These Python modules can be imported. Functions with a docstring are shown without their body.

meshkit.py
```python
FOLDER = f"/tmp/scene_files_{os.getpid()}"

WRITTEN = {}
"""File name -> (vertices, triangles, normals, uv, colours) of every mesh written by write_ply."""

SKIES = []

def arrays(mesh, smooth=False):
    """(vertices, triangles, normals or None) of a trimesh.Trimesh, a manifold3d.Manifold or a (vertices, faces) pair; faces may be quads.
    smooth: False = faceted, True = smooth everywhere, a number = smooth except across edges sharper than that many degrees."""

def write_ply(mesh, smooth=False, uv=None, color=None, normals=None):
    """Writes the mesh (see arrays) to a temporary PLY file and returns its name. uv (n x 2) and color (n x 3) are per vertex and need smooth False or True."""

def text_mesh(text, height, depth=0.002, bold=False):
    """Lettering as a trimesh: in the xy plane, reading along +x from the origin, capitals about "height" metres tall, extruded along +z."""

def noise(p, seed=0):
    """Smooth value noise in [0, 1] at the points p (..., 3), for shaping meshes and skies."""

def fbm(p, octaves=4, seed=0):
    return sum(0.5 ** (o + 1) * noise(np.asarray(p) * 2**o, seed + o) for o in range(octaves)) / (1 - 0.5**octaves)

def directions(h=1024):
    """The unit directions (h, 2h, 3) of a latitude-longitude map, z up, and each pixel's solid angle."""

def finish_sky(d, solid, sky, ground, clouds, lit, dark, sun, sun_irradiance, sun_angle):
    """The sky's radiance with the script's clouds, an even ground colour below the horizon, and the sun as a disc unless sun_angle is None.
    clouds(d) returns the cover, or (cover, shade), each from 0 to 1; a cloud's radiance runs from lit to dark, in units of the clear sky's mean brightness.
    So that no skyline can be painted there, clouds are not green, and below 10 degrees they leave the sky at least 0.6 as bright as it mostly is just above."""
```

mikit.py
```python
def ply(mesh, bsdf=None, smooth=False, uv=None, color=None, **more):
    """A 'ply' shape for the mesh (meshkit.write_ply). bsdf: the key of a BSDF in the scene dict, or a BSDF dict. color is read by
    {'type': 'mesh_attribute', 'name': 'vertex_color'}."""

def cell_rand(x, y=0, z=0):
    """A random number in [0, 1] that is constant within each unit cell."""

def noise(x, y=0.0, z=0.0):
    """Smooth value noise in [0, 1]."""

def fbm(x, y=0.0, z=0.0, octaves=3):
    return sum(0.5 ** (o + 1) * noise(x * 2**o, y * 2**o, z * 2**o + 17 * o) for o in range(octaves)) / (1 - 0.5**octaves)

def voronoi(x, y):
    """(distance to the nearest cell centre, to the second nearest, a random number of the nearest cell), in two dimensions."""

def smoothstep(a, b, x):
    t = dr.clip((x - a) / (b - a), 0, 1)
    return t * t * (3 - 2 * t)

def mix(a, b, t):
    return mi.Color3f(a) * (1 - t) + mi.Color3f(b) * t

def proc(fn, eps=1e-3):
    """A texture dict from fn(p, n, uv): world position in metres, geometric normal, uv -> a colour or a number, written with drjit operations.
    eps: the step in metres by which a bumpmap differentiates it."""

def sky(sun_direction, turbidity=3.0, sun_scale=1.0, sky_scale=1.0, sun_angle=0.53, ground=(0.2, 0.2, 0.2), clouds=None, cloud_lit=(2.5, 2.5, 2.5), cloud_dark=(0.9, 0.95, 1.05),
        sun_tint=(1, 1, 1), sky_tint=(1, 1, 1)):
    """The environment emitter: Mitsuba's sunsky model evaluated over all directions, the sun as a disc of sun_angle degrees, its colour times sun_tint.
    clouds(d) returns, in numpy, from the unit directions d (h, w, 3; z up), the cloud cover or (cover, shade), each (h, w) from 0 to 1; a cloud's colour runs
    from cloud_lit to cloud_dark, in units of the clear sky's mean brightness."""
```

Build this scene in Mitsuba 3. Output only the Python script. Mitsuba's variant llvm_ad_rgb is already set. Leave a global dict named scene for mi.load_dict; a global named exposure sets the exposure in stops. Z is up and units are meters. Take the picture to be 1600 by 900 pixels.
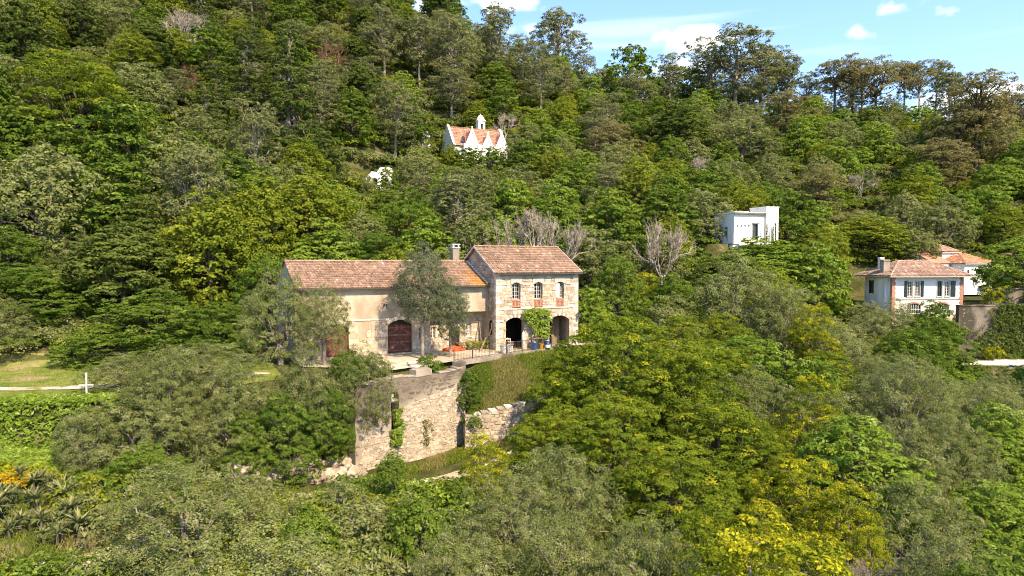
import math, numpy as np, trimesh, shapely, mitsuba as mi, mikit, meshkit
from shapely.geometry import Polygon, Point, box as sbox
from shapely.ops import unary_union
from scipy.interpolate import RBFInterpolator
T = mi.ScalarTransform4f
scene, labels = {}, {}

# ------------------------------------------------------------------ camera, sky, exposure
EYE, PITCH, FOV = np.array([0.0, 0.0, 8.2]), math.radians(2.2), 73.74
scene['camera'] = {'type': 'perspective', 'fov': FOV, 'fov_axis': 'x', 'near_clip': 0.5, 'far_clip': 4000.0,
                   'to_world': T().look_at(EYE.tolist(), [0, math.cos(PITCH), 8.2 - math.sin(PITCH)], [0, 0, 1])}
SUN_AZ, SUN_EL = math.radians(38), math.radians(47)
SUN = [math.sin(SUN_AZ) * math.cos(SUN_EL), -math.cos(SUN_AZ) * math.cos(SUN_EL), math.sin(SUN_EL)]


def clouds(d):
    """A few small cumulus heads low over the hills, thin streaks higher up."""
    az, el = np.degrees(np.arctan2(d[..., 0], d[..., 1])), np.degrees(np.arcsin(np.clip(d[..., 2], -1, 1)))
    n = meshkit.fbm(np.stack([az * 0.34, el * 0.62, 0 * az], -1), 5, 3)
    m = meshkit.noise(np.stack([az * 0.045 + 3.1, el * 0.10, 0 * az], -1), 11)
    banks = sum(h * np.exp(-((az - a) / w) ** 2 - ((el - e) / t) ** 2) for a, e, w, t, h in ((-1, 20.5, 6, 4, .36), (15, 16.5, 4.5, 2.2, .28), (27, 17, 2.2, 1.3, .20), (36, 10.5, 8, 2.6, .28),
                (-75, 14, 14, 4, .28), (95, 15, 16, 4, .28), (150, 18, 12, 4, .26), (-140, 16, 15, 4, .28)))
    heads = np.clip((n * 0.8 + m * 0.15 - 0.70 + banks) / 0.14, 0, 1)
    streak = meshkit.fbm(np.stack([az * 0.05 + el * 0.03, el * 0.8, 0 * az + 5], -1), 4, 9)
    thin = np.clip((streak - 0.56) / 0.25, 0, 1) * 0.35
    veil = 0.32 * np.exp(-np.clip(el, 0, 90) / 11.0)
    cover = np.clip(np.maximum(np.maximum(heads, thin), veil), 0, 1) * (el > 0)
    return cover, np.clip(0.5 - 0.5 * n, 0, 1) * 0.3


scene['sky_light'] = mikit.sky(SUN, turbidity=3.0, sun_scale=1.1, sky_scale=1.7, sun_tint=(1.0, 0.955, 0.88), sky_tint=(0.88, 0.94, 1.04), clouds=clouds, cloud_lit=(1.9, 1.9, 1.95), ground=(0.08, 0.09, 0.05))
exposure = 2.68

# ------------------------------------------------------------------ terrain
GROUND = np.array([
    (-30, 38, -3.6), (-27, 33, -3.6), (-40, 36, -3), (-22, 28, -4.8), (-30, 24, -4.5), (-12, 42, -6), (-16, 40, -5.6), (-7, 47, -6.8), (-2, 52, -6.6),
    (-8, 40, -5.8), (-8, 33, -5.5), (-5, 27, -6), (0, 45, -7), (2, 55, -5), (6, 60, -4.5), (0, 30, -6.5), (10, 50, -6.2), (10, 35, -8), (22, 40, -8), (25, 55, -6.8),
    (35, 45, -7.5), (35, 30, -9), (45, 60, -6), (30, 75, -6), (20, 78, -2), (45, 80, -6), (55, 78, -6.5), (62, 70, -8), (70, 60, -8), (60, 45, -9), (0, 0, -18),
    (-40, 10, -10), (40, 10, -16), (45, 95, -4), (85, 120, 3), (90, 90, -4), (95, 70, -7),
    (-10, 82, 2), (8, 84, 2), (20, 90, 2), (-25, 78, 3), (-40, 66, 2), (-60, 62, 3), (-75, 60, 5),
    (-45, 80, 10), (-60, 85, 16), (-80, 85, 22), (-30, 100, 14), (0, 110, 11), (25, 105, 8), (38, 112, 11), (38, 125, 15), (60, 130, 10), (85, 140, 14),
    (-60, 120, 36), (-90, 120, 45), (-30, 140, 31), (0, 140, 24), (0, 150, 29), (30, 150, 25), (60, 160, 28), (95, 170, 32), (-60, 170, 62), (-100, 170, 75),
    (-30, 190, 66), (0, 190, 53), (40, 200, 48), (80, 200, 44), (120, 200, 43), (-60, 220, 94), (-110, 220, 100), (-20, 220, 84), (20, 225, 63), (60, 225, 56),
    (100, 230, 56), (140, 230, 54), (172, 230, 50), (-60, 260, 98), (0, 260, 70), (60, 260, 52), (120, 260, 44), (0, 330, 40), (100, 330, 20), (-100, 330, 80),
    (180, 260, 38), (-3, 53.2, -6.8), (-7, 49.8, -6.9), (-1, 56, -6), (-9.8, 46.4, -6.7), (4, 59, -5), (-13, 44, -5.9), (-28, 131, 21.5), (-24, 129, 20.5), (-22, 157, 33), (-8, 149, 28), (-13, 147, 27), (-3, 152, 29), (-180, 100, 60), (-180, 200, 110), (-120, 50, 12), (-120, 0, -8), (180, 150, 25), (180, 80, 0), (140, 20, -14), (0, -60, -30), (-150, -60, -25),
    (150, -60, -30), (0, 450, 0), (-250, 450, 30), (300, 450, -10), (300, 100, 10), (-300, 100, 60), (300, -100, -40), (-300, -100, -20)], float)
_rbf = RBFInterpolator(GROUND[:, :2], GROUND[:, 2], kernel='linear', smoothing=0.4)
TERRACE = Polygon([(-75, 42), (-26, 41.6), (-19, 44.2), (-12.4, 48.0), (-11.0, 49.3), (-5.3, 56.1), (4.0, 64.8), (9.5, 67.5), (12.5, 73), (8, 80), (-12, 76), (-24, 68), (-28, 59), (-45, 57), (-75, 56)])
BANK = Polygon([(-3.0, 58.6), (4.0, 64.8), (9.5, 67.5), (12.5, 73), (8, 80), (-4, 74)])
ROAD_PAD = Polygon([(54, 84), (92, 78), (96, 92), (70, 94.3), (58, 93.5), (54, 92)])
VILLA_PAD = Polygon([(66.3, 95.2), (92, 95.5), (96, 124), (48, 124), (52, 107), (66, 105)])
LOWER = Polygon([(-3.4, 54.0), (0.5, 55.2), (4.6, 56.3), (8, 59), (8, 63), (4, 63), (-3, 57.5)])
FLAT_PAD = Polygon([(31, 106.5), (43, 109), (42, 116), (30, 114)])


def ground_z(xy):
    xy = np.asarray(xy, float).reshape(-1, 2)
    z = _rbf(xy)
    p = np.stack([xy[:, 0], xy[:, 1], 0 * xy[:, 0]], 1)
    z = z + (meshkit.fbm(p * 0.13, 3, 5) - 0.5) * np.where(xy[:, 1] > 75, 2.2, 0.9)
    pts = shapely.points(xy)
    for poly, level, soft in ((LOWER, -3.9, 0.7), (TERRACE, None, 0.6), (BANK, None, 4.3), (ROAD_PAD, -5.0, 1.2), (VILLA_PAD, 2.0, 0.9), (FLAT_PAD, 11.0, 2.5)):
        lv = -0.12 - 0.55 * np.clip((-xy[:, 0] - 20) / 10, 0, 1) if level is None else level
        t = np.clip(1 - shapely.distance(poly, pts) / soft, 0, 1)
        t = t * t * (3 - 2 * t)
        z = z * (1 - t) + lv * t
    return z


def gz(x, y):
    return float(ground_z([(x, y)])[0])
# ---- end terrain
# ------------------------------------------------------------------ materials
def rgb(*c):
    return {'type': 'rgb', 'value': list(c)}


def leaf_material(key, a, b, tip=None, trans=0.85, rough=0.6):
    """Foliage: each leaf and each clump has its own tone (uv), and every tree a slightly different one."""
    tip = tip or b

    def fn(p, n, uv):
        q = p * 0.11
        w = mikit.noise(q.x, q.y, q.z)
        cl = mi.Float(uv.y)
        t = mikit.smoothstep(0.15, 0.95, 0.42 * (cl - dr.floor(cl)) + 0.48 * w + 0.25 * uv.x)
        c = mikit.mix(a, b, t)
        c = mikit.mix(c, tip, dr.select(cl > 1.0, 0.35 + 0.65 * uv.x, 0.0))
        return c * (0.72 + 0.56 * uv.x)
    scene[key] = {'type': 'principledthin', 'base_color': mikit.proc(fn), 'roughness': rough, 'diff_trans': trans, 'spec_trans': 0.0, 'eta': 1.35}


def noisy(key, a, b, scale, octaves=3, contrast=(0.3, 0.7), squash=(1, 1, 1), c=None, cscale=1.0, ccut=(0.6, 0.75), rough=None):
    def fn(p, n, uv):
        q = p * scale
        r = mikit.mix(a, b, mikit.smoothstep(contrast[0], contrast[1], mikit.fbm(q.x * squash[0], q.y * squash[1], q.z * squash[2], octaves)))
        if c is not None:
            q2 = p * cscale
            r = mikit.mix(r, c, mikit.smoothstep(ccut[0], ccut[1], mikit.fbm(q2.x * squash[0] + 31, q2.y * squash[1], q2.z * squash[2], 3)))
        return r
    scene[key] = {'type': 'twosided', 'bsdf': {'type': 'diffuse', 'reflectance': mikit.proc(fn)}}


import drjit as dr
leaf_material('leaf_oak', (.140, .170, .048), (.245, .275, .095), tip=(.31, .32, .145))
leaf_material('leaf_olive', (.095, .125, .060), (.190, .220, .115), tip=(.25, .27, .17))
leaf_material('leaf_acacia', (.105, .160, .015), (.205, .255, .024), tip=(.37, .37, .026))
leaf_material('leaf_golden', (.145, .185, .014), (.270, .300, .020), tip=(.48, .45, .024))
leaf_material('leaf_broad', (.078, .140, .019), (.160, .230, .032), tip=(.24, .31, .06))
leaf_material('leaf_bright', (.135, .215, .025), (.230, .315, .042), tip=(.31, .40, .09))
leaf_material('leaf_mound', (.130, .175, .018), (.230, .275, .031), tip=(.30, .325, .04))
leaf_material('leaf_euc', (.145, .170, .064), (.250, .265, .108), tip=(.32, .32, .16))
leaf_material('leaf_brown', (.180, .165, .062), (.285, .260, .104), tip=(.34, .30, .135))
leaf_material('leaf_dark', (.062, .102, .022), (.135, .175, .036), tip=(.21, .24, .06))
leaf_material('leaf_aloe', (.085, .115, .04), (.16, .185, .07), tip=(.21, .215, .09), trans=0.2)
leaf_material('leaf_flower', (.17, .22, .014), (.30, .31, .014), tip=(.75, .38, .01))
noisy('bark', (.07, .055, .04), (.16, .135, .105), 3.0, squash=(1, 1, .25))
noisy('bark_pale', (.20, .165, .125), (.40, .35, .28), 1.6, squash=(1, 1, .3))
noisy('wood_dead', (.26, .22, .175), (.46, .40, .33), 2.0)
noisy('twig', (.14, .115, .09), (.27, .235, .195), 2.0)
noisy('wood_rust', (.13, .075, .05), (.20, .12, .08), 2.0)


# ------------------------------------------------------------------ tree building
def unit(v):
    v = np.asarray(v, float)
    return v / np.maximum(np.linalg.norm(v, axis=-1, keepdims=True), 1e-9)


def tube(points, radii, sides=5):
    p = np.asarray(points, float)
    r = np.asarray(radii, float)
    t = unit(np.gradient(p, axis=0))
    ref = np.where(np.abs(t[:, 2:]) < 0.9, [[0, 0, 1.0]], [[1.0, 0, 0]])
    a = unit(np.cross(t, ref)); b = np.cross(t, a)
    ang = np.arange(sides) * 2 * np.pi / sides
    v = p[:, None] + r[:, None, None] * (np.cos(ang)[None, :, None] * a[:, None] + np.sin(ang)[None, :, None] * b[:, None])
    i, j = np.meshgrid(np.arange(len(p) - 1), np.arange(sides), indexing='ij')
    q = np.stack([i * sides + j, i * sides + (j + 1) % sides, (i + 1) * sides + (j + 1) % sides, (i + 1) * sides + j], -1).reshape(-1, 4)
    return v.reshape(-1, 3), np.vstack([q[:, [0, 1, 2]], q[:, [0, 2, 3]]])


def join(parts):
    vs, fs, at = [], [], 0
    for v, f in parts:
        vs.append(v); fs.append(np.asarray(f) + at); at += len(v)
    return np.vstack(vs), np.vstack(fs)


def limb(rng, a, b, r0, r1, n=5, wob=0.08, sag=0.0, sides=5):
    a, b = np.asarray(a, float), np.asarray(b, float)
    t = np.linspace(0, 1, n)[:, None]
    L = np.linalg.norm(b - a)
    p = a + (b - a) * t + rng.normal(0, wob * L, (n, 3)) * np.sin(np.pi * t) + np.array([0, 0, sag * L]) * np.sin(np.pi * t)
    return tube(p, np.linspace(r0, r1, n), sides)


def leaf_cards(rng, centers, rads, outward, per, size, aspect, flat, dome, tips, droop=0.0, jitter=0.55, tone=None):
    """Leaves in domes round the clump centres: every leaf a folded diamond facing roughly outwards."""
    n = len(centers)
    k = n * per
    c = np.repeat(centers, per, 0); rr = np.repeat(rads, per)[:, None]; o = np.repeat(outward, per, 0)
    d = unit(rng.normal(size=(k, 3)) + o * dome)
    d[:, 2] *= 1.0
    pos = c + d * rr * (0.45 + 0.6 * rng.random((k, 1)) ** 0.6) * np.array([1, 1, flat])
    nrm = unit(d * 0.7 + o * 0.35 + np.array([0, 0, 0.25]) + rng.normal(0, jitter, (k, 3)))
    ax = rng.normal(size=(k, 3)) + d * 0.6 - np.array([0, 0, droop])
    ax = unit(ax - nrm * (ax * nrm).sum(1, keepdims=True))
    sd = np.cross(nrm, ax)
    s = size * (0.65 + 0.7 * rng.random((k, 1)))
    w = s * aspect * 0.5
    v = np.stack([pos - ax * s * .5, pos + sd * w + nrm * w * .25, pos + ax * s * .5, pos - sd * w + nrm * w * .25], 1).reshape(-1, 3)
    f0 = np.arange(k)[:, None] * 4
    f = np.vstack([f0 + [0, 1, 2], f0 + [0, 2, 3]])
    u = rng.random(k)
    vv = rng.random(n) if tone is None else .55 * tone + .45 * rng.random(n)
    vv = np.repeat(np.clip(vv, 0.01, 0.99) + tips, per)
    uv = np.repeat(np.stack([u, vv], 1), 4, 0)
    return v, f, uv


def fib(n):
    i = np.arange(n) + 0.5
    ph = np.arccos(1 - 2 * i / n); th = np.pi * (1 + 5 ** .5) * i
    return np.stack([np.cos(th) * np.sin(ph), np.sin(th) * np.sin(ph), np.cos(ph)], 1)


def build_tree(seed, H, W, lobes, lobe_r, clumps, clump_r, per, leaf, aspect=.55, base=.2, shape='dome', flat=1.0, cflat=.8, dome=1.3,
               tip=0.0, tip_up=0.5, trunk_r=.22, lean=(0, 0), twigs=0, gap=0.0, droop=0.0, fork=.35, twig_r=.025, jitter=.38):
    """A tapered trunk, a limb to every lobe of the crown, twigs, and the lobes' leaf clumps. Returns (wood, leaves)."""
    rng = np.random.default_rng(seed)
    zb = base * H
    cand = []
    tries = 0
    while len(cand) < lobes and tries < 9000:
        tries += 1
        t = rng.random()
        if shape == 'dome':
            r = math.sqrt(max(0, 1 - (max(t - .30, 0) / .70) ** 2)) if t > .30 else .72 + .28 * t / .30
        elif shape == 'cone':
            r = (1 - t) ** .8 * .95 + .05
        elif shape == 'egg':
            r = math.sin(math.pi * min(1, .12 + t * .88)) ** .6
        elif shape == 'umbrella':
            r = 1.0 if t > .55 else .25 + .5 * t
        elif shape == 'ragged':
            r = (.55 + .45 * math.sin(math.pi * t)) * (.6 + .8 * rng.random())
        a = rng.random() * 2 * math.pi
        q = math.sqrt(rng.random()) if shape in ('ragged', 'umbrella') else rng.random() ** .33
        lr = lobe_r * (.75 + .55 * rng.random())
        x = max(0, r * W / 2 - lr * .75) * q
        z = zb + t * (H - zb - lr * flat * .8)
        z = max(z, zb * .6 + lr * flat * .5)
        c = np.array([x * math.cos(a) + lean[0] * H * (z / H) ** 1.5, x * math.sin(a) + lean[1] * H * (z / H) ** 1.5, z])
        md = lobe_r * (1.08 if tries < 3000 else .85 if tries < 6000 else .6)
        if all(np.linalg.norm((c - o[:3]) / [1, 1, max(flat, .5)]) > md for o in cand):
            cand.append(np.array([*c, lr]))
    cand = np.array(cand)
    core = np.array([lean[0] * H * .35, lean[1] * H * .35, H * (base + .25)])
    wood, cc, cr, co, ct, cl = [], [], [], [], [], []
    top = np.array([lean[0] * H * .55, lean[1] * H * .55, H * .72])
    fz = fork * H
    forkp = np.array([lean[0] * H * (fork) ** 1.5, lean[1] * H * fork ** 1.5, fz])
    wood.append(tube([[0, 0, -5.0], [0, 0, 0.0], forkp * .5 + [rng.normal(0, .04 * H * .3), 0, 0], forkp], [trunk_r * 1.5, trunk_r * 1.2, trunk_r, trunk_r * .8], 7))
    if shape in ('cone', 'ragged', 'umbrella', 'egg'):
        wood.append(limb(rng, forkp, top + rng.normal(0, .02 * H, 3), trunk_r * .8, trunk_r * .22, 6, .03, sides=6))
    for l in cand:
        c, lr = l[:3], l[3]
        s = rng.uniform(.15, .9)
        a = forkp + (top - forkp) * s * np.clip((c[2] - fz) / max(H - fz, .1), 0, 1) if shape != 'dome' else forkp * rng.uniform(.75, 1.0)
        if c[2] < a[2] * .8:
            a = a * .75
        wood.append(limb(rng, a, c, trunk_r * (.5 - .28 * s), twig_r * 1.6, 6, .07, .06 if shape == 'dome' else .0))
        nn = int(clumps * (lr / lobe_r) ** 2)
        dirs = unit(fib(nn) + rng.normal(0, .25, (nn, 3)))
        out = unit(c - core)
        keep = (dirs @ out > -.25) & (dirs[:, 2] > -.70)
        if gap:
            keep &= rng.random(nn) > gap
        dirs = dirs[keep]
        rad = lr * (.72 + .42 * rng.random((len(dirs), 1)))
        pos = c + dirs * rad * np.array([1, 1, flat])
        cc.append(pos); co.append(unit(dirs * .8 + out * .25 + [0, 0, .25])); cr.append(clump_r * (.7 + .6 * rng.random(len(dirs))))
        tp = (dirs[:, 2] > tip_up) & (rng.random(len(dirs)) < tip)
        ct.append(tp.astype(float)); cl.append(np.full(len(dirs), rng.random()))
        if twigs:
            for i in rng.choice(len(pos), min(twigs, len(pos)), replace=False):
                e = pos[i] + dirs[i] * clump_r * rng.uniform(.4, 1.5)
                wood.append(limb(rng, c + (pos[i] - c) * .2, e, twig_r, twig_r * .3, 4, .10, sides=3))
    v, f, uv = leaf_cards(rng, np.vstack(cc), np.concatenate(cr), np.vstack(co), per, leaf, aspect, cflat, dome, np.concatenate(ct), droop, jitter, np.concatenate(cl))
    return join(wood), (v, f, uv)


def build_bare(seed, H, W, levels=5, r=.2, split=3, spread=.55, up=.25, fall=None):
    """A leafless tree: a trunk that forks again and again down to fine twigs."""
    rng = np.random.default_rng(seed)
    parts = []

    def grow(p, d, L, rad, lv):
        e = p + d * L
        m = p + d * L * .5 + rng.normal(0, L * .07, 3)
        parts.append(tube([p, m, e], [rad, rad * .85, rad * .66], 5 if lv > 2 else 3))
        if lv == 0:
            return
        for k in range(split + (rng.random() < .4)):
            nd = unit(d + rng.normal(0, spread, 3) + [0, 0, up])
            s = rng.uniform(.35, 1.0)
            grow(p + (e - p) * s, nd, L * rng.uniform(.55, .8), rad * .6, lv - 1)
    d0 = unit([0, 0, 1.0] if fall is None else fall)
    grow(np.array([0, 0, -.5]), d0, H * .38, r, levels)
    v, f = join(parts)
    k = np.abs(v).max(0)
    v = v * np.array([W / 2 / max(k[0], .1), W / 2 / max(k[1], .1), H / max(v[:, 2].max(), .1)]) if fall is None else v
    return v, f


PROTO = {}


def proto(kind, var, H, W, crown_bsdf, wood_bsdf, wood, leaves=None, crown='crown', stem='trunk'):
    g = f'kind_{kind}_{var}'
    d = {'type': 'shapegroup', stem: mikit.ply(wood, wood_bsdf, smooth=True)}
    if leaves is not None:
        d[crown] = mikit.ply((leaves[0], leaves[1]), crown_bsdf, uv=leaves[2])
    scene[g] = d
    PROTO[kind, var] = (g, H, W)


S3 = range(3)
for i in S3:    # near kinds, with fine leaves
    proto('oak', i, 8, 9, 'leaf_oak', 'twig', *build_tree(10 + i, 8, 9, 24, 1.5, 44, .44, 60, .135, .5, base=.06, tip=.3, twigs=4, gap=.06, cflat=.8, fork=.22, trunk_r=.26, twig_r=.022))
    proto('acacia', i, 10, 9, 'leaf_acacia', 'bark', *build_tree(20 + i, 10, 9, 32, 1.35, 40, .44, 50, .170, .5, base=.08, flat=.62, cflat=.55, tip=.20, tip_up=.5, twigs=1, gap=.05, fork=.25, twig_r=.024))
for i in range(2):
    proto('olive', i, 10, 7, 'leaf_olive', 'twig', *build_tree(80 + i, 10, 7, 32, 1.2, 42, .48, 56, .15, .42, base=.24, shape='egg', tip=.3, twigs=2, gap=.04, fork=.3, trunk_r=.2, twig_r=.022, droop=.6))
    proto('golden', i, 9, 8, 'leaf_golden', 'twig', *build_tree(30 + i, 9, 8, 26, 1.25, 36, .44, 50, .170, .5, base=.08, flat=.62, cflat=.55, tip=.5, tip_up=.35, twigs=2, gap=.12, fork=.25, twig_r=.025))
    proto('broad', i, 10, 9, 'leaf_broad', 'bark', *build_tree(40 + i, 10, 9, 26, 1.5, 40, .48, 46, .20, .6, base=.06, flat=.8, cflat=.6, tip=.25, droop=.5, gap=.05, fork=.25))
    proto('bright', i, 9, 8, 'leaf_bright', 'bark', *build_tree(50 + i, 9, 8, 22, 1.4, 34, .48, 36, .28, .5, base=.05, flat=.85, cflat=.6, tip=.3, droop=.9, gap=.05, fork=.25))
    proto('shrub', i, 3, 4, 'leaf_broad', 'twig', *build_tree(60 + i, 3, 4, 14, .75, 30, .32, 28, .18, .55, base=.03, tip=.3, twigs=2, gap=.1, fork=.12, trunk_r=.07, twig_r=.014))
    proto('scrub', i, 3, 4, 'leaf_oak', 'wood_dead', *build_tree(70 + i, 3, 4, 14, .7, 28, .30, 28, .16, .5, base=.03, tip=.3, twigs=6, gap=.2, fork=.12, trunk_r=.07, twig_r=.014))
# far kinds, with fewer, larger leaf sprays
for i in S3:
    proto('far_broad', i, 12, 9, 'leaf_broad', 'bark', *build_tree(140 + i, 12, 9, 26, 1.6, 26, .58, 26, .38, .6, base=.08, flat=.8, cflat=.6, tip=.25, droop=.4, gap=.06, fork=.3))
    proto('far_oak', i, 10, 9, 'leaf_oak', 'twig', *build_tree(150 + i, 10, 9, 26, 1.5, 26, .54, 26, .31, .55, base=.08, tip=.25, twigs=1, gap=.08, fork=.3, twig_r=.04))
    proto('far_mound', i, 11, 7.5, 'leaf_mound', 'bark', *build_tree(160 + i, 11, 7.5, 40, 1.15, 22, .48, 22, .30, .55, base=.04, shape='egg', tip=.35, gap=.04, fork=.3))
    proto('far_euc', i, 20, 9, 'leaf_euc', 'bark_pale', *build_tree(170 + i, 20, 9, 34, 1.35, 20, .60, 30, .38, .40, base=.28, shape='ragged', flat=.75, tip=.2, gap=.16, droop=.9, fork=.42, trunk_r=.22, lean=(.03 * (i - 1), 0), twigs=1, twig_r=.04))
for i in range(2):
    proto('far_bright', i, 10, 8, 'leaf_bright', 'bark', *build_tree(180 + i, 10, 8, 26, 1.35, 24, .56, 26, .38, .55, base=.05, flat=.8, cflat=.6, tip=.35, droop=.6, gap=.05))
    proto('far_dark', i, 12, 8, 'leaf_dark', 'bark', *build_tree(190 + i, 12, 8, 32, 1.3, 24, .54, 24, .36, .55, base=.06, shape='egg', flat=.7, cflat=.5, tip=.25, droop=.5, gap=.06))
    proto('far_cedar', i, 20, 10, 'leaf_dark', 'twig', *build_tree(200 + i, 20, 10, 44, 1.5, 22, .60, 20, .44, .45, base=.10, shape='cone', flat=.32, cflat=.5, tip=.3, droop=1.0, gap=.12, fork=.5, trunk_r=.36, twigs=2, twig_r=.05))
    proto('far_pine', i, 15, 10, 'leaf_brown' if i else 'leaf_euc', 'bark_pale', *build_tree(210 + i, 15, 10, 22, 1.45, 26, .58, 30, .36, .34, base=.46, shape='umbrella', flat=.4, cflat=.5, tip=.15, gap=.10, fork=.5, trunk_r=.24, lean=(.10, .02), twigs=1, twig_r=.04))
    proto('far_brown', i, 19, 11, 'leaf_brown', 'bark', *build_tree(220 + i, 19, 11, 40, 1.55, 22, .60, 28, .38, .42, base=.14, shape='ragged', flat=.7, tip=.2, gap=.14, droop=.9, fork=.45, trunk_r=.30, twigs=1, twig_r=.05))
    proto('bare', i, 9, 8, None, 'wood_dead', build_bare(230 + i, 9, 8, 6, .21, spread=.42))
proto('rust', 0, 8, 8, None, 'wood_rust', build_bare(236, 8, 8, 6, .2))

COUNT = {}


def numbered(name):
    while True:
        COUNT[name] = COUNT.get(name, 0) + 1
        k = name if COUNT[name] == 1 else f'{name}_{COUNT[name] - 1:03d}'
        if k not in scene:
            return k


def plant(name, kind, var, x, y, z, sx, sz, rot, label, category, group=None):
    g, H, W = PROTO[kind, var]
    key = numbered(name)
    scene[key] = {'type': 'instance', 'group': {'type': 'ref', 'id': g}, 'to_world': T().translate([x, y, z]).rotate([0, 0, 1], rot).scale([sx, sx, sz])}
    labels[key] = {'label': label, 'category': category}
    if group:
        labels[key]['group'] = group
    return key
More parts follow.
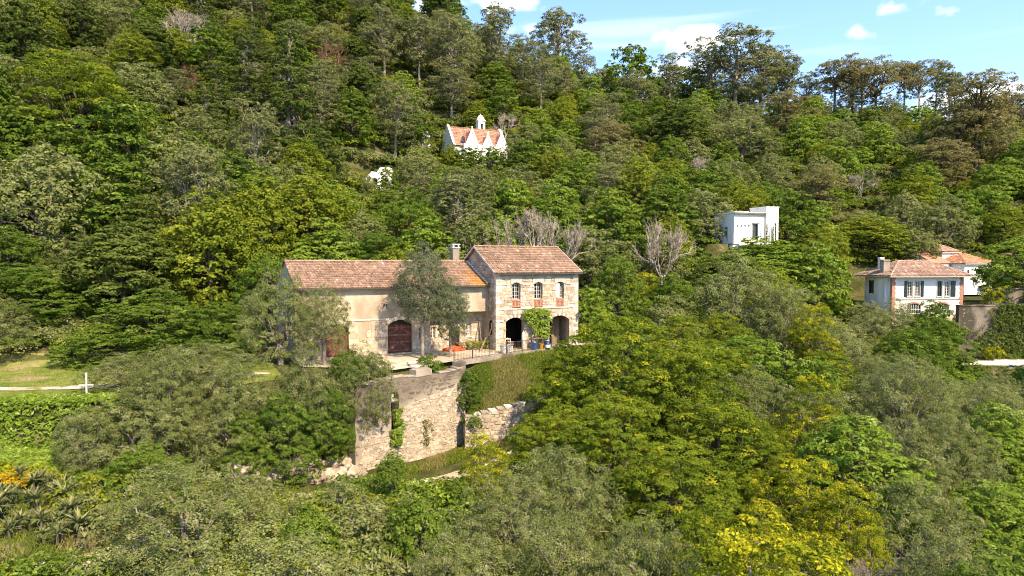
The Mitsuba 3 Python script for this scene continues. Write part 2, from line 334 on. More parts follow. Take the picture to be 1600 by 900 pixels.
# kind, shape and stand of every tree: name index, kind index, variant, x, y, z, width, height, turn, label index
TREE_NAMES = [('acacia_tree', 'acacia'), ('broadleaf_tree', 'tree'), ('conifer_tree', 'conifer'), ('dead_tree', 'dead tree'), ('eucalyptus_tree', 'eucalyptus'), ('oak_tree', 'tree'), ('olive_tree', 'tree'), ('pine_tree', 'pine'), ('shrub', 'shrub')]
TREE_KINDS = ['acacia', 'bare', 'bright', 'broad', 'far_bright', 'far_broad', 'far_brown', 'far_cedar', 'far_dark', 'far_euc', 'far_mound', 'far_oak', 'far_pine', 'golden', 'oak', 'olive', 'rust', 'scrub', 'shrub']
TREE_LABELS = [
    'acacia hiding the right end of the courtyard fence',
    'acacia low in the middle of the grove',
    'acacia on the left flank of the grove',
    'bare dark branches on the skyline at far right',
    'bare pale tree in front of the cottage',
    'big brownish grey-green tree at the left edge',
    'big many-headed gum tree on the right skyline',
    'big sunlit yellow-green tree at the upper left',
    'bluish green tree right of the stone house roof',
    'bright green bushy tree near the right edge',
    'bright green tree lower at the right edge',
    'bright green tree touching the right wall of the stone house',
    'bright green trees hiding the foot of the white flat-roofed house',
    'bright yellow-green young acacia right of the ruined wall',
    'bright-topped green tree below the big sunlit tree at left',
    'broad acacia on the right flank of the grove',
    'broad grey-green tree filling the bottom left foreground',
    'brown-crowned gum with dark leaning trunk on the right skyline',
    'brownish gum tree at the far right end of the ridge',
    'brownish gum tree left of the windblown pines',
    'brownish gum tree on the lower slope above the flat-roofed house',
    'brownish gum tree on the lower slope right of the flat-roofed house',
    'brownish gum tree on the ridge above the villa',
    'brownish gum tree on the upper slope above the flat-roofed house',
    'brownish gum tree on the upper slope above the villa',
    'brownish gum tree on the upper slope right of the cottage',
    'brownish lower half of gum beside the large one at right',
    'brownish olive tree low in the right foreground',
    'brownish-grey twiggy tree right of the golden acacias',
    'clipped bright green shrub on top of the ruined wall',
    'dark conifer left of the ragged tall one',
    'dark green tree at the right side of the cottage',
    'dark green tree in shade left of the ruined wall',
    'dark green tree right of the big sunlit tree at upper left',
    'dark grey-green tree beside the road wall',
    'dark grey-green tree right of the large one in the ravine',
    'dark leafy tree touching the left edge of the ruined wall',
    'dark round shrub-like tree at the left of the cottage',
    'dark shaded tree mass left below the big skyline gum',
    'dark tree behind the olive and the barn ridge',
    'dark tree over the right end of the broken outbuilding',
    'dark upright tree with visible trunk left of the gabled cottage',
    'dark yellow-green acacia at the bottom edge',
    'deep green broad tree between stone house and villas',
    'deep green broad tree in the lower right ravine',
    'deep green broad tree on the ridge around the gabled cottage',
    'deep green broad tree on the ridge at far left',
    'deep green broad tree on the ridge well left of the cottage',
    'deep green broad tree on the upper slope above the villa',
    'deep green tree above the low bushes at left',
    'deep green tree directly behind the barn ridge',
    'deep green tree left of the barn end',
    'deep green tree left of the road bend',
    'dense dark green shrub beside the right edge of the ruined wall',
    'eighth from left, deep green broad tree on the upper slope at far left',
    'eighth from left, grey-green tree in the lower right ravine',
    'eighth from left, grey-green tree on the lower slope at far left',
    'eighth from left, light-green leafy tree on the upper slope above the villa',
    'eleventh from left, light-green leafy tree on the upper slope above the villa',
    'feathery gum tree filling the ridge right of the big gum',
    'feathery gum tree in the middle of the right ridge',
    'feathery gum tree right of the windblown pines',
    'fifth from left, dark drooping conifer on the upper slope well left of the cottage',
    'fifth from left, deep green broad tree at the left hill foot',
    'fifth from left, deep green broad tree on the lower slope right of the cottage',
    'fifth from left, deep green broad tree on the upper slope at far left',
    'fifth from left, deep green broad tree on the upper slope right of the cottage',
    'fifth from left, grey-green tree in the lower right ravine',
    'fifth from left, grey-green tree on the lower slope at far left',
    'fifth from left, grey-green tree on the ridge well left of the cottage',
    'fifth from left, grey-green tree on the upper slope above the flat-roofed house',
    'fifth from left, grey-green tree on the upper slope right of the cottage',
    'fifth from left, light-green leafy tree on the ridge above the villa',
    'fifth from left, light-green leafy tree on the ridge just left of the cottage',
    'fifth from left, light-green leafy tree on the ridge right of the cottage',
    'fifth from left, light-green leafy tree on the upper slope above the villa',
    'fifth from left, light-green leafy tree on the upper slope right of the flat-roofed house',
    'fifth from left, olive-green rounded tree on the lower slope right of the cottage',
    'fifth from left, very dark dense tree on the lower slope at far left',
    'first of the windblown pines on the right skyline',
    'flat-topped pine behind the brown-crowned gum',
    'fourth from left, dark drooping conifer on the ridge well left of the cottage',
    'fourth from left, dark drooping conifer on the upper slope well left of the cottage',
    'fourth from left, deep green broad tree at the left hill foot',
    'fourth from left, deep green broad tree on the lower slope right of the cottage',
    'fourth from left, deep green broad tree on the upper slope at far left',
    'fourth from left, deep green broad tree on the upper slope right of the cottage',
    'fourth from left, grey-green tree in the lower left thicket',
    'fourth from left, grey-green tree in the lower right ravine',
    'fourth from left, grey-green tree on the lower slope at far left',
    'fourth from left, grey-green tree on the lower slope right of the cottage',
    'fourth from left, grey-green tree on the ridge well left of the cottage',
    'fourth from left, grey-green tree on the upper slope above the flat-roofed house',
    'fourth from left, grey-green tree on the upper slope above the villa',
    'fourth from left, grey-green tree on the upper slope right of the cottage',
    'fourth from left, light-green leafy tree on the ridge above the villa',
    'fourth from left, light-green leafy tree on the ridge just left of the cottage',
    'fourth from left, light-green leafy tree on the ridge right of the cottage',
    'fourth from left, light-green leafy tree on the ridge right of the flat-roofed house',
    'fourth from left, light-green leafy tree on the upper slope above the villa',
    'fourth from left, light-green leafy tree on the upper slope right of the flat-roofed house',
    'fourth from left, olive-green rounded tree on the lower slope right of the cottage',
    'fourth from left, olive-green rounded tree on the ridge above the villa',
    'fourth from left, olive-green rounded tree on the upper slope above the villa',
    'fourth from left, thin pale-stemmed gum tree on the ridge right of the cottage',
    'fourth from left, thin pale-stemmed gum tree on the upper slope just left of the cottage',
    'fourth from left, very dark dense tree on the lower slope at far left',
    'golden acacia crossing the bottom edge',
    'golden acacia low at the bottom right of centre',
    'golden acacia right of the largest blooming one',
    'golden blooming acacia beside the acacia grove',
    'golden blooming acacia in the right foreground',
    'green shrub at the right end of the lower grass strip',
    'green shrub below the small rust-coloured barn door',
    'green shrub beside the path bend at lower left of centre',
    'green shrub with grey twigs in the lower centre',
    'green tree before the middle gables of the cottage',
    'green tree hiding the foot of the gabled cottage',
    'green tree hiding the lower windows of the villa',
    'green tree in the bottom right corner',
    'greenish tree at the bottom edge below the grove',
    'grey bare tree behind the ridge of the stone house',
    'grey bare tree between the two thickets behind the stone house roof',
    'grey dead thicket standing behind the stone house roof',
    'grey gum tree with straight trunk above the cottage',
    'grey-green low shrub left of the barn steps',
    'grey-green spreading tree below the big skyline gum',
    'grey-green tree at the bottom edge left of centre',
    'grey-green tree at the bottom edge, right of centre',
    'grey-green tree at the left hill foot',
    'grey-green tree at the middle of the terrace edge',
    'grey-green tree below the ruined wall',
    'grey-green tree beside the white cross post on the terrace edge',
    'grey-green tree hiding the foot of the villa',
    'grey-green tree hiding the lower left of the villa front',
    'grey-green tree hiding the right end of the grass terrace',
    'grey-green tree leaning over the top of the ruined wall',
    'grey-green tree left of the villa trees',
    'grey-green tree on the lower slope above the flat-roofed house',
    'grey-green tree on the ridge between leafy tall tree and big gum',
    'grey-green tree on the ridge just left of the cottage',
    'grey-green tree on the ridge left of the leafy tall tree',
    'grey-green tree on the upper slope around the gabled cottage',
    'grey-green tree on the upper slope well left of the cottage',
    'grey-green tree over the right gable of the cottage',
    'grey-green tree overlapping the lower left of the acacia grove',
    'grey-green tree spreading below the barn lawn',
    'grey-green tree under the left villa corner',
    'grey-green tree with bare twigs below the barn terrace edge',
    'grey-twigged shrub below the rocky bank',
    'gum tree leaning right of the big one on the skyline',
    'gum tree on the skyline over the cottage chimney',
    'gum tree with pale forked stem below the left skyline',
    'gum tree with two pale stems below the left skyline',
    'half-bare grey tree standing at the left end of the barn',
    'half-dead gum tree with pale forked trunk',
    'large brown-olive gum at the right with a bare dark trunk',
    'large dark grey-green tree below the white flat-roofed house',
    'large tree of many olive-green mounds above the barn, at left',
    'large tree with light-topped crown at the right edge by the road',
    'large-leaved light green tree above the acacia grove',
    'large-leaved light green tree behind the tall golden acacia',
    'largest acacia of the grove, topmost right of the stone house',
    'layered dark tree right of the spreading one at left',
    'leafy shrub under the right corner of the villa',
    'leafy tree on a tall bare trunk at the skyline gap',
    'leftmost, brownish gum tree on the ridge above the flat-roofed house',
    'leftmost, dark drooping conifer on the lower slope well left of the cottage',
    'leftmost, dark drooping conifer on the ridge well left of the cottage',
    'leftmost, dark drooping conifer on the upper slope well left of the cottage',
    'leftmost, deep green broad tree at the left hill foot',
    'leftmost, deep green broad tree in the lower left thicket',
    'leftmost, deep green broad tree on the lower slope above the flat-roofed house',
    'leftmost, deep green broad tree on the lower slope around the gabled cottage',
    'leftmost, deep green broad tree on the lower slope at far left',
    'leftmost, deep green broad tree on the lower slope just left of the cottage',
    'leftmost, deep green broad tree on the lower slope right of the cottage',
    'leftmost, deep green broad tree on the lower slope well left of the cottage',
    'leftmost, deep green broad tree on the ridge above the flat-roofed house',
    'leftmost, deep green broad tree on the ridge above the villa',
    'leftmost, deep green broad tree on the ridge just left of the cottage',
    'leftmost, deep green broad tree on the ridge right of the cottage',
    'leftmost, deep green broad tree on the ridge right of the flat-roofed house',
    'leftmost, deep green broad tree on the upper slope above the flat-roofed house',
    'leftmost, deep green broad tree on the upper slope around the gabled cottage',
    'leftmost, deep green broad tree on the upper slope at far left',
    'leftmost, deep green broad tree on the upper slope just left of the cottage',
    'leftmost, deep green broad tree on the upper slope right of the cottage',
    'leftmost, deep green broad tree on the upper slope well left of the cottage',
    'leftmost, grey-green tree beside the acacia grove',
    'leftmost, grey-green tree between stone house and villas',
    'leftmost, grey-green tree in the lower left thicket',
    'leftmost, grey-green tree in the lower right ravine',
    'leftmost, grey-green tree on the lower slope above the villa',
    'leftmost, grey-green tree on the lower slope around the gabled cottage',
    'leftmost, grey-green tree on the lower slope at far left',
    'leftmost, grey-green tree on the lower slope just left of the cottage',
    'leftmost, grey-green tree on the lower slope right of the cottage',
    'leftmost, grey-green tree on the lower slope right of the flat-roofed house',
    'leftmost, grey-green tree on the lower slope well left of the cottage',
    'leftmost, grey-green tree on the ridge above the flat-roofed house',
    'leftmost, grey-green tree on the ridge above the villa',
    'leftmost, grey-green tree on the ridge around the gabled cottage',
    'leftmost, grey-green tree on the ridge right of the cottage',
    'leftmost, grey-green tree on the ridge right of the flat-roofed house',
    'leftmost, grey-green tree on the ridge well left of the cottage',
    'leftmost, grey-green tree on the upper slope above the flat-roofed house',
    'leftmost, grey-green tree on the upper slope above the villa',
    'leftmost, grey-green tree on the upper slope at far left',
    'leftmost, grey-green tree on the upper slope just left of the cottage',
    'leftmost, grey-green tree on the upper slope right of the cottage',
    'leftmost, grey-green tree on the upper slope right of the flat-roofed house',
    'leftmost, grey-green tree right behind the stone house',
    'leftmost, light-green leafy tree around the hipped villa',
    'leftmost, light-green leafy tree on the lower slope above the villa',
    'leftmost, light-green leafy tree on the lower slope around the gabled cottage',
    'leftmost, light-green leafy tree on the lower slope just left of the cottage',
    'leftmost, light-green leafy tree on the lower slope right of the cottage',
    'leftmost, light-green leafy tree on the lower slope right of the flat-roofed house',
    'leftmost, light-green leafy tree on the ridge above the villa',
    'leftmost, light-green leafy tree on the ridge around the gabled cottage',
    'leftmost, light-green leafy tree on the ridge just left of the cottage',
    'leftmost, light-green leafy tree on the ridge right of the cottage',
    'leftmost, light-green leafy tree on the ridge right of the flat-roofed house',
    'leftmost, light-green leafy tree on the upper slope above the villa',
    'leftmost, light-green leafy tree on the upper slope right of the cottage',
    'leftmost, light-green leafy tree on the upper slope right of the flat-roofed house',
    'leftmost, light-green leafy tree right behind the stone house',
    'leftmost, olive-green rounded tree between stone house and villas',
    'leftmost, olive-green rounded tree on the lower slope above the flat-roofed house',
    'leftmost, olive-green rounded tree on the lower slope above the villa',
    'leftmost, olive-green rounded tree on the lower slope around the gabled cottage',
    'leftmost, olive-green rounded tree on the lower slope at far left',
    'leftmost, olive-green rounded tree on the lower slope just left of the cottage',
    'leftmost, olive-green rounded tree on the lower slope right of the cottage',
    'leftmost, olive-green rounded tree on the lower slope well left of the cottage',
    'leftmost, olive-green rounded tree on the ridge above the flat-roofed house',
    'leftmost, olive-green rounded tree on the ridge above the villa',
    'leftmost, olive-green rounded tree on the ridge just left of the cottage',
    'leftmost, olive-green rounded tree on the ridge right of the cottage',
    'leftmost, olive-green rounded tree on the ridge right of the flat-roofed house',
    'leftmost, olive-green rounded tree on the ridge well left of the cottage',
    'leftmost, olive-green rounded tree on the upper slope above the villa',
    'leftmost, olive-green rounded tree on the upper slope right of the cottage',
    'leftmost, olive-green rounded tree on the upper slope right of the flat-roofed house',
    'leftmost, olive-green rounded tree on the upper slope well left of the cottage',
    'leftmost, olive-green rounded tree right behind the stone house',
    'leftmost, thin pale-stemmed gum tree on the lower slope just left of the cottage',
    'leftmost, thin pale-stemmed gum tree on the lower slope well left of the cottage',
    'leftmost, thin pale-stemmed gum tree on the ridge above the flat-roofed house',
    'leftmost, thin pale-stemmed gum tree on the ridge just left of the cottage',
    'leftmost, thin pale-stemmed gum tree on the ridge right of the cottage',
    'leftmost, thin pale-stemmed gum tree on the upper slope just left of the cottage',
    'leftmost, thin pale-stemmed gum tree on the upper slope right of the cottage',
    'leftmost, thin pale-stemmed gum tree on the upper slope well left of the cottage',
    'leftmost, very dark dense tree at the left hill foot',
    'leftmost, very dark dense tree on the lower slope at far left',
    'leftmost, very dark dense tree on the ridge just left of the cottage',
    'leftmost, very dark dense tree on the ridge well left of the cottage',
    'leftmost, very dark dense tree on the upper slope at far left',
    'leftmost, very dark dense tree on the upper slope just left of the cottage',
    'leftmost, very dark dense tree on the upper slope well left of the cottage',
    'leftmost, yellow-green acacia beside the acacia grove',
    'light green bush below the road wall',
    'light green tree on the skyline left of the big gum',
    'light-green leafy tree between stone house and villas',
    'light-green leafy tree in the lower right ravine',
    'light-green leafy tree on the upper slope above the flat-roofed house',
    'light-green leafy tree on the upper slope just left of the cottage',
    'lime-green tree lit up high on the left slope',
    'lone thin pine between the pine row and the brown gum',
    'low bright bush row right of the spreading tree at left',
    'low dark green tree above the rocky bank',
    'low green shrub at the foot of the villa front',
    'low green shrub under the villa brick corner',
    'lower green bush at the foot of the dense wall shrub',
    'lower head of gum beside the big one on the right skyline',
    'lush green tree below the villa',
    'mid green tree in the hollow right of the stone house',
    'ninth from left, deep green broad tree on the upper slope at far left',
    'ninth from left, grey-green tree in the lower right ravine',
    'ninth from left, grey-green tree on the lower slope at far left',
    'ninth from left, light-green leafy tree on the upper slope above the villa',
    'olive-green rounded tree around the hipped villa',
    'olive-green rounded tree at the left hill foot',
    'olive-green rounded tree on the ridge around the gabled cottage',
    'olive-green rounded tree on the upper slope around the gabled cottage',
    'olive-green rounded tree on the upper slope at far left',
    'olive-green rounded tree on the upper slope just left of the cottage',
    'olive-grey tree before the bright bushes at right',
    'olive-grey tree in the middle of the right foreground',
    'pale bare tree among green ones above the white house',
    'pale bare tree high on the left slope',
    'pale bare tree on the slope right of the white house',
    'pale dead branches at the bottom edge, right side',
    'pale green fluffy tree below the gabled cottage, left',
    'pale grey-green tree behind the white track end',
    'pale grey-green tree between the grass terrace and the barn',
    'pale grey-green tree in the bottom centre',
    'pale grey-green tree where the white track vanishes',
    'pale-stemmed pine with thin crown on the right skyline',
    'purplish bare tree below the pale bare one',
    'reddish-brown bare tree right of the ragged conifer',
    'rightmost, brownish gum tree on the ridge above the flat-roofed house',
    'rightmost, dark drooping conifer on the lower slope well left of the cottage',
    'rightmost, dark drooping conifer on the ridge well left of the cottage',
    'rightmost, dark drooping conifer on the upper slope well left of the cottage',
    'rightmost, deep green broad tree at the left hill foot',
    'rightmost, deep green broad tree in the lower left thicket',
    'rightmost, deep green broad tree on the lower slope above the flat-roofed house',
    'rightmost, deep green broad tree on the lower slope around the gabled cottage',
    'rightmost, deep green broad tree on the lower slope at far left',
    'rightmost, deep green broad tree on the lower slope just left of the cottage',
    'rightmost, deep green broad tree on the lower slope right of the cottage',
    'rightmost, deep green broad tree on the lower slope well left of the cottage',
    'rightmost, deep green broad tree on the ridge above the flat-roofed house',
    'rightmost, deep green broad tree on the ridge above the villa',
    'rightmost, deep green broad tree on the ridge just left of the cottage',
    'rightmost, deep green broad tree on the ridge right of the cottage',
    'rightmost, deep green broad tree on the ridge right of the flat-roofed house',
    'rightmost, deep green broad tree on the upper slope above the flat-roofed house',
    'rightmost, deep green broad tree on the upper slope around the gabled cottage',
    'rightmost, deep green broad tree on the upper slope at far left',
    'rightmost, deep green broad tree on the upper slope just left of the cottage',
    'rightmost, deep green broad tree on the upper slope right of the cottage',
    'rightmost, deep green broad tree on the upper slope well left of the cottage',
    'rightmost, grey-green tree beside the acacia grove',
    'rightmost, grey-green tree between stone house and villas',
    'rightmost, grey-green tree in the lower left thicket',
    'rightmost, grey-green tree in the lower right ravine',
    'rightmost, grey-green tree on the lower slope above the villa',
    'rightmost, grey-green tree on the lower slope around the gabled cottage',
    'rightmost, grey-green tree on the lower slope at far left',
    'rightmost, grey-green tree on the lower slope just left of the cottage',
    'rightmost, grey-green tree on the lower slope right of the cottage',
    'rightmost, grey-green tree on the lower slope right of the flat-roofed house',
    'rightmost, grey-green tree on the lower slope well left of the cottage',
    'rightmost, grey-green tree on the ridge above the flat-roofed house',
    'rightmost, grey-green tree on the ridge above the villa',
    'rightmost, grey-green tree on the ridge around the gabled cottage',
    'rightmost, grey-green tree on the ridge right of the cottage',
    'rightmost, grey-green tree on the ridge right of the flat-roofed house',
    'rightmost, grey-green tree on the ridge well left of the cottage',
    'rightmost, grey-green tree on the upper slope above the flat-roofed house',
    'rightmost, grey-green tree on the upper slope above the villa',
    'rightmost, grey-green tree on the upper slope at far left',
    'rightmost, grey-green tree on the upper slope just left of the cottage',
    'rightmost, grey-green tree on the upper slope right of the cottage',
    'rightmost, grey-green tree on the upper slope right of the flat-roofed house',
    'rightmost, grey-green tree right behind the stone house',
    'rightmost, light-green leafy tree around the hipped villa',
    'rightmost, light-green leafy tree on the lower slope above the villa',
    'rightmost, light-green leafy tree on the lower slope around the gabled cottage',
    'rightmost, light-green leafy tree on the lower slope just left of the cottage',
    'rightmost, light-green leafy tree on the lower slope right of the cottage',
    'rightmost, light-green leafy tree on the lower slope right of the flat-roofed house',
    'rightmost, light-green leafy tree on the ridge above the villa',
    'rightmost, light-green leafy tree on the ridge around the gabled cottage',
    'rightmost, light-green leafy tree on the ridge just left of the cottage',
    'rightmost, light-green leafy tree on the ridge right of the cottage',
    'rightmost, light-green leafy tree on the ridge right of the flat-roofed house',
    'rightmost, light-green leafy tree on the upper slope above the villa',
    'rightmost, light-green leafy tree on the upper slope right of the cottage',
    'rightmost, light-green leafy tree on the upper slope right of the flat-roofed house',
    'rightmost, light-green leafy tree right behind the stone house',
    'rightmost, olive-green rounded tree between stone house and villas',
    'rightmost, olive-green rounded tree on the lower slope above the flat-roofed house',
    'rightmost, olive-green rounded tree on the lower slope above the villa',
    'rightmost, olive-green rounded tree on the lower slope around the gabled cottage',
    'rightmost, olive-green rounded tree on the lower slope at far left',
    'rightmost, olive-green rounded tree on the lower slope just left of the cottage',
    'rightmost, olive-green rounded tree on the lower slope right of the cottage',
    'rightmost, olive-green rounded tree on the lower slope well left of the cottage',
    'rightmost, olive-green rounded tree on the ridge above the flat-roofed house',
    'rightmost, olive-green rounded tree on the ridge above the villa',
    'rightmost, olive-green rounded tree on the ridge just left of the cottage',
    'rightmost, olive-green rounded tree on the ridge right of the cottage',
    'rightmost, olive-green rounded tree on the ridge right of the flat-roofed house',
    'rightmost, olive-green rounded tree on the ridge well left of the cottage',
    'rightmost, olive-green rounded tree on the upper slope above the villa',
    'rightmost, olive-green rounded tree on the upper slope right of the cottage',
    'rightmost, olive-green rounded tree on the upper slope right of the flat-roofed house',
    'rightmost, olive-green rounded tree on the upper slope well left of the cottage',
    'rightmost, olive-green rounded tree right behind the stone house',
    'rightmost, thin pale-stemmed gum tree on the lower slope just left of the cottage',
    'rightmost, thin pale-stemmed gum tree on the lower slope well left of the cottage',
    'rightmost, thin pale-stemmed gum tree on the ridge above the flat-roofed house',
    'rightmost, thin pale-stemmed gum tree on the ridge just left of the cottage',
    'rightmost, thin pale-stemmed gum tree on the ridge right of the cottage',
    'rightmost, thin pale-stemmed gum tree on the upper slope just left of the cottage',
    'rightmost, thin pale-stemmed gum tree on the upper slope right of the cottage',
    'rightmost, thin pale-stemmed gum tree on the upper slope well left of the cottage',
    'rightmost, very dark dense tree at the left hill foot',
    'rightmost, very dark dense tree on the lower slope at far left',
    'rightmost, very dark dense tree on the ridge just left of the cottage',
    'rightmost, very dark dense tree on the ridge well left of the cottage',
    'rightmost, very dark dense tree on the upper slope at far left',
    'rightmost, very dark dense tree on the upper slope just left of the cottage',
    'rightmost, very dark dense tree on the upper slope well left of the cottage',
    'rightmost, yellow-green acacia beside the acacia grove',
    'rounded olive-green tree right of the white flat-roofed house',
    'rounded yellow-green tree behind the villa',
    'second from left, dark drooping conifer on the lower slope well left of the cottage',
    'second from left, dark drooping conifer on the ridge well left of the cottage',
    'second from left, dark drooping conifer on the upper slope well left of the cottage',
    'second from left, deep green broad tree at the left hill foot',
    'second from left, deep green broad tree in the lower left thicket',
    'second from left, deep green broad tree on the lower slope above the flat-roofed house',
    'second from left, deep green broad tree on the lower slope at far left',
    'second from left, deep green broad tree on the lower slope just left of the cottage',
    'second from left, deep green broad tree on the lower slope right of the cottage',
    'second from left, deep green broad tree on the lower slope well left of the cottage',
    'second from left, deep green broad tree on the ridge just left of the cottage',
    'second from left, deep green broad tree on the upper slope above the flat-roofed house',
    'second from left, deep green broad tree on the upper slope at far left',
    'second from left, deep green broad tree on the upper slope right of the cottage',
    'second from left, grey-green tree between stone house and villas',
    'second from left, grey-green tree in the lower left thicket',
    'second from left, grey-green tree in the lower right ravine',
    'second from left, grey-green tree on the lower slope above the villa',
    'second from left, grey-green tree on the lower slope around the gabled cottage',
    'second from left, grey-green tree on the lower slope at far left',
    'second from left, grey-green tree on the lower slope right of the cottage',
    'second from left, grey-green tree on the lower slope right of the flat-roofed house',
    'second from left, grey-green tree on the lower slope well left of the cottage',
    'second from left, grey-green tree on the ridge above the villa',
    'second from left, grey-green tree on the ridge around the gabled cottage',
    'second from left, grey-green tree on the ridge right of the cottage',
    'second from left, grey-green tree on the ridge right of the flat-roofed house',
    'second from left, grey-green tree on the ridge well left of the cottage',
    'second from left, grey-green tree on the upper slope above the flat-roofed house',
    'second from left, grey-green tree on the upper slope above the villa',
    'second from left, grey-green tree on the upper slope at far left',
    'second from left, grey-green tree on the upper slope right of the cottage',
    'second from left, grey-green tree on the upper slope right of the flat-roofed house',
    'second from left, grey-green tree right behind the stone house',
    'second from left, light-green leafy tree around the hipped villa',
    'second from left, light-green leafy tree on the lower slope above the villa',
    'second from left, light-green leafy tree on the lower slope around the gabled cottage',
    'second from left, light-green leafy tree on the lower slope just left of the cottage',
    'second from left, light-green leafy tree on the lower slope right of the flat-roofed house',
    'second from left, light-green leafy tree on the ridge above the villa',
    'second from left, light-green leafy tree on the ridge just left of the cottage',
    'second from left, light-green leafy tree on the ridge right of the cottage',
    'second from left, light-green leafy tree on the ridge right of the flat-roofed house',
    'second from left, light-green leafy tree on the upper slope above the villa',
    'second from left, light-green leafy tree on the upper slope right of the cottage',
    'second from left, light-green leafy tree on the upper slope right of the flat-roofed house',
    'second from left, light-green leafy tree right behind the stone house',
    'second from left, olive-green rounded tree on the lower slope above the flat-roofed house',
    'second from left, olive-green rounded tree on the lower slope at far left',
    'second from left, olive-green rounded tree on the lower slope right of the cottage',
    'second from left, olive-green rounded tree on the ridge above the flat-roofed house',
    'second from left, olive-green rounded tree on the ridge above the villa',
    'second from left, olive-green rounded tree on the ridge right of the flat-roofed house',
    'second from left, olive-green rounded tree on the ridge well left of the cottage',
    'second from left, olive-green rounded tree on the upper slope above the villa',
    'second from left, olive-green rounded tree on the upper slope right of the cottage',
    'second from left, thin pale-stemmed gum tree on the ridge just left of the cottage',
    'second from left, thin pale-stemmed gum tree on the ridge right of the cottage',
    'second from left, thin pale-stemmed gum tree on the upper slope just left of the cottage',
    'second from left, thin pale-stemmed gum tree on the upper slope right of the cottage',
    'second from left, thin pale-stemmed gum tree on the upper slope well left of the cottage',
    'second from left, very dark dense tree on the lower slope at far left',
    'second from left, very dark dense tree on the upper slope just left of the cottage',
    'second from left, yellow-green acacia beside the acacia grove',
    'second windblown pine on the right skyline',
    'seventh from left, deep green broad tree on the upper slope at far left',
    'seventh from left, grey-green tree in the lower right ravine',
    'seventh from left, grey-green tree on the lower slope at far left',
    'seventh from left, light-green leafy tree on the ridge right of the cottage',
    'seventh from left, light-green leafy tree on the upper slope above the villa',
    'seventh from left, light-green leafy tree on the upper slope right of the flat-roofed house',
    'seventh from left, very dark dense tree on the lower slope at far left',
    'shaded green acacia at the right foot of the grove',
    'shorter olive stem left of the stone house entrance',
    'sixth from left, dark drooping conifer on the upper slope well left of the cottage',
    'sixth from left, deep green broad tree at the left hill foot',
    'sixth from left, deep green broad tree on the upper slope at far left',
    'sixth from left, grey-green tree in the lower right ravine',
    'sixth from left, grey-green tree on the lower slope at far left',
    'sixth from left, grey-green tree on the upper slope above the flat-roofed house',
    'sixth from left, grey-green tree on the upper slope right of the cottage',
    'sixth from left, light-green leafy tree on the ridge right of the cottage',
    'sixth from left, light-green leafy tree on the upper slope above the villa',
    'sixth from left, light-green leafy tree on the upper slope right of the flat-roofed house',
    'sixth from left, very dark dense tree on the lower slope at far left',
    'slim young tree-like shrub at the foot of the ruined wall',
    'small grey-green tree at the right end of the vine-covered bank',
    'small grey-green tree before the broken outbuilding',
    'small leaning pine on the skyline right of the gums',
    'small rounded tree over the left wall of the cottage',
    'small thin gum tree on the skyline beside the tall open one',
    'small yellow-green acacia below the lower stone wall',
    'snapped white branches left of the ragged conifer',
    'spreading dark green tree above the grass terrace',
    'tall golden acacia alone above the right foreground',
    'tall mounded green tree behind the middle of the barn',
    'tall mounded olive-green tree behind the left end of the barn',
    'tall open gum tree standing out against the sky',
    'tall ragged conifer with bare hanging branches on the left slope',
    'tall two-stemmed olive tree in front of the barn door',
    'tenth from left, grey-green tree in the lower right ravine',
    'tenth from left, light-green leafy tree on the upper slope above the villa',
    'thin pale-stemmed gum tree at the left hill foot',
    'thin pale-stemmed gum tree on the lower slope around the gabled cottage',
    'thin pale-stemmed gum tree on the lower slope right of the cottage',
    'thin pale-stemmed gum tree on the ridge around the gabled cottage',
    'thin pale-stemmed gum tree on the ridge well left of the cottage',
    'thin pale-stemmed gum tree on the upper slope around the gabled cottage',
    'third from left, dark drooping conifer on the ridge well left of the cottage',
    'third from left, dark drooping conifer on the upper slope well left of the cottage',
    'third from left, deep green broad tree at the left hill foot',
    'third from left, deep green broad tree in the lower left thicket',
    'third from left, deep green broad tree on the lower slope right of the cottage',
    'third from left, deep green broad tree on the ridge just left of the cottage',
    'third from left, deep green broad tree on the upper slope at far left',
    'third from left, deep green broad tree on the upper slope right of the cottage',
    'third from left, grey-green tree in the lower left thicket',
    'third from left, grey-green tree in the lower right ravine',
    'third from left, grey-green tree on the lower slope at far left',
    'third from left, grey-green tree on the lower slope right of the cottage',
    'third from left, grey-green tree on the ridge above the villa',
    'third from left, grey-green tree on the ridge right of the cottage',
    'third from left, grey-green tree on the ridge well left of the cottage',
    'third from left, grey-green tree on the upper slope above the flat-roofed house',
    'third from left, grey-green tree on the upper slope above the villa',
    'third from left, grey-green tree on the upper slope at far left',
    'third from left, grey-green tree on the upper slope right of the cottage',
    'third from left, grey-green tree on the upper slope right of the flat-roofed house',
    'third from left, grey-green tree right behind the stone house',
    'third from left, light-green leafy tree on the lower slope around the gabled cottage',
    'third from left, light-green leafy tree on the ridge above the villa',
    'third from left, light-green leafy tree on the ridge just left of the cottage',
    'third from left, light-green leafy tree on the ridge right of the cottage',
    'third from left, light-green leafy tree on the ridge right of the flat-roofed house',
    'third from left, light-green leafy tree on the upper slope above the villa',
    'third from left, light-green leafy tree on the upper slope right of the cottage',
    'third from left, light-green leafy tree on the upper slope right of the flat-roofed house',
    'third from left, olive-green rounded tree on the lower slope at far left',
    'third from left, olive-green rounded tree on the lower slope right of the cottage',
    'third from left, olive-green rounded tree on the ridge above the villa',
    'third from left, olive-green rounded tree on the ridge well left of the cottage',
    'third from left, olive-green rounded tree on the upper slope above the villa',
    'third from left, olive-green rounded tree on the upper slope right of the cottage',
    'third from left, thin pale-stemmed gum tree on the ridge right of the cottage',
    'third from left, thin pale-stemmed gum tree on the upper slope just left of the cottage',
    'third from left, thin pale-stemmed gum tree on the upper slope right of the cottage',
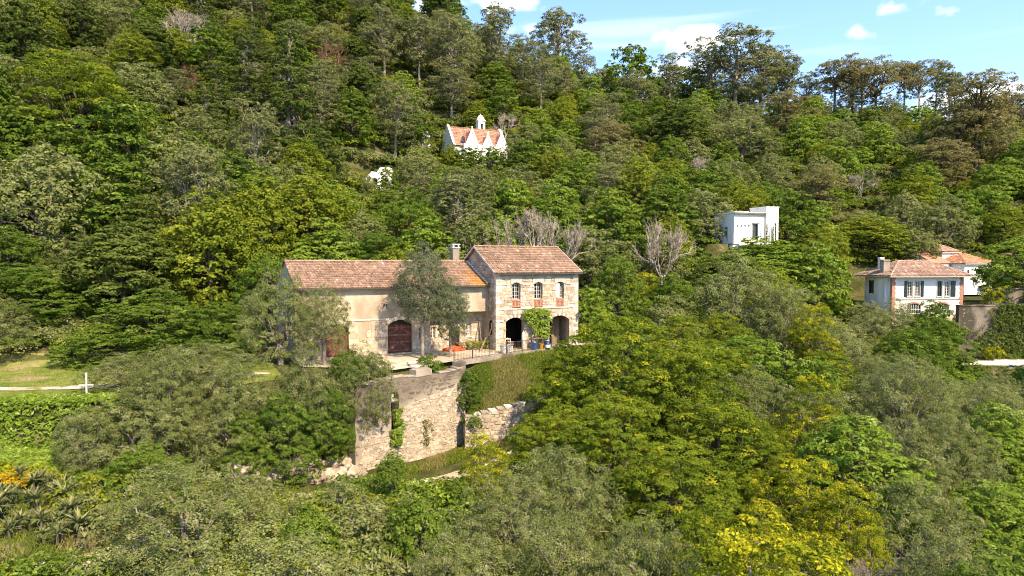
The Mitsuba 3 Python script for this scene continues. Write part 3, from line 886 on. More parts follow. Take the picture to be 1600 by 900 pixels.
    'third from left, very dark dense tree on the lower slope at far left',
    'third from left, very dark dense tree on the upper slope just left of the cottage',
    'twiggy grey-green tree before the left barn wall',
    'twiggy olive-grey tree left of the ruined wall top',
    'very dark dense tree on the lower slope above the flat-roofed house',
    'very dark dense tree on the lower slope just left of the cottage',
    'very dark dense tree on the lower slope right of the cottage',
    'very dark dense tree on the lower slope well left of the cottage',
    'very dark dense tree on the ridge around the gabled cottage',
    'white-branched dead tree in the hollow left of the white house',
    'wide twiggy shrub left of the lower centre',
    'windblown pine at the right end of the skyline row',
    'yellow-green acacia in the lower right ravine',
    'yellow-green acacia in the middle of the grove',
    'yellow-green acacia left of the villa in the ravine',
    'yellow-green acacia on the upper right of the grove',
    'yellow-green tree in the hollow right of the stone house',
    'yellowish olive tree at the bottom right edge',
]
TREES = [
    (5,14,2,-14.49,30,-5.68,0.937,0.625,318,16),(5,14,1,-22.62,41,-4.65,0.811,0.671,130,132),(5,14,2,-21.88,47,-0.32,0.93,0.374,183,297),
    (5,14,0,-17.42,44,-5.45,0.779,0.756,353,148),(5,14,1,-18.76,55,-0.22,0.802,0.982,333,154),(5,14,2,-14.94,54,1.19,0.534,0.668,271,550),
    (5,14,0,-11,48.72,-3.76,0.609,0.761,14,136),(5,14,1,-13.94,46.28,-4.22,0.627,0.783,238,551),(1,3,0,-14.67,43.2,-5.89,0.585,0.572,127,32),
    (1,3,1,-12.17,45.3,-5.01,0.396,0.495,332,36),(1,3,1,-16.46,42,-5.63,0.394,0.457,26,272),(5,14,2,-24.67,39,-4.18,0.447,0.519,80,488),
    (5,14,1,-26.41,46,-0.57,0.623,0.332,57,135),(5,14,2,-21.9,42.72,-2.54,0.578,0.723,190,299),(5,14,2,-14.34,46.12,-6.04,0.72,0.867,240,146),
    (5,14,1,-18.6,43.9,-4.58,0.686,0.805,126,130),(5,14,0,-21.91,42.68,-3.74,0.578,0.647,194,296),(6,15,0,-7.58,57.5,1.79,0.647,0.808,278,501),
    (6,15,1,-5.32,58.5,0.6,0.517,0.646,52,475),(8,18,0,-6.64,54.24,-1.46,0.661,0.756,6,29),(8,3,0,-3.39,54.6,-3.65,0.262,0.327,110,53),
    (8,18,1,-3.15,53.8,-4.88,0.429,0.417,143,275),(8,17,0,-10.22,50.52,-0.22,0.71,0.572,199,125),(8,18,0,-11.76,49.02,-0.22,0.689,0.684,36,113),
    (8,17,0,-8.68,34.58,-5.1,0.648,0.81,316,149),(8,18,1,-6.72,37.74,-3.96,0.407,0.508,64,487),(8,18,0,-4.28,31.14,-5.63,0.803,1.003,0,115),
    (8,17,0,-7.15,31.42,-5.57,1.104,0.971,107,558),(8,18,0,-9.02,29.7,-5.25,0.696,0.87,84,114),(8,18,0,-3.11,37.24,-5.72,0.524,0.654,148,112),
    (0,13,1,-1.79,39.4,-6.37,0.443,0.537,101,13),(0,13,0,1.82,45.84,-6.8,0.43,0.507,93,493),(5,11,2,50.75,97.96,-2.23,0.714,0.491,100,147),
    (8,18,1,60.82,101.24,-2.01,1.66,1.375,152,273),(8,18,0,56.74,100.74,-1.12,1.652,1.025,184,274),(0,0,0,8.06,52,-6.22,1.354,1.095,212,162),
    (0,0,1,3.92,52,-5.9,0.704,0.735,84,0),(0,0,2,12.46,50,-6.55,1.093,0.944,74,563),(0,0,0,13.28,44,-7.39,0.962,0.707,135,15),
    (0,0,1,6.34,42,-7.21,1.006,0.735,33,561),(0,0,2,2.49,44,-6.87,0.687,0.58,169,2),(0,0,1,8.75,37,-7.7,0.925,0.597,154,1),
    (0,0,2,15.44,43,-7.7,0.582,0.601,308,474),(5,14,2,2.57,34,-6.7,0.708,0.721,300,145),(5,14,0,0,32,-6.25,0.633,0.578,1,298),
    (5,14,1,-2.05,27,-6.64,0.562,0.524,305,127),(5,14,2,2.05,27,-7.44,0.619,0.69,347,128),(5,14,0,5.39,27,-7.54,0.562,0.703,173,120),
    (0,0,0,8.53,29,-8.5,0.574,0.639,33,42),(0,13,0,20.37,46,-7.1,0.701,0.876,158,496),(0,13,1,15.33,36,-8.57,0.717,0.752,181,111),
    (0,13,0,16.58,33,-8.06,0.503,0.628,156,109),(0,13,1,11.47,31,-8.64,0.545,0.681,246,108),(0,13,0,12.51,28,-9.3,0.623,0.719,356,107),
    (5,14,0,29.19,50,-7.1,0.885,1.041,161,290),(5,14,1,24.37,43,-7.85,0.851,0.771,94,28),(5,14,2,28.67,44,-7.6,0.687,0.764,246,289),
    (5,14,2,21.23,35,-8.74,0.729,0.713,241,27),(5,14,0,18.64,28,-8.93,0.583,0.729,90,565),(3,1,0,16.07,30.16,-9.23,0.459,0.514,131,294),
    (1,2,0,33.04,46,-7.3,0.808,0.499,11,9),(1,2,1,27.38,38,-8.39,0.668,0.468,183,10),(1,2,0,24.04,32,-9.47,0.562,0.53,206,119),
    (1,2,1,33.01,46.32,-7.27,0.597,0.664,9,263),(5,14,1,48.69,68,-6.71,0.467,0.531,281,34),(1,3,0,49.75,80,-6.28,1.166,0.8,214,277),
    (1,3,1,43.12,74,-6.52,1.002,0.76,187,52),(5,14,0,46.93,88,-4.87,1.008,0.889,192,133),(5,14,2,34.5,72,-6.61,0.975,1.07,296,137),
    (1,2,0,21.57,62,-5.53,1.162,0.829,4,160),(1,2,1,25.66,58,-6.59,0.747,0.747,231,161),(5,14,1,25.55,78,-3.75,1.462,1.609,23,157),
    (5,14,2,29.88,75,-3.88,1.015,1.269,92,35),(0,13,1,31.21,70,-3.15,0.656,0.82,319,562),(1,3,1,11.74,76,-0.34,0.791,0.944,100,8),
    (1,2,1,7.88,70,-0.22,0.615,0.662,60,11),(1,3,0,18.74,80,-1.16,0.833,0.806,125,278),(0,13,1,16.13,82,0.07,0.769,0.799,236,564),
    (1,4,1,37.93,104,4.63,1.828,0.706,262,12),(1,10,1,67.54,129.14,8.28,1.936,0.827,268,401),(1,10,1,50.14,110.64,5.18,1.175,0.866,236,400),
    (1,2,0,76.76,100.38,1.9,1.764,1.22,55,159),(5,14,1,50.84,90,-4.5,0.787,0.984,301,134),(1,3,0,54.79,89,-5.1,0.797,0.836,188,118),
    (8,18,1,65.06,100.74,-2.25,1.322,1.402,18,164),(4,9,2,84.95,222.64,53.26,1.391,0.946,221,59),(4,9,0,95.58,223.26,54.26,1.395,0.762,46,60),
    (4,6,1,108.01,219.16,51.95,1.307,0.949,106,19),(4,9,1,138.17,217.6,51.36,1.36,0.73,174,61),(4,6,0,135.51,187.3,38.84,1.277,0.84,262,18),
    (5,11,2,44.67,219.1,55.34,1.597,1.302,185,139),(5,11,0,28.91,215.2,57.25,1.345,1.161,174,141),(1,3,0,-44.96,64,2.13,1.266,0.561,141,495),
    (5,11,2,-50.24,74,7.71,1.464,1.373,279,5),(1,0,0,-60.8,95.24,22.04,1.884,1.591,47,7),(1,5,1,-49.13,86.8,13.88,1.356,1.256,351,33),
    (1,5,1,-46.16,78.1,8.37,1.22,1.001,156,14),(1,8,0,-38.06,66.78,2.07,1.252,0.835,40,163),(1,10,2,-31.97,72.16,2.69,1.353,1.189,76,158),
    (1,10,2,-29.82,79.98,5.16,1.299,1.175,352,498),(1,10,1,-26.51,88.92,8.33,1.556,1.085,247,497),(1,3,0,-35.03,58.7,-0.75,0.917,0.355,24,271),
    (1,3,0,-32.84,62.52,-0.21,1.107,0.591,307,49),(1,3,1,-27.11,62.8,-1.28,0.916,0.579,16,51),(1,3,0,-13.86,92.86,6.45,1.064,1.195,304,39),
    (1,3,1,-16.81,85.6,4.97,1.07,0.705,128,50),(2,7,0,-39.98,124.3,26.54,1.281,1.196,233,500),(2,7,1,-48.94,109.96,24.51,0.927,0.601,333,30),
    (3,1,0,-66.66,140.2,48.02,1.56,1.327,215,292),(3,16,0,-43.64,162.7,49.77,1.43,1.389,28,302),(3,16,0,-57.89,125,36.84,0.732,0.877,252,301),
    (1,4,1,-60.4,146.7,48,0.945,0.608,106,269),(1,8,0,-33.99,156.2,40.4,1.281,1.09,288,41),(4,9,0,-32.29,174.9,53.4,1.275,0.994,322,153),
    (4,9,1,-24.03,179.4,53.63,1.308,0.944,54,152),(4,9,0,-15.51,176.8,49.46,1.473,1.106,222,124),(4,9,1,-4.39,190.1,54.95,1.485,1.2,76,151),
    (4,9,1,14.55,218.84,63.77,2.097,1.205,30,499),(4,9,1,22.65,218.5,60.29,0.91,0.735,150,492),(4,9,0,7.57,181.8,46.15,1.136,0.947,72,155),
    (1,5,1,35.53,205.4,51.53,1.818,1.839,232,165),(1,4,0,56.94,223.5,55.92,2.356,1.508,267,264),(4,9,0,67.77,209.5,49.86,2.836,1.501,232,6),
    (4,9,2,61.72,215.16,52.94,2.016,1.081,249,276),(4,9,1,79.15,219.34,52.34,2.056,1.225,352,150),(5,11,2,55.68,166.5,31.49,2.081,1.2,162,126),
    (1,8,1,39.77,164.8,32.22,1.931,1.162,140,38),(7,12,0,87.72,217.8,51.77,1.225,1.401,149,490),(7,12,1,104.12,222.6,53.75,1.669,1.201,240,300),
    (4,6,0,107.27,203.24,45.69,1.472,1.159,206,17),(7,12,1,109.62,215.3,50.16,1.412,1.498,75,80),(7,12,0,122.27,214.7,49.48,1.207,1.413,57,79),
    (7,12,1,125.45,211.64,48.63,1.19,1.359,193,466),(7,12,0,136.28,222.26,52.36,1.042,1.287,272,559),(7,12,0,141.29,219.4,51.68,0.925,1.117,91,270),
    (4,6,1,112.48,166.3,29.12,1.7,1.317,321,156),(4,6,0,108.16,166.46,29.5,1.135,0.897,255,26),(3,1,1,144.61,201.1,44.37,1.178,1.336,173,3),
    (3,1,0,76.67,151,20.74,0.973,0.891,92,293),(3,1,1,41.61,149,23.54,1.047,0.887,45,291),(3,1,0,19.31,88,1.83,1.134,1.418,251,557),
    (3,1,1,2.71,83,7.49,0.681,0.851,139,122),(3,1,0,5.65,84,1.78,1.279,1.46,263,123),(3,1,0,0,85,4.28,0.896,1.12,280,121),
    (3,1,0,-1.52,163.4,35.43,0.957,0.989,257,4),(3,1,1,-53.88,145.46,44.36,1.022,0.667,184,494),(1,5,0,-22.73,125.78,19.71,0.445,0.505,182,40),
    (5,11,2,-26.31,123.84,20.07,0.387,0.406,300,489),(5,11,2,-17.87,132.42,21.4,1.034,0.899,17,295),(1,11,1,0.41,145.74,27.37,0.668,0.835,186,144),
    (1,10,2,-13.09,146.52,27.27,0.659,0.548,342,491),(1,5,1,-4.28,143.8,25.62,0.659,0.579,248,116),(1,5,1,-9.25,146.24,26.73,0.914,0.498,353,117),
    (1,10,2,-14.56,156.62,32,0.783,0.461,150,37),(1,5,1,2.65,142.3,24.71,0.889,0.754,332,31),(0,0,2,16.58,56.2,-6.03,1.038,0.798,21,465),
    (1,3,0,-49.83,67.63,4.47,0.91,0.733,166,406),(0,0,1,22.35,71.69,-4.4,0.927,0.723,245,399),(1,4,0,-19.23,77.09,1.84,0.877,0.741,337,448),
    (5,11,0,-25.31,74.24,1.75,0.864,0.683,146,212),(5,14,1,32.9,56.67,-6.74,1.09,0.895,349,88),(5,14,1,15.08,63.06,-4.69,0.826,0.687,350,189),
    (5,14,1,-56.71,71.58,7.41,1.039,0.75,153,191),(5,14,0,-8.76,23.49,-7.11,0.919,0.735,19,87),(0,0,0,30.14,65.32,-6.57,0.796,0.662,195,560),
    (5,14,2,23.75,51.66,-6.93,0.858,0.726,125,192),(5,14,1,39.81,61.83,-6.5,0.492,0.312,100,67),(1,8,1,-39.67,74.05,5.23,0.933,0.849,50,392),
    (5,14,1,37.12,52.55,-7.07,0.795,0.741,345,55),(5,14,1,43.97,64.75,-6.42,0.477,0.307,61,479),(1,10,1,-12.74,77.32,1.26,0.906,0.859,292,246),
    (0,13,0,8.49,22.65,-9.76,1.116,1.031,188,110),(5,14,1,-0.89,21.88,-8.68,0.845,0.823,61,131),(5,14,1,50.15,63.17,-6.75,0.534,0.329,137,502),
    (5,14,2,36.79,67.04,-6.66,0.884,0.744,321,418),(1,4,0,58.01,72.25,-7.41,1.047,0.792,185,350),(5,14,0,45.09,56.58,-6.79,0.852,0.741,257,329),
    (5,14,1,-45.16,70.75,5.15,0.922,0.722,126,518),(1,3,1,-17.67,22.42,-6.68,0.473,0.314,38,171),(1,3,1,-19.67,36.11,-4.94,0.509,0.344,118,513),
    (0,0,0,16.71,67.88,-4.36,0.842,0.77,279,262),(1,3,1,16.84,22.35,-10.98,0.982,0.929,47,44),(5,11,0,37.41,77.88,-5.77,0.991,0.718,312,327),
    (5,14,2,-45.13,58.01,0.46,0.865,0.689,311,417),(1,4,1,61.64,77.78,-6.93,0.794,0.668,298,436),(1,3,1,-24.29,68.55,-0.03,0.996,0.907,110,308),
    (1,4,0,48.65,73.73,-6.76,0.52,0.304,272,213),(1,8,1,-54.68,77.06,10.18,0.916,0.817,96,255),(5,11,1,17.09,73.22,-2.94,0.799,0.774,332,416),
    (5,14,2,39.96,56.87,-6.72,0.884,0.639,304,468),(5,14,0,35.07,62.22,-6.68,0.92,0.674,132,519),(5,14,0,18.37,50.96,-6.79,0.937,0.875,6,326),
    (4,9,1,-36.03,77.96,5.92,1.016,0.763,294,504),(5,14,1,53.83,67.82,-7.19,0.551,0.387,173,280),(1,2,1,20.39,40,-8.16,1.043,0.816,126,266),
    (1,10,1,-16.33,104.13,10.92,0.804,0.458,183,370),(1,8,1,-83.55,106.4,35.24,1.251,1.057,216,463),(1,5,1,-63.33,101.69,26.54,0.959,0.893,20,408),
    (1,10,2,5.94,102.08,7.78,0.958,0.711,223,234),(1,5,0,-52.96,98.6,21.49,0.981,0.784,241,311),(1,4,0,0.07,106,9.23,1.228,1.148,35,352),
    (5,11,2,-43.59,89.6,13.93,1.325,1.184,15,129),(1,10,2,-31.93,105.72,16.64,1.187,0.958,278,372),(1,5,1,-55.5,85.52,15.17,1.047,0.896,340,63),
    (1,5,1,-19.88,110.77,14.25,0.701,0.488,46,409),(5,11,1,10.7,88.58,3.28,1.297,0.942,113,190),(1,8,1,-72.24,106.17,31.8,0.982,0.793,155,106),
    (5,11,0,-4.87,89.14,4.91,1.052,0.93,346,349),(1,5,2,-60.42,76.71,11.27,1.012,0.786,44,170),(5,11,0,-42.36,106.81,20.93,1.079,0.767,17,424),
    (1,5,1,-39.25,94.76,14.75,0.953,0.764,161,314),(1,4,1,-18.8,97.28,9.12,0.791,0.528,272,353),(1,5,0,-33.48,89.85,10.63,0.954,0.851,279,307),
    (4,9,1,-7.92,98.4,8.32,1.128,0.66,40,505),(5,11,0,-71.67,97.49,26.57,1.24,1.113,254,520),(4,6,1,34.61,97.18,1.13,0.617,0.292,292,20),
    (1,4,1,-10.19,107,11.04,1.254,1.037,160,215),(1,8,1,26.19,94.01,1.98,0.758,0.497,122,554),(5,11,0,-60.57,111.95,31.24,1.176,0.962,175,332),
    (4,9,2,-37.84,101.07,16.29,0.965,0.764,312,385),(1,10,0,-49.97,92.61,17.88,1.158,0.93,154,369),(1,5,1,-69.18,88.66,20.82,1.294,1.225,226,405),
    (1,10,0,23.22,100.45,5.86,0.993,0.863,145,371),(5,11,1,43.1,94.77,-3.31,0.74,0.461,104,198),(1,10,1,33.16,89.47,-1.88,1.255,0.939,346,228),
    (1,4,1,39.02,84.5,-4.25,0.668,0.477,133,265),(1,4,0,45.92,106.05,3.65,0.779,0.434,263,218),(1,10,1,-41,80.47,8.68,0.973,0.733,146,284),
    (5,11,0,-1.32,111.83,11.7,1.044,0.985,60,420),(1,5,2,24.42,110.5,10.39,1.195,0.854,238,84),(5,11,0,-8.78,80.93,2.42,1.026,0.737,58,530),
    (1,5,0,-63.05,82.83,15.65,0.99,0.9,59,512),(1,10,0,-25.81,102.4,13.37,0.746,0.535,40,233),(1,5,0,25.34,86.04,-1.43,0.938,0.671,306,43),
    (1,8,1,-78.53,110.95,36.28,1.291,1.178,187,548),(1,4,1,7.42,110.56,11.15,1.144,1.068,109,217),(1,10,1,14.44,102.7,7.51,1.202,1.093,229,540),
    (1,10,1,32.11,83.22,-3.93,1.133,0.913,170,365),(1,5,2,5.43,95.62,5.84,1.228,0.924,205,176),(5,11,2,-31.84,96.49,12.8,1.051,0.97,167,336),
    (1,10,2,43.14,80.98,-5.63,0.635,0.457,351,283),(1,8,0,-65.38,107.23,29.85,1.063,0.853,5,486),(1,8,0,29.71,101.14,4.43,0.691,0.378,111,552),
    (5,11,1,-47.42,103.07,21.15,1.109,1.033,100,199),(1,4,1,-2.95,101.4,8.5,0.989,0.718,111,438),(1,5,0,-44.81,97.46,18.09,0.964,0.712,62,177),
    (1,4,1,-10.66,87.63,4.8,1.113,0.884,74,364),(5,11,2,14.06,108.81,9.76,1.051,0.997,271,422),(1,5,0,13.45,95.63,4.93,1.34,1.108,273,514),
    (1,5,2,-77.85,101.65,31.46,1.18,0.853,0,174),(5,11,0,20.27,95.44,3.83,0.974,0.858,306,90),(1,8,0,-36.71,111.23,20.48,0.971,0.784,223,555),
    (1,4,1,-0.77,93.36,5.24,1.03,0.883,331,531),(1,8,1,-57.75,103.55,25.59,1.027,0.828,276,473),(1,4,0,-25.91,108.13,15.09,0.655,0.469,55,439),
    (1,4,1,-25.31,96.16,11.03,0.977,0.817,290,216),(1,10,1,-1.99,80.04,0.95,1.055,0.787,75,383),(1,4,1,56.59,95.34,-3.35,0.636,0.379,295,214),
    (1,5,1,-37.06,84.05,9.11,1.089,0.798,63,477),(1,8,0,-87.63,110.91,38.97,1.073,0.856,300,256),(5,11,2,-19.96,91.09,7.12,0.945,0.787,259,435),
    (5,11,0,-69.6,111.68,34.58,0.996,0.78,271,469),(5,14,1,-19.18,71.88,0.17,0.941,0.864,331,328),(1,5,1,-62.38,88.73,18.87,0.999,0.839,226,83),
    (1,4,1,45.04,100.34,-0.07,1.197,1.074,143,355),(1,4,1,-22.45,82.42,4.52,1.125,0.856,251,227),(1,4,1,-26.03,164.89,41.93,1.182,1.12,290,268),
    (5,11,0,-83.61,148.09,57.52,1.043,0.868,262,345),(1,10,2,83.53,143.37,16.14,1.288,1.078,110,242),(1,10,1,74.12,163.83,28.78,0.996,0.776,166,244),
    (4,6,1,96.89,155.25,23.36,1.335,0.663,181,24),(1,5,1,44.06,172.83,35.26,1.32,1.184,348,324),(2,7,1,-49.29,152.68,45.69,0.991,0.691,194,306),
    (4,6,0,61.66,137.01,14.04,1.001,0.68,178,21),(1,5,2,49.05,158.43,26.99,0.981,0.76,355,183),(5,11,0,21.46,140.03,22.29,1.211,1.103,129,94),
    (2,7,1,-50.55,130.79,35.68,1.293,0.837,2,402),(5,11,2,41,138.15,18.33,1.248,1.068,191,138),(1,5,1,46.12,115.4,8.7,1.171,1.023,46,309),
    (1,5,0,38.97,131.33,16.39,1.23,0.906,25,172),(5,11,1,1.5,126.44,17.97,1.138,0.819,100,331),(5,11,0,-93.92,133.07,54.12,1.086,1.039,275,89),
    (2,7,0,-74.08,174.24,70.35,1.186,0.695,155,82),(5,11,2,68.76,152.97,22.3,1.059,0.996,353,211),(1,5,1,-42.52,152.87,43,1.062,0.87,226,186),
    (1,8,0,-39.22,172.94,55.29,1.038,0.778,102,464),(1,4,0,82.41,162.65,27.28,1.048,0.782,174,485),(1,5,2,48.5,132.7,14.13,1.059,0.8,162,407),
    (2,7,1,-77.78,168.09,68.04,1.08,0.581,288,169),(4,9,1,-15.48,117.95,16.06,0.798,0.371,66,384),(1,10,1,40.95,118.15,11.96,1.025,0.874,132,449),
    (1,5,0,-88.79,158.82,65.61,1.28,1.104,101,478),(5,11,1,83.75,131.92,9.85,1.18,1.111,320,419),(1,10,1,31.12,155.49,27.61,0.97,0.713,266,544),
    (4,6,1,21.91,151.08,27.18,1.045,0.628,165,25),(1,10,1,0.75,117.58,13.65,0.986,0.807,234,368),(1,4,1,12.91,160.62,32.47,1.054,0.871,214,537),
    (1,4,0,8.72,151.25,28.44,1.281,0.92,307,446),(5,11,1,-32.86,124.03,22.82,0.754,0.499,185,196),(5,11,0,55.81,143.13,17.97,1.034,0.948,278,343),
    (1,10,1,-94.18,144.11,59.57,1.197,1.134,130,287),(1,10,2,12.58,170.42,38.51,1.156,0.917,359,243),(1,10,0,-67.01,122.36,39.36,1.197,0.888,73,539),
    (5,11,2,-91.33,118.19,44.78,1.163,1.064,180,195),(1,5,0,-32.57,139.52,31.61,1.14,0.975,314,175),(5,11,2,-105.56,158.73,70.86,1.247,1.18,114,527),
    (1,4,1,95.48,161.8,26.8,1.058,0.822,85,224),(5,11,2,-86.92,127.16,48.05,1.333,1.266,108,68),(4,9,2,-38.81,142.27,35.68,1.152,0.669,209,252),
    (1,10,0,94.91,132.37,10.99,1.035,0.764,276,230),(1,5,2,-114.45,149.91,69.54,1.098,0.829,110,185),(1,5,0,-22.86,157.6,33.98,1.033,0.737,136,323),
    (1,10,1,-101.56,128.88,53.3,1.259,1.061,63,232),(1,4,1,71.1,170.95,32.6,1.224,1.142,187,267),(1,4,0,89.6,149.44,19.76,1.055,1.003,229,536),
    (5,11,2,58.38,154.83,24.77,0.979,0.834,264,481),(5,11,2,99.48,174.76,34.07,0.971,0.831,88,348),(5,11,0,-106.88,147.81,66.06,1.263,1.151,110,208),
    (1,5,2,-89.52,170.35,72.23,1.196,1.115,268,54),(1,10,0,132.28,171.99,32.3,0.971,0.766,297,379),(1,10,0,8.78,138.55,21.78,1.059,0.893,21,451),
    (5,11,0,118.99,149.27,21.6,1.341,1.181,266,344),(1,5,2,-96.84,157.37,67.73,1.106,0.986,135,516),(1,5,2,-99.18,167.68,73.36,1.235,1.127,313,85),
    (1,8,0,-111.64,162.04,74.8,0.977,0.837,103,259),(1,4,1,108.51,150.35,21.75,1.151,0.88,331,471),(2,7,0,-50.84,118.7,29.76,1.04,0.616,90,167),
    (5,11,1,52.24,173.14,34.96,1.057,0.835,170,430),(1,5,2,-58.69,135.03,42.1,1.303,1.031,278,411),(1,10,0,22.38,121.62,14.78,1.276,1.126,247,101),
    (5,11,1,3.95,156.25,30.68,0.984,0.896,202,210),(1,5,1,-10.32,139.16,23.59,0.641,0.409,349,310),(1,5,2,26.93,117.93,13.29,1.007,0.881,194,64),
    (5,11,0,-71.5,132.27,45.58,1.094,0.801,88,281),(1,4,1,14.7,137.72,21.54,1.073,0.861,220,354),(1,4,1,89.86,136.99,12.95,0.979,0.899,177,437),
    (1,10,2,46.45,125.67,12.62,1,0.727,260,366),(5,11,1,23.6,128.58,17.73,1.049,1.005,258,521),(1,10,1,31.05,135.09,19.26,1.144,0.888,294,77),
    (4,9,0,-52.77,168.26,57.64,0.944,0.468,167,391),(1,8,1,-31.61,115.09,19.02,0.98,0.931,311,553),(1,10,1,-63.26,161.51,57.52,1.005,0.714,315,382),
    (4,9,2,19.09,158.85,30.94,0.952,0.608,29,547),(5,11,2,40.68,157.8,27.66,1.193,0.885,95,482),(5,11,1,-81.62,135.38,50.8,1.26,0.99,196,56),
    (1,5,1,29.92,171.41,36.18,1.093,0.937,46,517),(2,7,1,-57.98,155.52,52.05,1.078,0.584,335,476),(1,10,1,100.4,125.45,7.8,0.947,0.744,55,367),
    (5,11,0,106.8,135.52,13.72,1.159,0.885,184,330),(1,10,1,-83.41,121.39,44.02,1.198,1.112,134,450),(4,9,2,-34.66,163.93,45.98,0.956,0.528,66,460),
    (5,11,1,-102.25,143.56,62.4,0.985,0.872,7,432),(1,5,1,-13.8,127.48,19.14,0.744,0.508,180,312),(1,5,1,-2.53,172.75,42.18,0.992,0.887,293,321),
    (1,10,0,-77.71,156.81,60.38,1.015,0.966,262,245),(1,5,2,-107.13,170.46,77.65,1.097,1.019,43,414),(1,8,0,-83.65,162.78,66.14,1.17,0.967,49,396),
    (1,10,1,-0.78,135.69,21.82,0.726,0.476,220,231),(4,9,0,-65.67,174.89,67.16,1.304,0.764,78,462),(1,8,1,-80.52,129.52,47.1,0.986,0.908,184,78),
    (5,11,1,-66.61,167.8,62.82,0.986,0.699,1,143),(2,7,0,-46.83,137.19,36.36,1.096,0.711,47,304),(1,4,1,6.07,168.13,37.37,0.955,0.811,238,225),
    (5,11,1,-88.6,139.8,55.67,1.138,1.036,93,480),(2,7,1,-73.26,161.68,61.79,1.013,0.597,82,404),(4,9,0,-24.85,146.4,30.2,1.322,0.824,196,105),
    (5,11,1,6.18,119.29,14.37,1.004,0.772,179,197),(1,4,0,101.65,145.96,19.19,1.031,0.948,45,75),(1,4,1,114.27,144.17,18.49,1.198,0.867,154,58),
    (4,9,1,16.75,120.66,14.61,0.955,0.544,227,506),(5,11,2,74.54,127.3,7.42,1.045,0.751,294,193),(1,10,1,-18.12,140.63,25.16,0.713,0.469,199,288),
    (1,5,2,34.49,148.96,24.19,1.001,0.944,118,66),(1,10,1,-65.05,134.47,43.91,0.966,0.915,356,235),(4,9,0,-14.93,170.15,43.43,1.303,0.619,216,509),
    (1,4,0,90.81,169.21,31.83,1.158,0.993,155,363),(1,5,2,10.96,128.76,18.02,1.027,0.809,244,410),(1,5,0,-45.7,144.47,40.13,1.32,1.19,311,325),
    (5,11,0,31.75,113.37,10.9,1.282,0.95,209,334),(5,11,0,-101.12,136.83,58.22,1.264,1.133,165,421),(5,11,0,83.3,174.31,34.17,1.285,1.054,91,434),
    (1,4,0,57.43,129.52,10.02,1.059,0.968,30,440),(2,7,1,-67.89,152.39,54.31,1.139,0.715,293,511),(1,5,1,115.14,155.5,24.75,1.079,0.938,31,48),
    (4,9,2,-37.75,135.37,31.32,1.067,0.608,72,247),(1,4,0,64.14,143.2,16.97,1.186,1.043,281,447),(1,5,2,-74.69,145.33,53.15,0.981,0.756,25,279),
    (4,9,2,22.83,166.82,34.34,1.154,0.714,79,390),(5,11,2,78.7,137.05,11.85,1.154,1.056,27,335),(1,5,1,33.21,126.01,15.35,1.081,0.882,334,313),
    (1,4,1,74.38,157.03,24.77,1.192,1.126,31,76),(4,9,1,-58.41,118.59,34.28,0.728,0.354,308,248),(1,10,2,-8.6,166.85,38.66,1.018,0.726,111,286),
    (5,11,2,70.23,136.78,13.11,0.806,0.577,327,423),(1,4,1,127.89,161.76,28.4,1.193,0.981,60,503),(1,10,2,40.54,124.9,14.34,0.991,0.803,350,229),
    (1,4,1,106.58,174.66,33.05,1.33,1.062,266,99),(1,5,0,-10.08,115.94,14.08,1.01,0.815,330,173),(5,11,0,-6.56,123.46,17.35,1.169,0.832,99,194),
    (1,4,0,97.12,139.35,14.33,1.188,0.924,21,351),(5,11,2,123.97,172.12,32.21,1.21,1.074,10,431),(5,11,1,10.43,145.24,25.07,1.061,0.988,243,433),
    (5,11,0,47.13,144.3,20.57,1.147,0.915,209,525),(5,11,2,-21.33,119.31,17.34,0.591,0.37,346,333),(1,8,0,-67.28,128.3,41.92,1.097,0.982,48,393),
    (1,4,1,121.14,164.32,29.13,1.037,0.798,355,57),(5,11,0,62.84,200.05,45.73,1.107,0.951,322,200),(1,8,0,-64.78,202.48,85.37,1.268,1.113,202,395),
    (1,10,1,121.46,183.72,37.69,1.282,0.974,306,543),(1,4,0,113.44,192.44,40.16,1.224,1.162,216,445),(1,4,0,95.74,198.98,44.02,1.098,0.822,74,444),
    (5,11,1,50.97,194.78,44.62,1.341,0.992,315,347),(1,5,0,-17.79,204.14,72.15,1.293,1.088,333,45),(1,5,1,30.73,187.44,44.33,1.103,0.946,24,415),
    (4,9,0,-88.35,180.69,78.17,1.323,0.863,298,254),(5,11,1,98.55,184.56,37.68,1.072,0.973,308,529),(1,5,0,102.82,197.05,43.09,1.04,0.779,143,319),
    (1,5,0,74.75,192.8,41.51,1.138,1.04,34,320),(5,11,1,52.99,181.56,39.1,0.937,0.809,295,206),(1,5,1,-98.95,198.43,89.62,1.045,0.887,266,46),
    (4,9,0,-40.79,194.43,72.82,0.977,0.632,317,546),(1,8,0,-52.46,186.03,70.4,1.279,1.006,332,260),(1,5,1,63.75,175.47,34.72,0.977,0.694,120,413),
    (1,10,2,81.92,203.11,45.04,1.011,0.904,20,373),(1,4,1,123.3,200.84,43.46,0.945,0.718,38,441),(1,8,0,-29.36,190.18,66.31,1.077,0.867,256,397),
    (5,11,0,-80.63,195.14,84.55,1.269,1,242,91),(1,10,1,160.82,204.64,45.23,1.233,0.932,224,374),(1,4,1,55.09,202.06,47.65,1.198,1.076,84,359),
    (1,8,0,-39.09,184.31,64.48,1.154,1.031,105,549),(4,9,2,7.83,194.21,53.2,1.048,0.572,54,253),(1,4,0,84.75,183.07,37.31,1.007,0.891,187,538),
    (1,10,2,87.21,196.67,42.53,0.965,0.702,78,240),(1,10,2,106.84,186.01,38.83,0.962,0.75,119,381),(1,4,1,-51.36,201,81.11,0.94,0.779,147,533),
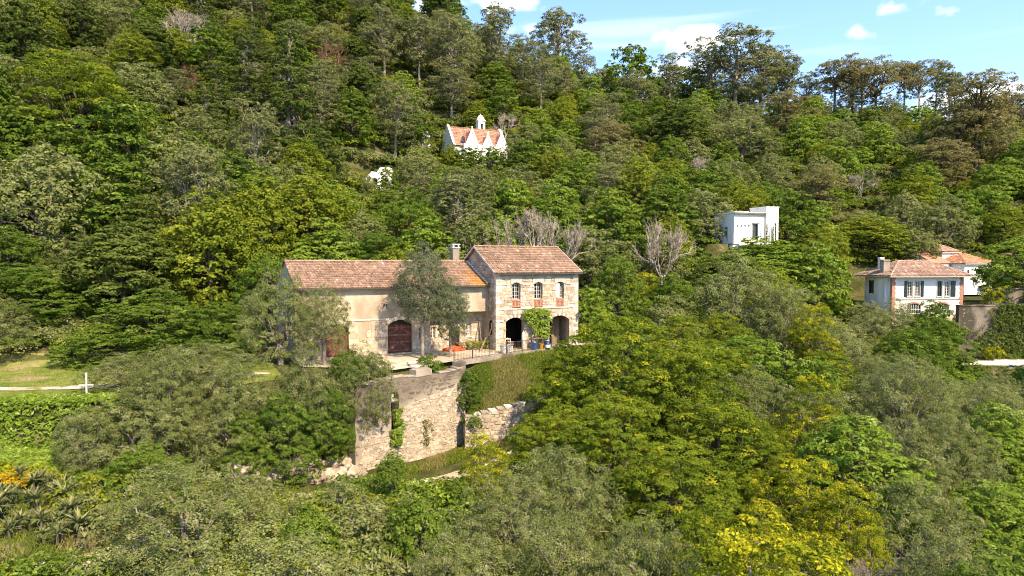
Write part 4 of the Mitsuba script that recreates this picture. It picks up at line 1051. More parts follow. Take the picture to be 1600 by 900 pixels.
    (1,4,0,22.52,195.48,49.78,0.973,0.727,182,470),(1,4,0,20.51,175.33,39.22,1.306,1.172,39,362),(5,11,2,63.45,186.43,40.05,1.267,0.943,334,92),
    (1,10,1,128.04,190.11,39.57,1.102,0.887,47,103),(1,8,0,-80.66,177.99,74.51,1.118,0.93,310,261),(1,5,1,-101.19,175.74,78.59,1.11,0.931,157,65),
    (5,11,2,72.1,200.19,44.82,1.162,0.893,165,337),(2,7,1,-70.16,185.66,75.68,1.028,0.686,220,62),(1,10,1,42.46,200.01,47.79,1.032,0.739,254,376),
    (5,11,0,-4.19,199.74,61.49,1.171,0.854,139,339),(1,5,0,-56.55,177.34,65.18,1.343,1.051,87,188),(1,10,2,13.74,178.48,42.64,1.057,0.846,14,457),
    (1,8,0,-80.7,187.88,80.15,0.993,0.875,209,398),(4,9,1,14.71,193.88,50.88,0.98,0.645,43,461),(1,5,1,-94.42,187.12,83.45,1.064,1.007,315,322),
    (4,9,0,-19.95,192.22,63.85,1.297,0.692,330,389),(1,10,1,-90.46,202.67,90.31,0.946,0.781,125,455),(5,11,1,-31.61,182.12,59.8,0.989,0.925,188,346),
    (1,5,0,-4.44,181.84,48.96,1.273,0.973,227,184),(1,10,1,-30.05,197.58,72.04,1.023,0.926,44,375),(4,6,1,72.09,182.02,37.3,1.221,0.848,289,23),
    (1,10,2,45.56,183.37,40.36,1.046,0.789,252,380),(5,11,0,141.12,181.31,37.09,0.958,0.731,293,93),(4,9,0,35,196.14,46.82,1.297,0.787,98,104),
    (1,4,0,15.84,203.91,56.71,1.029,0.871,258,97),(1,10,2,-43.84,204.36,81.24,1.288,1.212,73,238),(1,4,0,92.87,178.2,34.86,1.267,0.93,139,472),
    (1,5,2,-36.01,201.7,77.04,1.247,1.016,122,412),(1,4,1,148.4,188.06,39.75,0.966,0.894,141,282),(2,7,1,-71.61,198.1,84.47,1.114,0.605,303,81),
    (1,10,2,153.65,202.1,44.99,1.004,0.899,329,102),(1,4,0,76.73,176.62,35.38,1.312,1.016,305,226),(1,5,1,20.94,185.19,45.5,1.026,0.75,131,187),
    (5,11,1,-90.13,195.63,86.49,1.337,1.211,166,429),(5,11,1,-12.49,189.98,58.15,1.028,0.976,196,142),(5,11,0,66.58,192.91,42.05,1.237,1.061,283,70),
    (5,11,0,26.85,179.6,40.57,1.037,0.774,9,528),(5,11,1,-47.41,176.44,60.76,1.136,0.859,290,209),(1,4,1,153.59,192.58,41.38,1.317,1.007,338,361),
    (4,9,2,3.19,202,60.1,1.095,0.682,327,507),(1,4,0,23.01,202.99,53.78,1.141,0.969,53,483),(1,4,0,88.22,189.29,39.95,1.044,0.746,188,100),
    (1,4,1,131.08,182.34,36.38,1.137,1.002,277,484),(5,11,1,142,190.42,40.6,1.295,1.1,167,526),(5,11,2,35.6,176.62,37.55,1.07,0.863,186,71),
    (1,4,1,-57.22,197.16,80.09,1.144,0.942,214,221),(1,5,1,41.06,189.9,43.31,1.185,0.897,285,86),(1,10,2,136,195.69,41.89,0.975,0.706,198,237),
    (1,10,0,113.61,185.55,37.89,1.187,0.932,334,456),(1,5,0,-96.27,180.65,80.41,1.297,1.101,298,467),(5,11,0,111.53,179.18,35.46,1.084,0.792,120,207),
    (2,7,0,-91.98,229.55,98.92,1.015,0.586,172,510),(1,8,0,-24.36,218.51,83.79,1.126,0.935,211,394),(1,10,2,-8.38,243.15,77.66,1.338,1.268,334,285),
    (4,9,2,73.08,227.66,54.42,1.035,0.735,353,249),(5,11,0,-71.08,224.4,96.54,1.215,0.952,208,342),(4,9,0,8.59,224.21,67.78,0.959,0.601,189,251),
    (4,9,1,-53.87,249.64,95.48,1.052,0.696,41,458),(1,5,2,-88.64,223.59,97.86,1.15,0.966,13,47),(5,11,1,-7.27,222.52,75.37,1.18,0.881,297,426),
    (1,4,1,164.04,211.28,46.52,1.059,0.87,355,356),(1,4,1,11.1,249.68,67.21,1.119,0.895,43,222),(4,9,1,-69.16,233.99,98.21,1.035,0.646,150,508),
    (4,6,1,99.18,240.74,53.28,1.196,0.586,107,303),(2,7,1,-100.86,249.69,100.88,1.295,0.701,276,168),(1,5,2,60.19,207.07,48.86,1.118,0.94,320,178),
    (1,4,0,148.54,227.08,51.98,1.221,0.943,276,532),(1,10,0,158.69,226.95,50.75,1.258,0.974,61,453),(5,11,2,59.52,238.5,56.2,1.013,0.776,181,523),
    (4,9,2,-40.67,248.07,91.24,1.199,0.661,296,387),(5,11,0,-15.14,236.33,80.71,1.303,1.042,222,202),(4,9,1,41.21,240.95,58.54,0.957,0.485,17,545),
    (1,5,0,-24.88,228.77,85.7,1.191,1.016,279,317),(1,4,1,125.77,229.27,52.11,1.186,0.84,51,360),(1,5,1,75.9,238.07,53.87,0.997,0.813,136,315),
    (1,4,0,156.68,219.8,49.6,1.081,0.909,230,72),(5,11,2,-58.86,208.01,87.7,1.253,1.178,240,140),(5,11,1,65.06,247.3,54.41,0.955,0.739,199,340),
    (1,4,1,143.19,235.79,52.44,1.21,0.924,77,219),(1,8,1,-41.14,241.05,91.81,1.229,1.06,307,257),(5,11,2,166.9,239.7,47.85,1.274,0.943,284,425),
    (4,9,1,48.05,210.35,51.53,1.254,0.992,232,388),(1,8,0,-100.87,217.94,97.95,1.094,0.818,204,258),(4,6,0,100.15,249.55,50.65,0.982,0.602,90,166),
    (5,11,0,153.4,242.13,49.58,1.196,0.873,230,201),(1,5,2,176.38,249.87,42.46,1.329,1.189,190,179),(1,4,0,121.05,244.54,49.95,0.998,0.901,223,535),
    (5,11,1,148.22,209.11,48.06,1.296,1.216,98,522),(1,5,1,32.67,226.03,58.71,1.317,1.25,66,181),(5,11,1,113.88,207.08,46.19,1.015,0.911,259,341),
    (1,4,0,-69.4,243.96,98.57,1.15,0.992,39,442),(1,4,0,-38.54,225.29,89.7,1.213,1.036,320,73),(1,4,1,11.39,232.58,67.58,1.277,0.975,119,443),
    (4,9,0,30.42,244.5,61.4,0.969,0.534,269,459),(1,4,1,1.77,230.51,71.83,0.982,0.937,243,357),(4,9,0,-50.76,212.17,88.02,1.194,0.816,99,250),
    (5,11,0,95.27,215.38,50.93,1.287,0.943,145,428),(5,11,0,-84.17,245.92,100.35,1.202,1.071,33,69),(1,4,0,141.66,210.41,48.29,1.1,1.043,184,95),
    (1,4,1,-31.97,249.9,87.42,0.955,0.833,79,358),(5,11,2,56.69,230.63,56.21,1.311,1.044,94,427),(4,9,2,74.72,213.55,50.27,1.296,0.682,266,386),
    (1,4,1,118.7,225.32,51.55,1.251,0.902,171,98),(5,11,0,99.51,230.06,55.34,1.172,1.018,60,204),(5,11,0,-110.24,247.35,102.35,1.074,0.899,172,524),
    (2,7,0,-96.29,239.6,101.26,1.185,0.741,248,403),(1,10,2,133.42,238.18,51.71,1.285,1.09,64,377),(5,11,2,171.06,217.17,47.25,1.021,0.882,138,338),
    (2,7,1,-75.17,216.01,93.92,0.982,0.587,186,305),(1,5,1,48.82,226.62,56.78,1.142,1.037,126,318),(1,10,0,165.58,230.06,50.1,1.035,0.916,221,541),
    (1,10,2,71.59,219.8,52.62,1.246,1.04,17,236),(1,4,1,-51.7,234.9,94.48,1.168,1,246,96),(5,11,0,39,233.36,58.16,1.279,1.094,357,203),
    (1,10,2,17.03,237.32,66.07,1.119,0.967,280,239),(1,10,1,-97.58,224.99,98.94,1.324,1.169,49,542),(4,6,0,178.83,229.52,46.48,1.057,0.667,100,22),
    (1,4,0,1.5,249.88,71.47,1.063,0.823,129,220),(1,10,0,-110.27,234.22,101.61,1.242,0.99,1,241),(1,4,0,90.11,206.47,46.71,1.253,1.078,168,223),
    (1,5,1,176.39,238.97,46.1,1.037,0.915,295,316),(1,10,1,85.99,244.97,52.56,1.177,0.869,275,452),(1,4,0,14.32,210.81,60.89,1.237,1.023,226,534),
    (1,10,2,-94.52,246.81,100.78,1.198,0.93,134,378),(1,5,0,-56.17,241.05,96.11,1.174,0.98,332,180),(1,4,1,21.57,227.63,62.68,1.093,1.008,130,74),
    (1,5,0,107,241.68,52.94,1.286,0.983,336,182),(1,8,0,-20.62,212.44,78.64,1.3,1.241,188,556),(5,11,2,-117.09,238.38,102.62,0.94,0.8,264,205),
    (1,10,1,119.63,235.98,52.04,1.147,0.838,333,454),(1,5,1,-36.19,217.61,86.09,1.266,0.956,272,515),
]
for n_, k_, v_, x_, y_, z_, sx_, sz_, rot_, l_ in TREES:
    t_ = TREE_LABELS[l_]
    plant(TREE_NAMES[n_][0], TREE_KINDS[k_], v_, x_, y_, z_, sx_, sz_, rot_, t_, TREE_NAMES[n_][1], 'trees: ' + t_.split(', ', 1)[1] if ', ' in t_ and t_.split(',')[0].split()[-1] in ('left', 'leftmost', 'rightmost') else None)

# ------------------------------------------------------------------ the ground sheets
def smoothcol(key, fn):
    scene[key] = {'type': 'twosided', 'bsdf': {'type': 'diffuse', 'reflectance': mikit.proc(fn)}}


def struct(key, mesh, bsdf, **k):
    scene[key] = mikit.ply(mesh, bsdf, **k)
    labels[key] = {'kind': 'structure'}


def _forest_floor(p, n, uv):
    q = p * 0.5
    a = mikit.fbm(q.x, q.y, q.z, 4)
    c = mikit.mix((.045, .05, .018), (.085, .085, .03), mikit.smoothstep(.35, .65, a))
    c = mikit.mix(c, (.17, .135, .085), mikit.smoothstep(.56, .72, mikit.fbm(q.x * .8 + 9, q.y * .8, q.z * .8, 4)))
    return c * (.55 + .9 * mikit.fbm(p.x * 4, p.y * 4, p.z * 4, 3))


def _grass(p, n, uv):
    q = p * 0.9
    a = mikit.fbm(q.x, q.y, 0, 4)
    b = mikit.fbm(p.x * .22 + 4, p.y * .35, 0, 4)
    c = mikit.mix((.115, .15, .030), (.185, .20, .050), mikit.smoothstep(.3, .7, a))
    c = mikit.mix(c, (.30, .235, .125), mikit.smoothstep(.56, .74, b))
    return c * (.8 + .4 * mikit.noise(p.x * 9, p.y * 9, 0))


def _sand(p, n, uv):
    a = mikit.fbm(p.x * .5, p.y * .5, 0, 4)
    c = mikit.mix((.36, .30, .22), (.50, .43, .33), mikit.smoothstep(.3, .7, a))
    c = mikit.mix(c, (.20, .19, .07), mikit.smoothstep(.56, .68, mikit.fbm(p.x * .35 + 7, p.y * .5, 0, 4)) * .8)
    return c * (.88 + .24 * mikit.noise(p.x * 8, p.y * 8, 0))


def _pale(p, n, uv):
    a = mikit.fbm(p.x * .8, p.y * .8, 0, 4)
    return mikit.mix((.42, .38, .32), (.62, .58, .52), mikit.smoothstep(.3, .7, a)) * (.85 + .3 * mikit.noise(p.x * 7, p.y * 7, 0))


smoothcol('mat_floor', _forest_floor); smoothcol('mat_grass', _grass); smoothcol('mat_sand', _sand); smoothcol('mat_pale', _pale)


def _track(p, n, uv):
    a = mikit.fbm(p.x * .5, p.y * 1.6, 0, 4)
    c = mikit.mix((.36, .31, .21), (.56, .50, .40), mikit.smoothstep(.4, .7, a))
    return mikit.mix(c, (.20, .19, .06), mikit.smoothstep(.48, .62, mikit.fbm(p.x * .9 + 3, p.y * 1.9, 0, 4)))


smoothcol('mat_track', _track)


def axis(*segs):
    out = []
    for a, b, s in segs:
        out.append(np.arange(a, b, s))
    return np.unique(np.concatenate(out + [[segs[-1][1]]]))


gx = axis((-900, -200, 50), (-200, -100, 5), (-100, -20, 1.0), (-20, 8, .5), (8, 100, 1.0), (100, 200, 4), (200, 900, 50))
gy = axis((-400, -20, 30), (-20, 20, 5), (20, 40, 1.0), (40, 62, .5), (62, 128, 1.0), (128, 260, 3), (260, 340, 8), (340, 1500, 60))
GX, GY = np.meshgrid(gx, gy, indexing='ij')
GZ = ground_z(np.stack([GX.ravel(), GY.ravel()], 1)).reshape(GX.shape)
far = np.clip((np.hypot(GX, GY - 100) - 350) / 300, 0, 1)
GZ = GZ * (1 - far) + -15.0 * far
ni, nj = GX.shape
ii, jj = np.meshgrid(np.arange(ni - 1), np.arange(nj - 1), indexing='ij')
quad = np.stack([ii * nj + jj, (ii + 1) * nj + jj, (ii + 1) * nj + jj + 1, ii * nj + jj + 1], -1).reshape(-1, 4)
struct('hillside', (np.stack([GX, GY, GZ], -1).reshape(-1, 3), quad), 'mat_floor', smooth=True)


def sheet(poly, step, dz, level=None, wob=0.0):
    """A ground sheet cut to poly, draped dz above the terrain (or at a level)."""
    x0, y0, x1, y1 = poly.bounds
    tri = []
    cells = [sbox(x, y, x + step, y + step) for x in np.arange(x0, x1, step) for y in np.arange(y0, y1, step)]
    verts, faces, seen = [], [], {}
    for c in cells:
        q = c.intersection(poly)
        for g in getattr(q, 'geoms', [q]):
            if g.is_empty or g.geom_type != 'Polygon' or g.area < 1e-4:
                continue
            ring = np.array(g.exterior.coords)[:-1]
            if not g.exterior.is_ccw:
                ring = ring[::-1]
            idx = []
            for px, py in ring:
                k = (round(px, 3), round(py, 3))
                if k not in seen:
                    seen[k] = len(verts); verts.append(k)
                idx.append(seen[k])
            for k in range(1, len(idx) - 1):
                faces.append((idx[0], idx[k], idx[k + 1]))
    v = np.array(verts)
    z = (ground_z(v) if level is None else np.full(len(v), level)) + dz
    return np.column_stack([v, z]), np.array(faces)


def ribbon(pts, width, dz, step=.8):
    line = shapely.LineString(pts)
    n = int(line.length / step) + 1
    rows = []
    for k in range(n + 1):
        a = line.interpolate(k / n, normalized=True); b = line.interpolate(min(1, k / n + .01), normalized=True); c = line.interpolate(max(0, k / n - .01), normalized=True)
        d = unit(np.array([b.x - c.x, b.y - c.y])); nn = np.array([-d[1], d[0]])
        w = width * (.8 + .4 * meshkit.noise(np.array([k * .4, 3.3, 1])))
        for s in (-.5, -.17, .17, .5):
            rows.append([a.x + nn[0] * w * s, a.y + nn[1] * w * s])
    v = np.array(rows); z = ground_z(v) + dz
    f = [(i * 4 + j, i * 4 + j + 1, (i + 1) * 4 + j + 1, (i + 1) * 4 + j) for i in range(n) for j in range(3)]
    f = np.array(f)[:, ::-1]
    return np.column_stack([v, z]), f


GRASS_TERRACE = Polygon([(-60, 42.4), (-26, 42.2), (-19.5, 45), (-16, 48), (-22, 60), (-45, 58.5), (-70, 57.5)])
COURT = Polygon([(-16.5, 53.2), (-9, 51.5), (-4.9, 56.0), (3.9, 65.1), (9.3, 68.2), (11.5, 72), (8, 70.5), (6, 72), (-4, 70), (-20, 60)])
struct('grass_terrace', sheet(GRASS_TERRACE, 1.5, .05), 'mat_grass', smooth=True)
struct('courtyard', sheet(COURT, 1.5, 0, level=0.0), 'mat_sand')
struct('dirt_track', ribbon([(-60, 48.4), (-42, 47.3), (-34, 47.0), (-29, 47.6), (-24, 48.8), (-18, 50.5)], 1.15, .075), 'mat_track')
struct('concrete_pad', sheet(Polygon([(-31.6, 46.6), (-29.0, 46.9), (-28.9, 48.6), (-31.2, 48.3)]), 1.0, .1), 'mat_pale')
struct('lower_path', ribbon([(-32, 22), (-22, 26.5), (-18, 31), (-15.5, 36), (-13, 39.8), (-9.5, 42.5), (-6, 45.2), (-2, 48.5), (2, 53)], 1.9, .07), 'mat_track')
struct('road', sheet(Polygon([(55, 87.2), (62, 86.0), (90, 84), (91, 89.4), (66, 90.2), (57, 90.4)]), 2.0, 0, level=-4.93), 'mat_pale')

# low growth between the trees: patches of leaves that nobody could count
rngU = np.random.default_rng(77)


def patch(seed, bsdf, R, h, n, per, leaf, aspect=.55, droop=0.3):
    rng = np.random.default_rng(seed)
    a = rng.random(n) * 2 * np.pi; r = R * np.sqrt(rng.random(n))
    hz = h * (.25 + .75 * meshkit.noise(np.stack([np.cos(a) * r * 1.1, np.sin(a) * r * 1.1, 0 * r + seed], 1))) * np.sqrt(np.clip(1.05 - (r / R) ** 2, 0, 1))
    c = np.stack([np.cos(a) * r, np.sin(a) * r, hz * rng.uniform(.4, 1, n)], 1)
    o = unit(np.stack([np.cos(a) * r / R * .5, np.sin(a) * r / R * .5, np.ones(n)], 1))
    v, f, uv = leaf_cards(rng, c, np.full(n, .38), o, per, leaf, aspect, .7, 1.2, (rng.random(n) < .25).astype(float), droop)
    return mikit.ply((v, f), bsdf, uv=uv)


for nm, args in {'low_broad': (1, 'leaf_broad', 2.2, 1.5, 170, 18, .17), 'low_mound': (2, 'leaf_mound', 2.2, 1.4, 170, 18, .16), 'low_oak': (3, 'leaf_oak', 2.2, 1.4, 170, 20, .14),
                 'low_bright': (4, 'leaf_bright', 2.0, 1.2, 170, 16, .18), 'far_low_broad': (6, 'leaf_broad', 2.6, 1.9, 95, 8, .44), 'far_low_mound': (7, 'leaf_mound', 2.6, 1.8, 95, 8, .40), 'far_low_oak': (8, 'leaf_oak', 2.6, 1.9, 95, 8, .38)}.items():
    scene['patch_' + nm] = {'type': 'shapegroup', 'leaves': patch(*args)}


def strew(key, label, pts, groups, lo, hi, zs=1.0, dz=0.0, weights=None):
    pts = np.asarray(pts)
    z = ground_z(pts)
    for i, (x, y) in enumerate(pts):
        s = rngU.uniform(lo, hi)
        g = groups[int(rngU.choice(len(groups), p=weights))]
        scene[f'{key}__{i + 1:04d}'] = {'type': 'instance', 'group': {'type': 'ref', 'id': 'patch_' + g},
                                        'to_world': T().translate([float(x), float(y), float(z[i] + dz)]).rotate([0, 0, 1], float(rngU.uniform(0, 360))).scale([s, s, s * zs])}
    labels[key] = {'label': label, 'category': 'undergrowth', 'kind': 'stuff'}


_keep_out = unary_union([Polygon([(-40, 29), (-21.5, 29), (-21.5, 42), (-40, 42)]), TERRACE.buffer(.3), ROAD_PAD.buffer(.5), VILLA_PAD.buffer(.3), Polygon([(54, 97), (66, 97), (66, 106), (54, 106)]), Polygon([(-4.5, 52), (2, 52.5), (12, 58), (12, 68), (4, 66), (-4.5, 57)]), Polygon([(31, 107), (43, 108), (43, 117), (31, 117)]),
                         shapely.LineString([(-32, 22), (-22, 26.5), (-18, 31), (-15.5, 36), (-13, 39.8), (-9.5, 42.5), (-6, 45.2), (-2, 48.5), (2, 53)]).buffer(1.8),
                         Polygon([(-18, 42), (-12.4, 47.6), (-3.5, 55.5), (3, 53.5), (0, 46.5), (-5, 41.5), (-10, 38.8), (-15, 38.5)])])
_p = []
for y0, y1, st in ((26, 75, 2.6),):
    for y in np.arange(y0, y1, st):
        hw = min(.80 * y + 6, 190)
        for x in np.arange(-hw, hw, st):
            _p.append((x + rngU.normal(0, st * .3), y + rngU.normal(0, st * .3)))
_p = np.array(_p)
_p = _p[~shapely.contains_xy(_keep_out, _p[:, 0], _p[:, 1])]
strew('undergrowth', 'tangled green undergrowth covering the slopes between the trees', _p, ['low_broad', 'low_mound', 'low_oak', 'low_bright'], .9, 1.5, weights=[.3, .3, .3, .1])
_p = []
for y0, y1, st in ((75, 120, 3.2), (120, 250, 3.9)):
    for y in np.arange(y0, y1, st):
        hw = min(.80 * y + 6, 190)
        for x in np.arange(-hw, hw, st):
            _p.append((x + rngU.normal(0, st * .3), y + rngU.normal(0, st * .3)))
_p = np.array(_p)
_p = _p[~shapely.contains_xy(_keep_out, _p[:, 0], _p[:, 1])]
strew('hill_undergrowth', 'bushy green undergrowth filling the wooded hillside', _p, ['far_low_broad', 'far_low_mound', 'far_low_oak'], .9, 1.5)
print('undergrowth', len(_p))
# ------------------------------------------------------------------ building kit
scene['mat_stone'] = {'type': 'twosided', 'bsdf': {'type': 'diffuse', 'reflectance': {'type': 'mesh_attribute', 'name': 'vertex_color'}}}
noisy('mat_mortar', (.34, .285, .21), (.44, .375, .285), 1.5, 4)
noisy('mat_plaster', (.34, .275, .20), (.50, .425, .325), 1.1, 5, c=(.25, .205, .15), cscale=.6, ccut=(.50, .68), squash=(1, 1, .45))
noisy('mat_white', (.68, .66, .62), (.80, .79, .76), .5, 4, squash=(1, 1, .3))
noisy('mat_villa', (.66, .61, .55), (.78, .74, .68), .6, 4, squash=(1, 1, .4), c=(.58, .50, .44), cscale=.5, ccut=(.6, .8))
noisy('mat_trim', (.50, .45, .37), (.62, .57, .48), 3.0)
noisy('mat_brick', (.36, .17, .11), (.48, .25, .17), 5.0, squash=(1, 1, 4))


def _wallold(p, n, uv):
    """Old render: brown-grey and stained where it still holds at the top, pale bedding mortar where it has fallen off below."""
    q = p * .7
    a = mikit.fbm(q.x, q.y, q.z * .6, 5)
    top = mikit.mix((.115, .095, .075), (.215, .18, .14), mikit.smoothstep(.3, .7, a))
    low = mikit.mix((.28, .24, .19), (.41, .36, .29), mikit.smoothstep(.3, .7, a))
    t = mikit.smoothstep(-3.1, -1.7, p.z + 2.2 * (mikit.fbm(p.x * .5, p.y * .5, p.z * .4, 3) - .5) - .25 * (p.x + 7.5))
    c = mikit.mix(low, top, t)
    return mikit.mix(c, (.13, .11, .08), mikit.smoothstep(.60, .78, mikit.fbm(q.x * .9 + 8, q.y * .9, q.z * .35, 4)) * .7)


scene['mat_wallold'] = {'type': 'twosided', 'bsdf': {'type': 'diffuse', 'reflectance': mikit.proc(_wallold)}}
noisy('mat_concrete', (.23, .195, .155), (.36, .31, .25), .8, 4, squash=(1, 1, .5), c=(.12, .105, .085), cscale=.4, ccut=(.52, .68))
noisy('mat_rock', (.22, .175, .13), (.44, .37, .285), 2.2, 4, c=(.14, .115, .09), cscale=1.2)
noisy('mat_overgrown', (.12, .105, .08), (.25, .21, .17), .8, 5, squash=(1, 1, .4), c=(.07, .065, .045), cscale=.45, ccut=(.48, .66))
noisy('mat_deck', (.22, .15, .11), (.30, .21, .15), 2.0)
noisy('mat_redwood', (.105, .048, .039), (.145, .066, .053), 3.0, squash=(1, 1, .2))
noisy('mat_redtrim', (.15, .072, .058), (.20, .098, .08), 3.0)
noisy('mat_slate', (.13, .115, .10), (.19, .17, .15), 2.0)
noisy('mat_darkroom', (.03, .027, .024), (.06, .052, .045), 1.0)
noisy('mat_timber', (.20, .14, .09), (.32, .23, .15), 3.0, squash=(1, 1, .3))


def plain(key, c, rough=.5):
    scene[key] = {'type': 'twosided', 'bsdf': {'type': 'roughplastic', 'diffuse_reflectance': rgb(*c), 'alpha': rough * .5, 'nonlinear': True}}


plain('mat_paint', (.74, .73, .69)); plain('mat_shutter', (.035, .075, .072)); plain('mat_iron', (.16, .14, .115)); plain('mat_blue', (.02, .16, .42)); plain('mat_yellow', (.62, .36, .02))
plain('mat_orange', (.75, .17, .03)); plain('mat_navy', (.03, .06, .22)); plain('mat_grey', (.30, .30, .30)); plain('mat_cream', (.66, .62, .54))
scene['mat_pane'] = {'type': 'thindielectric', 'int_ior': 1.5}
scene['mat_glassdark'] = {'type': 'twosided', 'bsdf': {'type': 'roughplastic', 'diffuse_reflectance': rgb(.03, .035, .04), 'alpha': .05}}


def tm(v, f=None):
    return trimesh.Trimesh(v, f, process=False) if f is not None else v


class Frame:
    """A building's own axes: u along its front, v back from it, z up."""

    def __init__(self, x, y, z, yaw):
        a = math.radians(yaw)
        self.o, self.U, self.V = np.array([x, y, z], float), np.array([math.cos(a), math.sin(a), 0]), np.array([-math.sin(a), math.cos(a), 0])

    def pt(self, p):
        p = np.asarray(p, float)
        return self.o + p[..., :1] * self.U + p[..., 1:2] * self.V + p[..., 2:3] * np.array([0, 0, 1.0])

    def put(self, key, mesh, bsdf, color=None, smooth=False, kind=None, label=None):
        if isinstance(mesh, list):   # several pieces: each a part of its own
            for m in mesh:
                self.put(numbered(key) if key in scene else key, m, bsdf, color, smooth, kind, label); label = None
            return key
        v, f = (mesh.vertices, mesh.faces) if hasattr(mesh, 'vertices') else mesh
        scene[key] = mikit.ply((self.pt(np.asarray(v)), np.asarray(f)), bsdf, smooth=smooth, color=color)
        if kind or label:
            labels[key] = {k: q for k, q in (('kind', kind), ('label', label)) if q}
        return key


def thing(key, label, category, group=None):
    labels[key] = {'label': label, 'category': category}
    if group:
        labels[key]['group'] = group
    return key


def bx(u0, u1, v0, v1, z0, z1, ch=0.0):
    m = trimesh.creation.box((u1 - u0, v1 - v0, z1 - z0))
    m.apply_translation(((u0 + u1) / 2, (v0 + v1) / 2, (z0 + z1) / 2))
    return m


def bar3(a, b, w, h=None):
    """A square bar between two points."""
    a, b = np.asarray(a, float), np.asarray(b, float)
    d = b - a; L = np.linalg.norm(d); d /= L
    r = np.array([0, 0, 1.0]) if abs(d[2]) < .95 else np.array([1.0, 0, 0])
    s = unit(np.cross(d, r)); t = np.cross(s, d)
    m = trimesh.creation.box((w, h or w, L))
    M = np.eye(4); M[:3, 0], M[:3, 1], M[:3, 2], M[:3, 3] = s, t, d, (a + b) / 2
    m.apply_transform(M)
    return m


def arch(u0, u1, z0, zs, rise, n=10):
    """An opening's outline: jambs up to zs, a segmental arch of this rise above."""
    c, w = (u0 + u1) / 2, (u1 - u0) / 2
    R = (w * w + rise * rise) / (2 * rise)
    th = math.asin(min(1, w / R))
    pts = [(u0, z0), (u1, z0)] + [(c + R * math.sin(t), zs + rise - R + R * math.cos(t)) for t in np.linspace(th, -th, n)]
    return Polygon(pts)


def arch_ring(u0, u1, zs, rise, t=.25, n=12):
    a = arch(u0, u1, zs - .01, zs, rise, n); b = arch(u0 - t, u1 + t, zs - .01, zs, rise + t, n)
    return b.difference(a)


def front_wall(poly, v0, thick):
    m = trimesh.creation.extrude_polygon(poly, thick, engine='earcut')
    x, y, z = m.vertices.T
    m.vertices = np.stack([x, v0 + thick - z, y], 1)
    return m


def side_wall(poly, u0, thick):
    m = trimesh.creation.extrude_polygon(poly, thick, engine='earcut')
    x, y, z = m.vertices.T
    m.vertices = np.stack([u0 + z, x, y], 1)
    return m


STONE = [(.46, .37, .275), (.52, .43, .33), (.40, .32, .235), (.57, .49, .39), (.35, .285, .215), (.48, .37, .25), (.43, .355, .285)]


def rubble(seed, poly, face, h=.30, w=.46, proud=.05, gap=.035, palette=STONE, out=None, jit=.045, rowjit=.3):
    """Rubble masonry: uneven stones in rough courses, each a pillow proud of the mortar. face(a, b, d) places wall coordinates and height over the wall.
    Returns (vertices, faces, colours)."""
    rng = np.random.default_rng(seed)
    x0, y0, x1, y1 = poly.bounds
    prep = shapely.prepared.prep(poly)
    V, F, C = [], [], []
    y = y0
    at = 0
    while y < y1 - .05:
        hh = h * rng.uniform(1 - rowjit, 1 + rowjit)
        x = x0 - rng.uniform(0, w)
        while x < x1:
            ww = w * rng.uniform(.55, 1.5)
            q = np.array([(x + gap / 2, y + gap / 2), (x + ww - gap / 2, y + gap / 2), (x + ww - gap / 2, y + hh - gap / 2), (x + gap / 2, y + hh - gap / 2)]) + rng.normal(0, jit * .5, (4, 2))
            P = Polygon(q)
            ring = None
            if P.is_valid and prep.contains(P):
                ring = q
            elif P.is_valid and prep.intersects(P):
                g = P.intersection(poly)
                if g.geom_type == 'Polygon' and g.area > .30 * P.area:
                    g = shapely.convex_hull(g).simplify(.02)
                    if poly.buffer(.02).contains(g):
                        ring = np.array(g.exterior.coords)[:-1]
                        if not g.exterior.is_ccw:
                            ring = ring[::-1]
            if ring is not None:
                n = len(ring); c = ring.mean(0)
                d = proud * rng.uniform(.35, 1.2)
                tilt = rng.normal(0, .012, n)
                o = np.vstack([np.column_stack([ring, np.zeros(n)]), np.column_stack([c + (ring - c) * (1 - .10), np.full(n, d) + tilt])])
                V.append(o)
                F += [(at + i, at + (i + 1) % n, at + n + (i + 1) % n) for i in range(n)] + [(at + i, at + n + (i + 1) % n, at + n + i) for i in range(n)] + [(at + n, at + n + i, at + n + i + 1) for i in range(1, n - 1)]
                col = np.array(palette[rng.integers(len(palette))]) * rng.uniform(.82, 1.15)
                C.append(np.tile(np.clip(col, 0, .8), (2 * n, 1)))
                at += 2 * n
            x += ww
        y += hh
    v = np.vstack(V)
    return face(v[:, 0], v[:, 1], v[:, 2]), np.array(F), np.vstack(C)


def on_front(v0):
    return lambda a, b, d: np.stack([a, v0 - d, b], 1)


def on_side(u0):   # the left face: seen from -u, so its first coordinate runs backwards
    return lambda a, b, d: np.stack([u0 - d, -a, b], 1)


TILE = [(.295, .20, .145), (.32, .215, .155), (.27, .175, .122), (.33, .235, .175), (.255, .175, .13), (.34, .25, .19), (.30, .19, .127)]


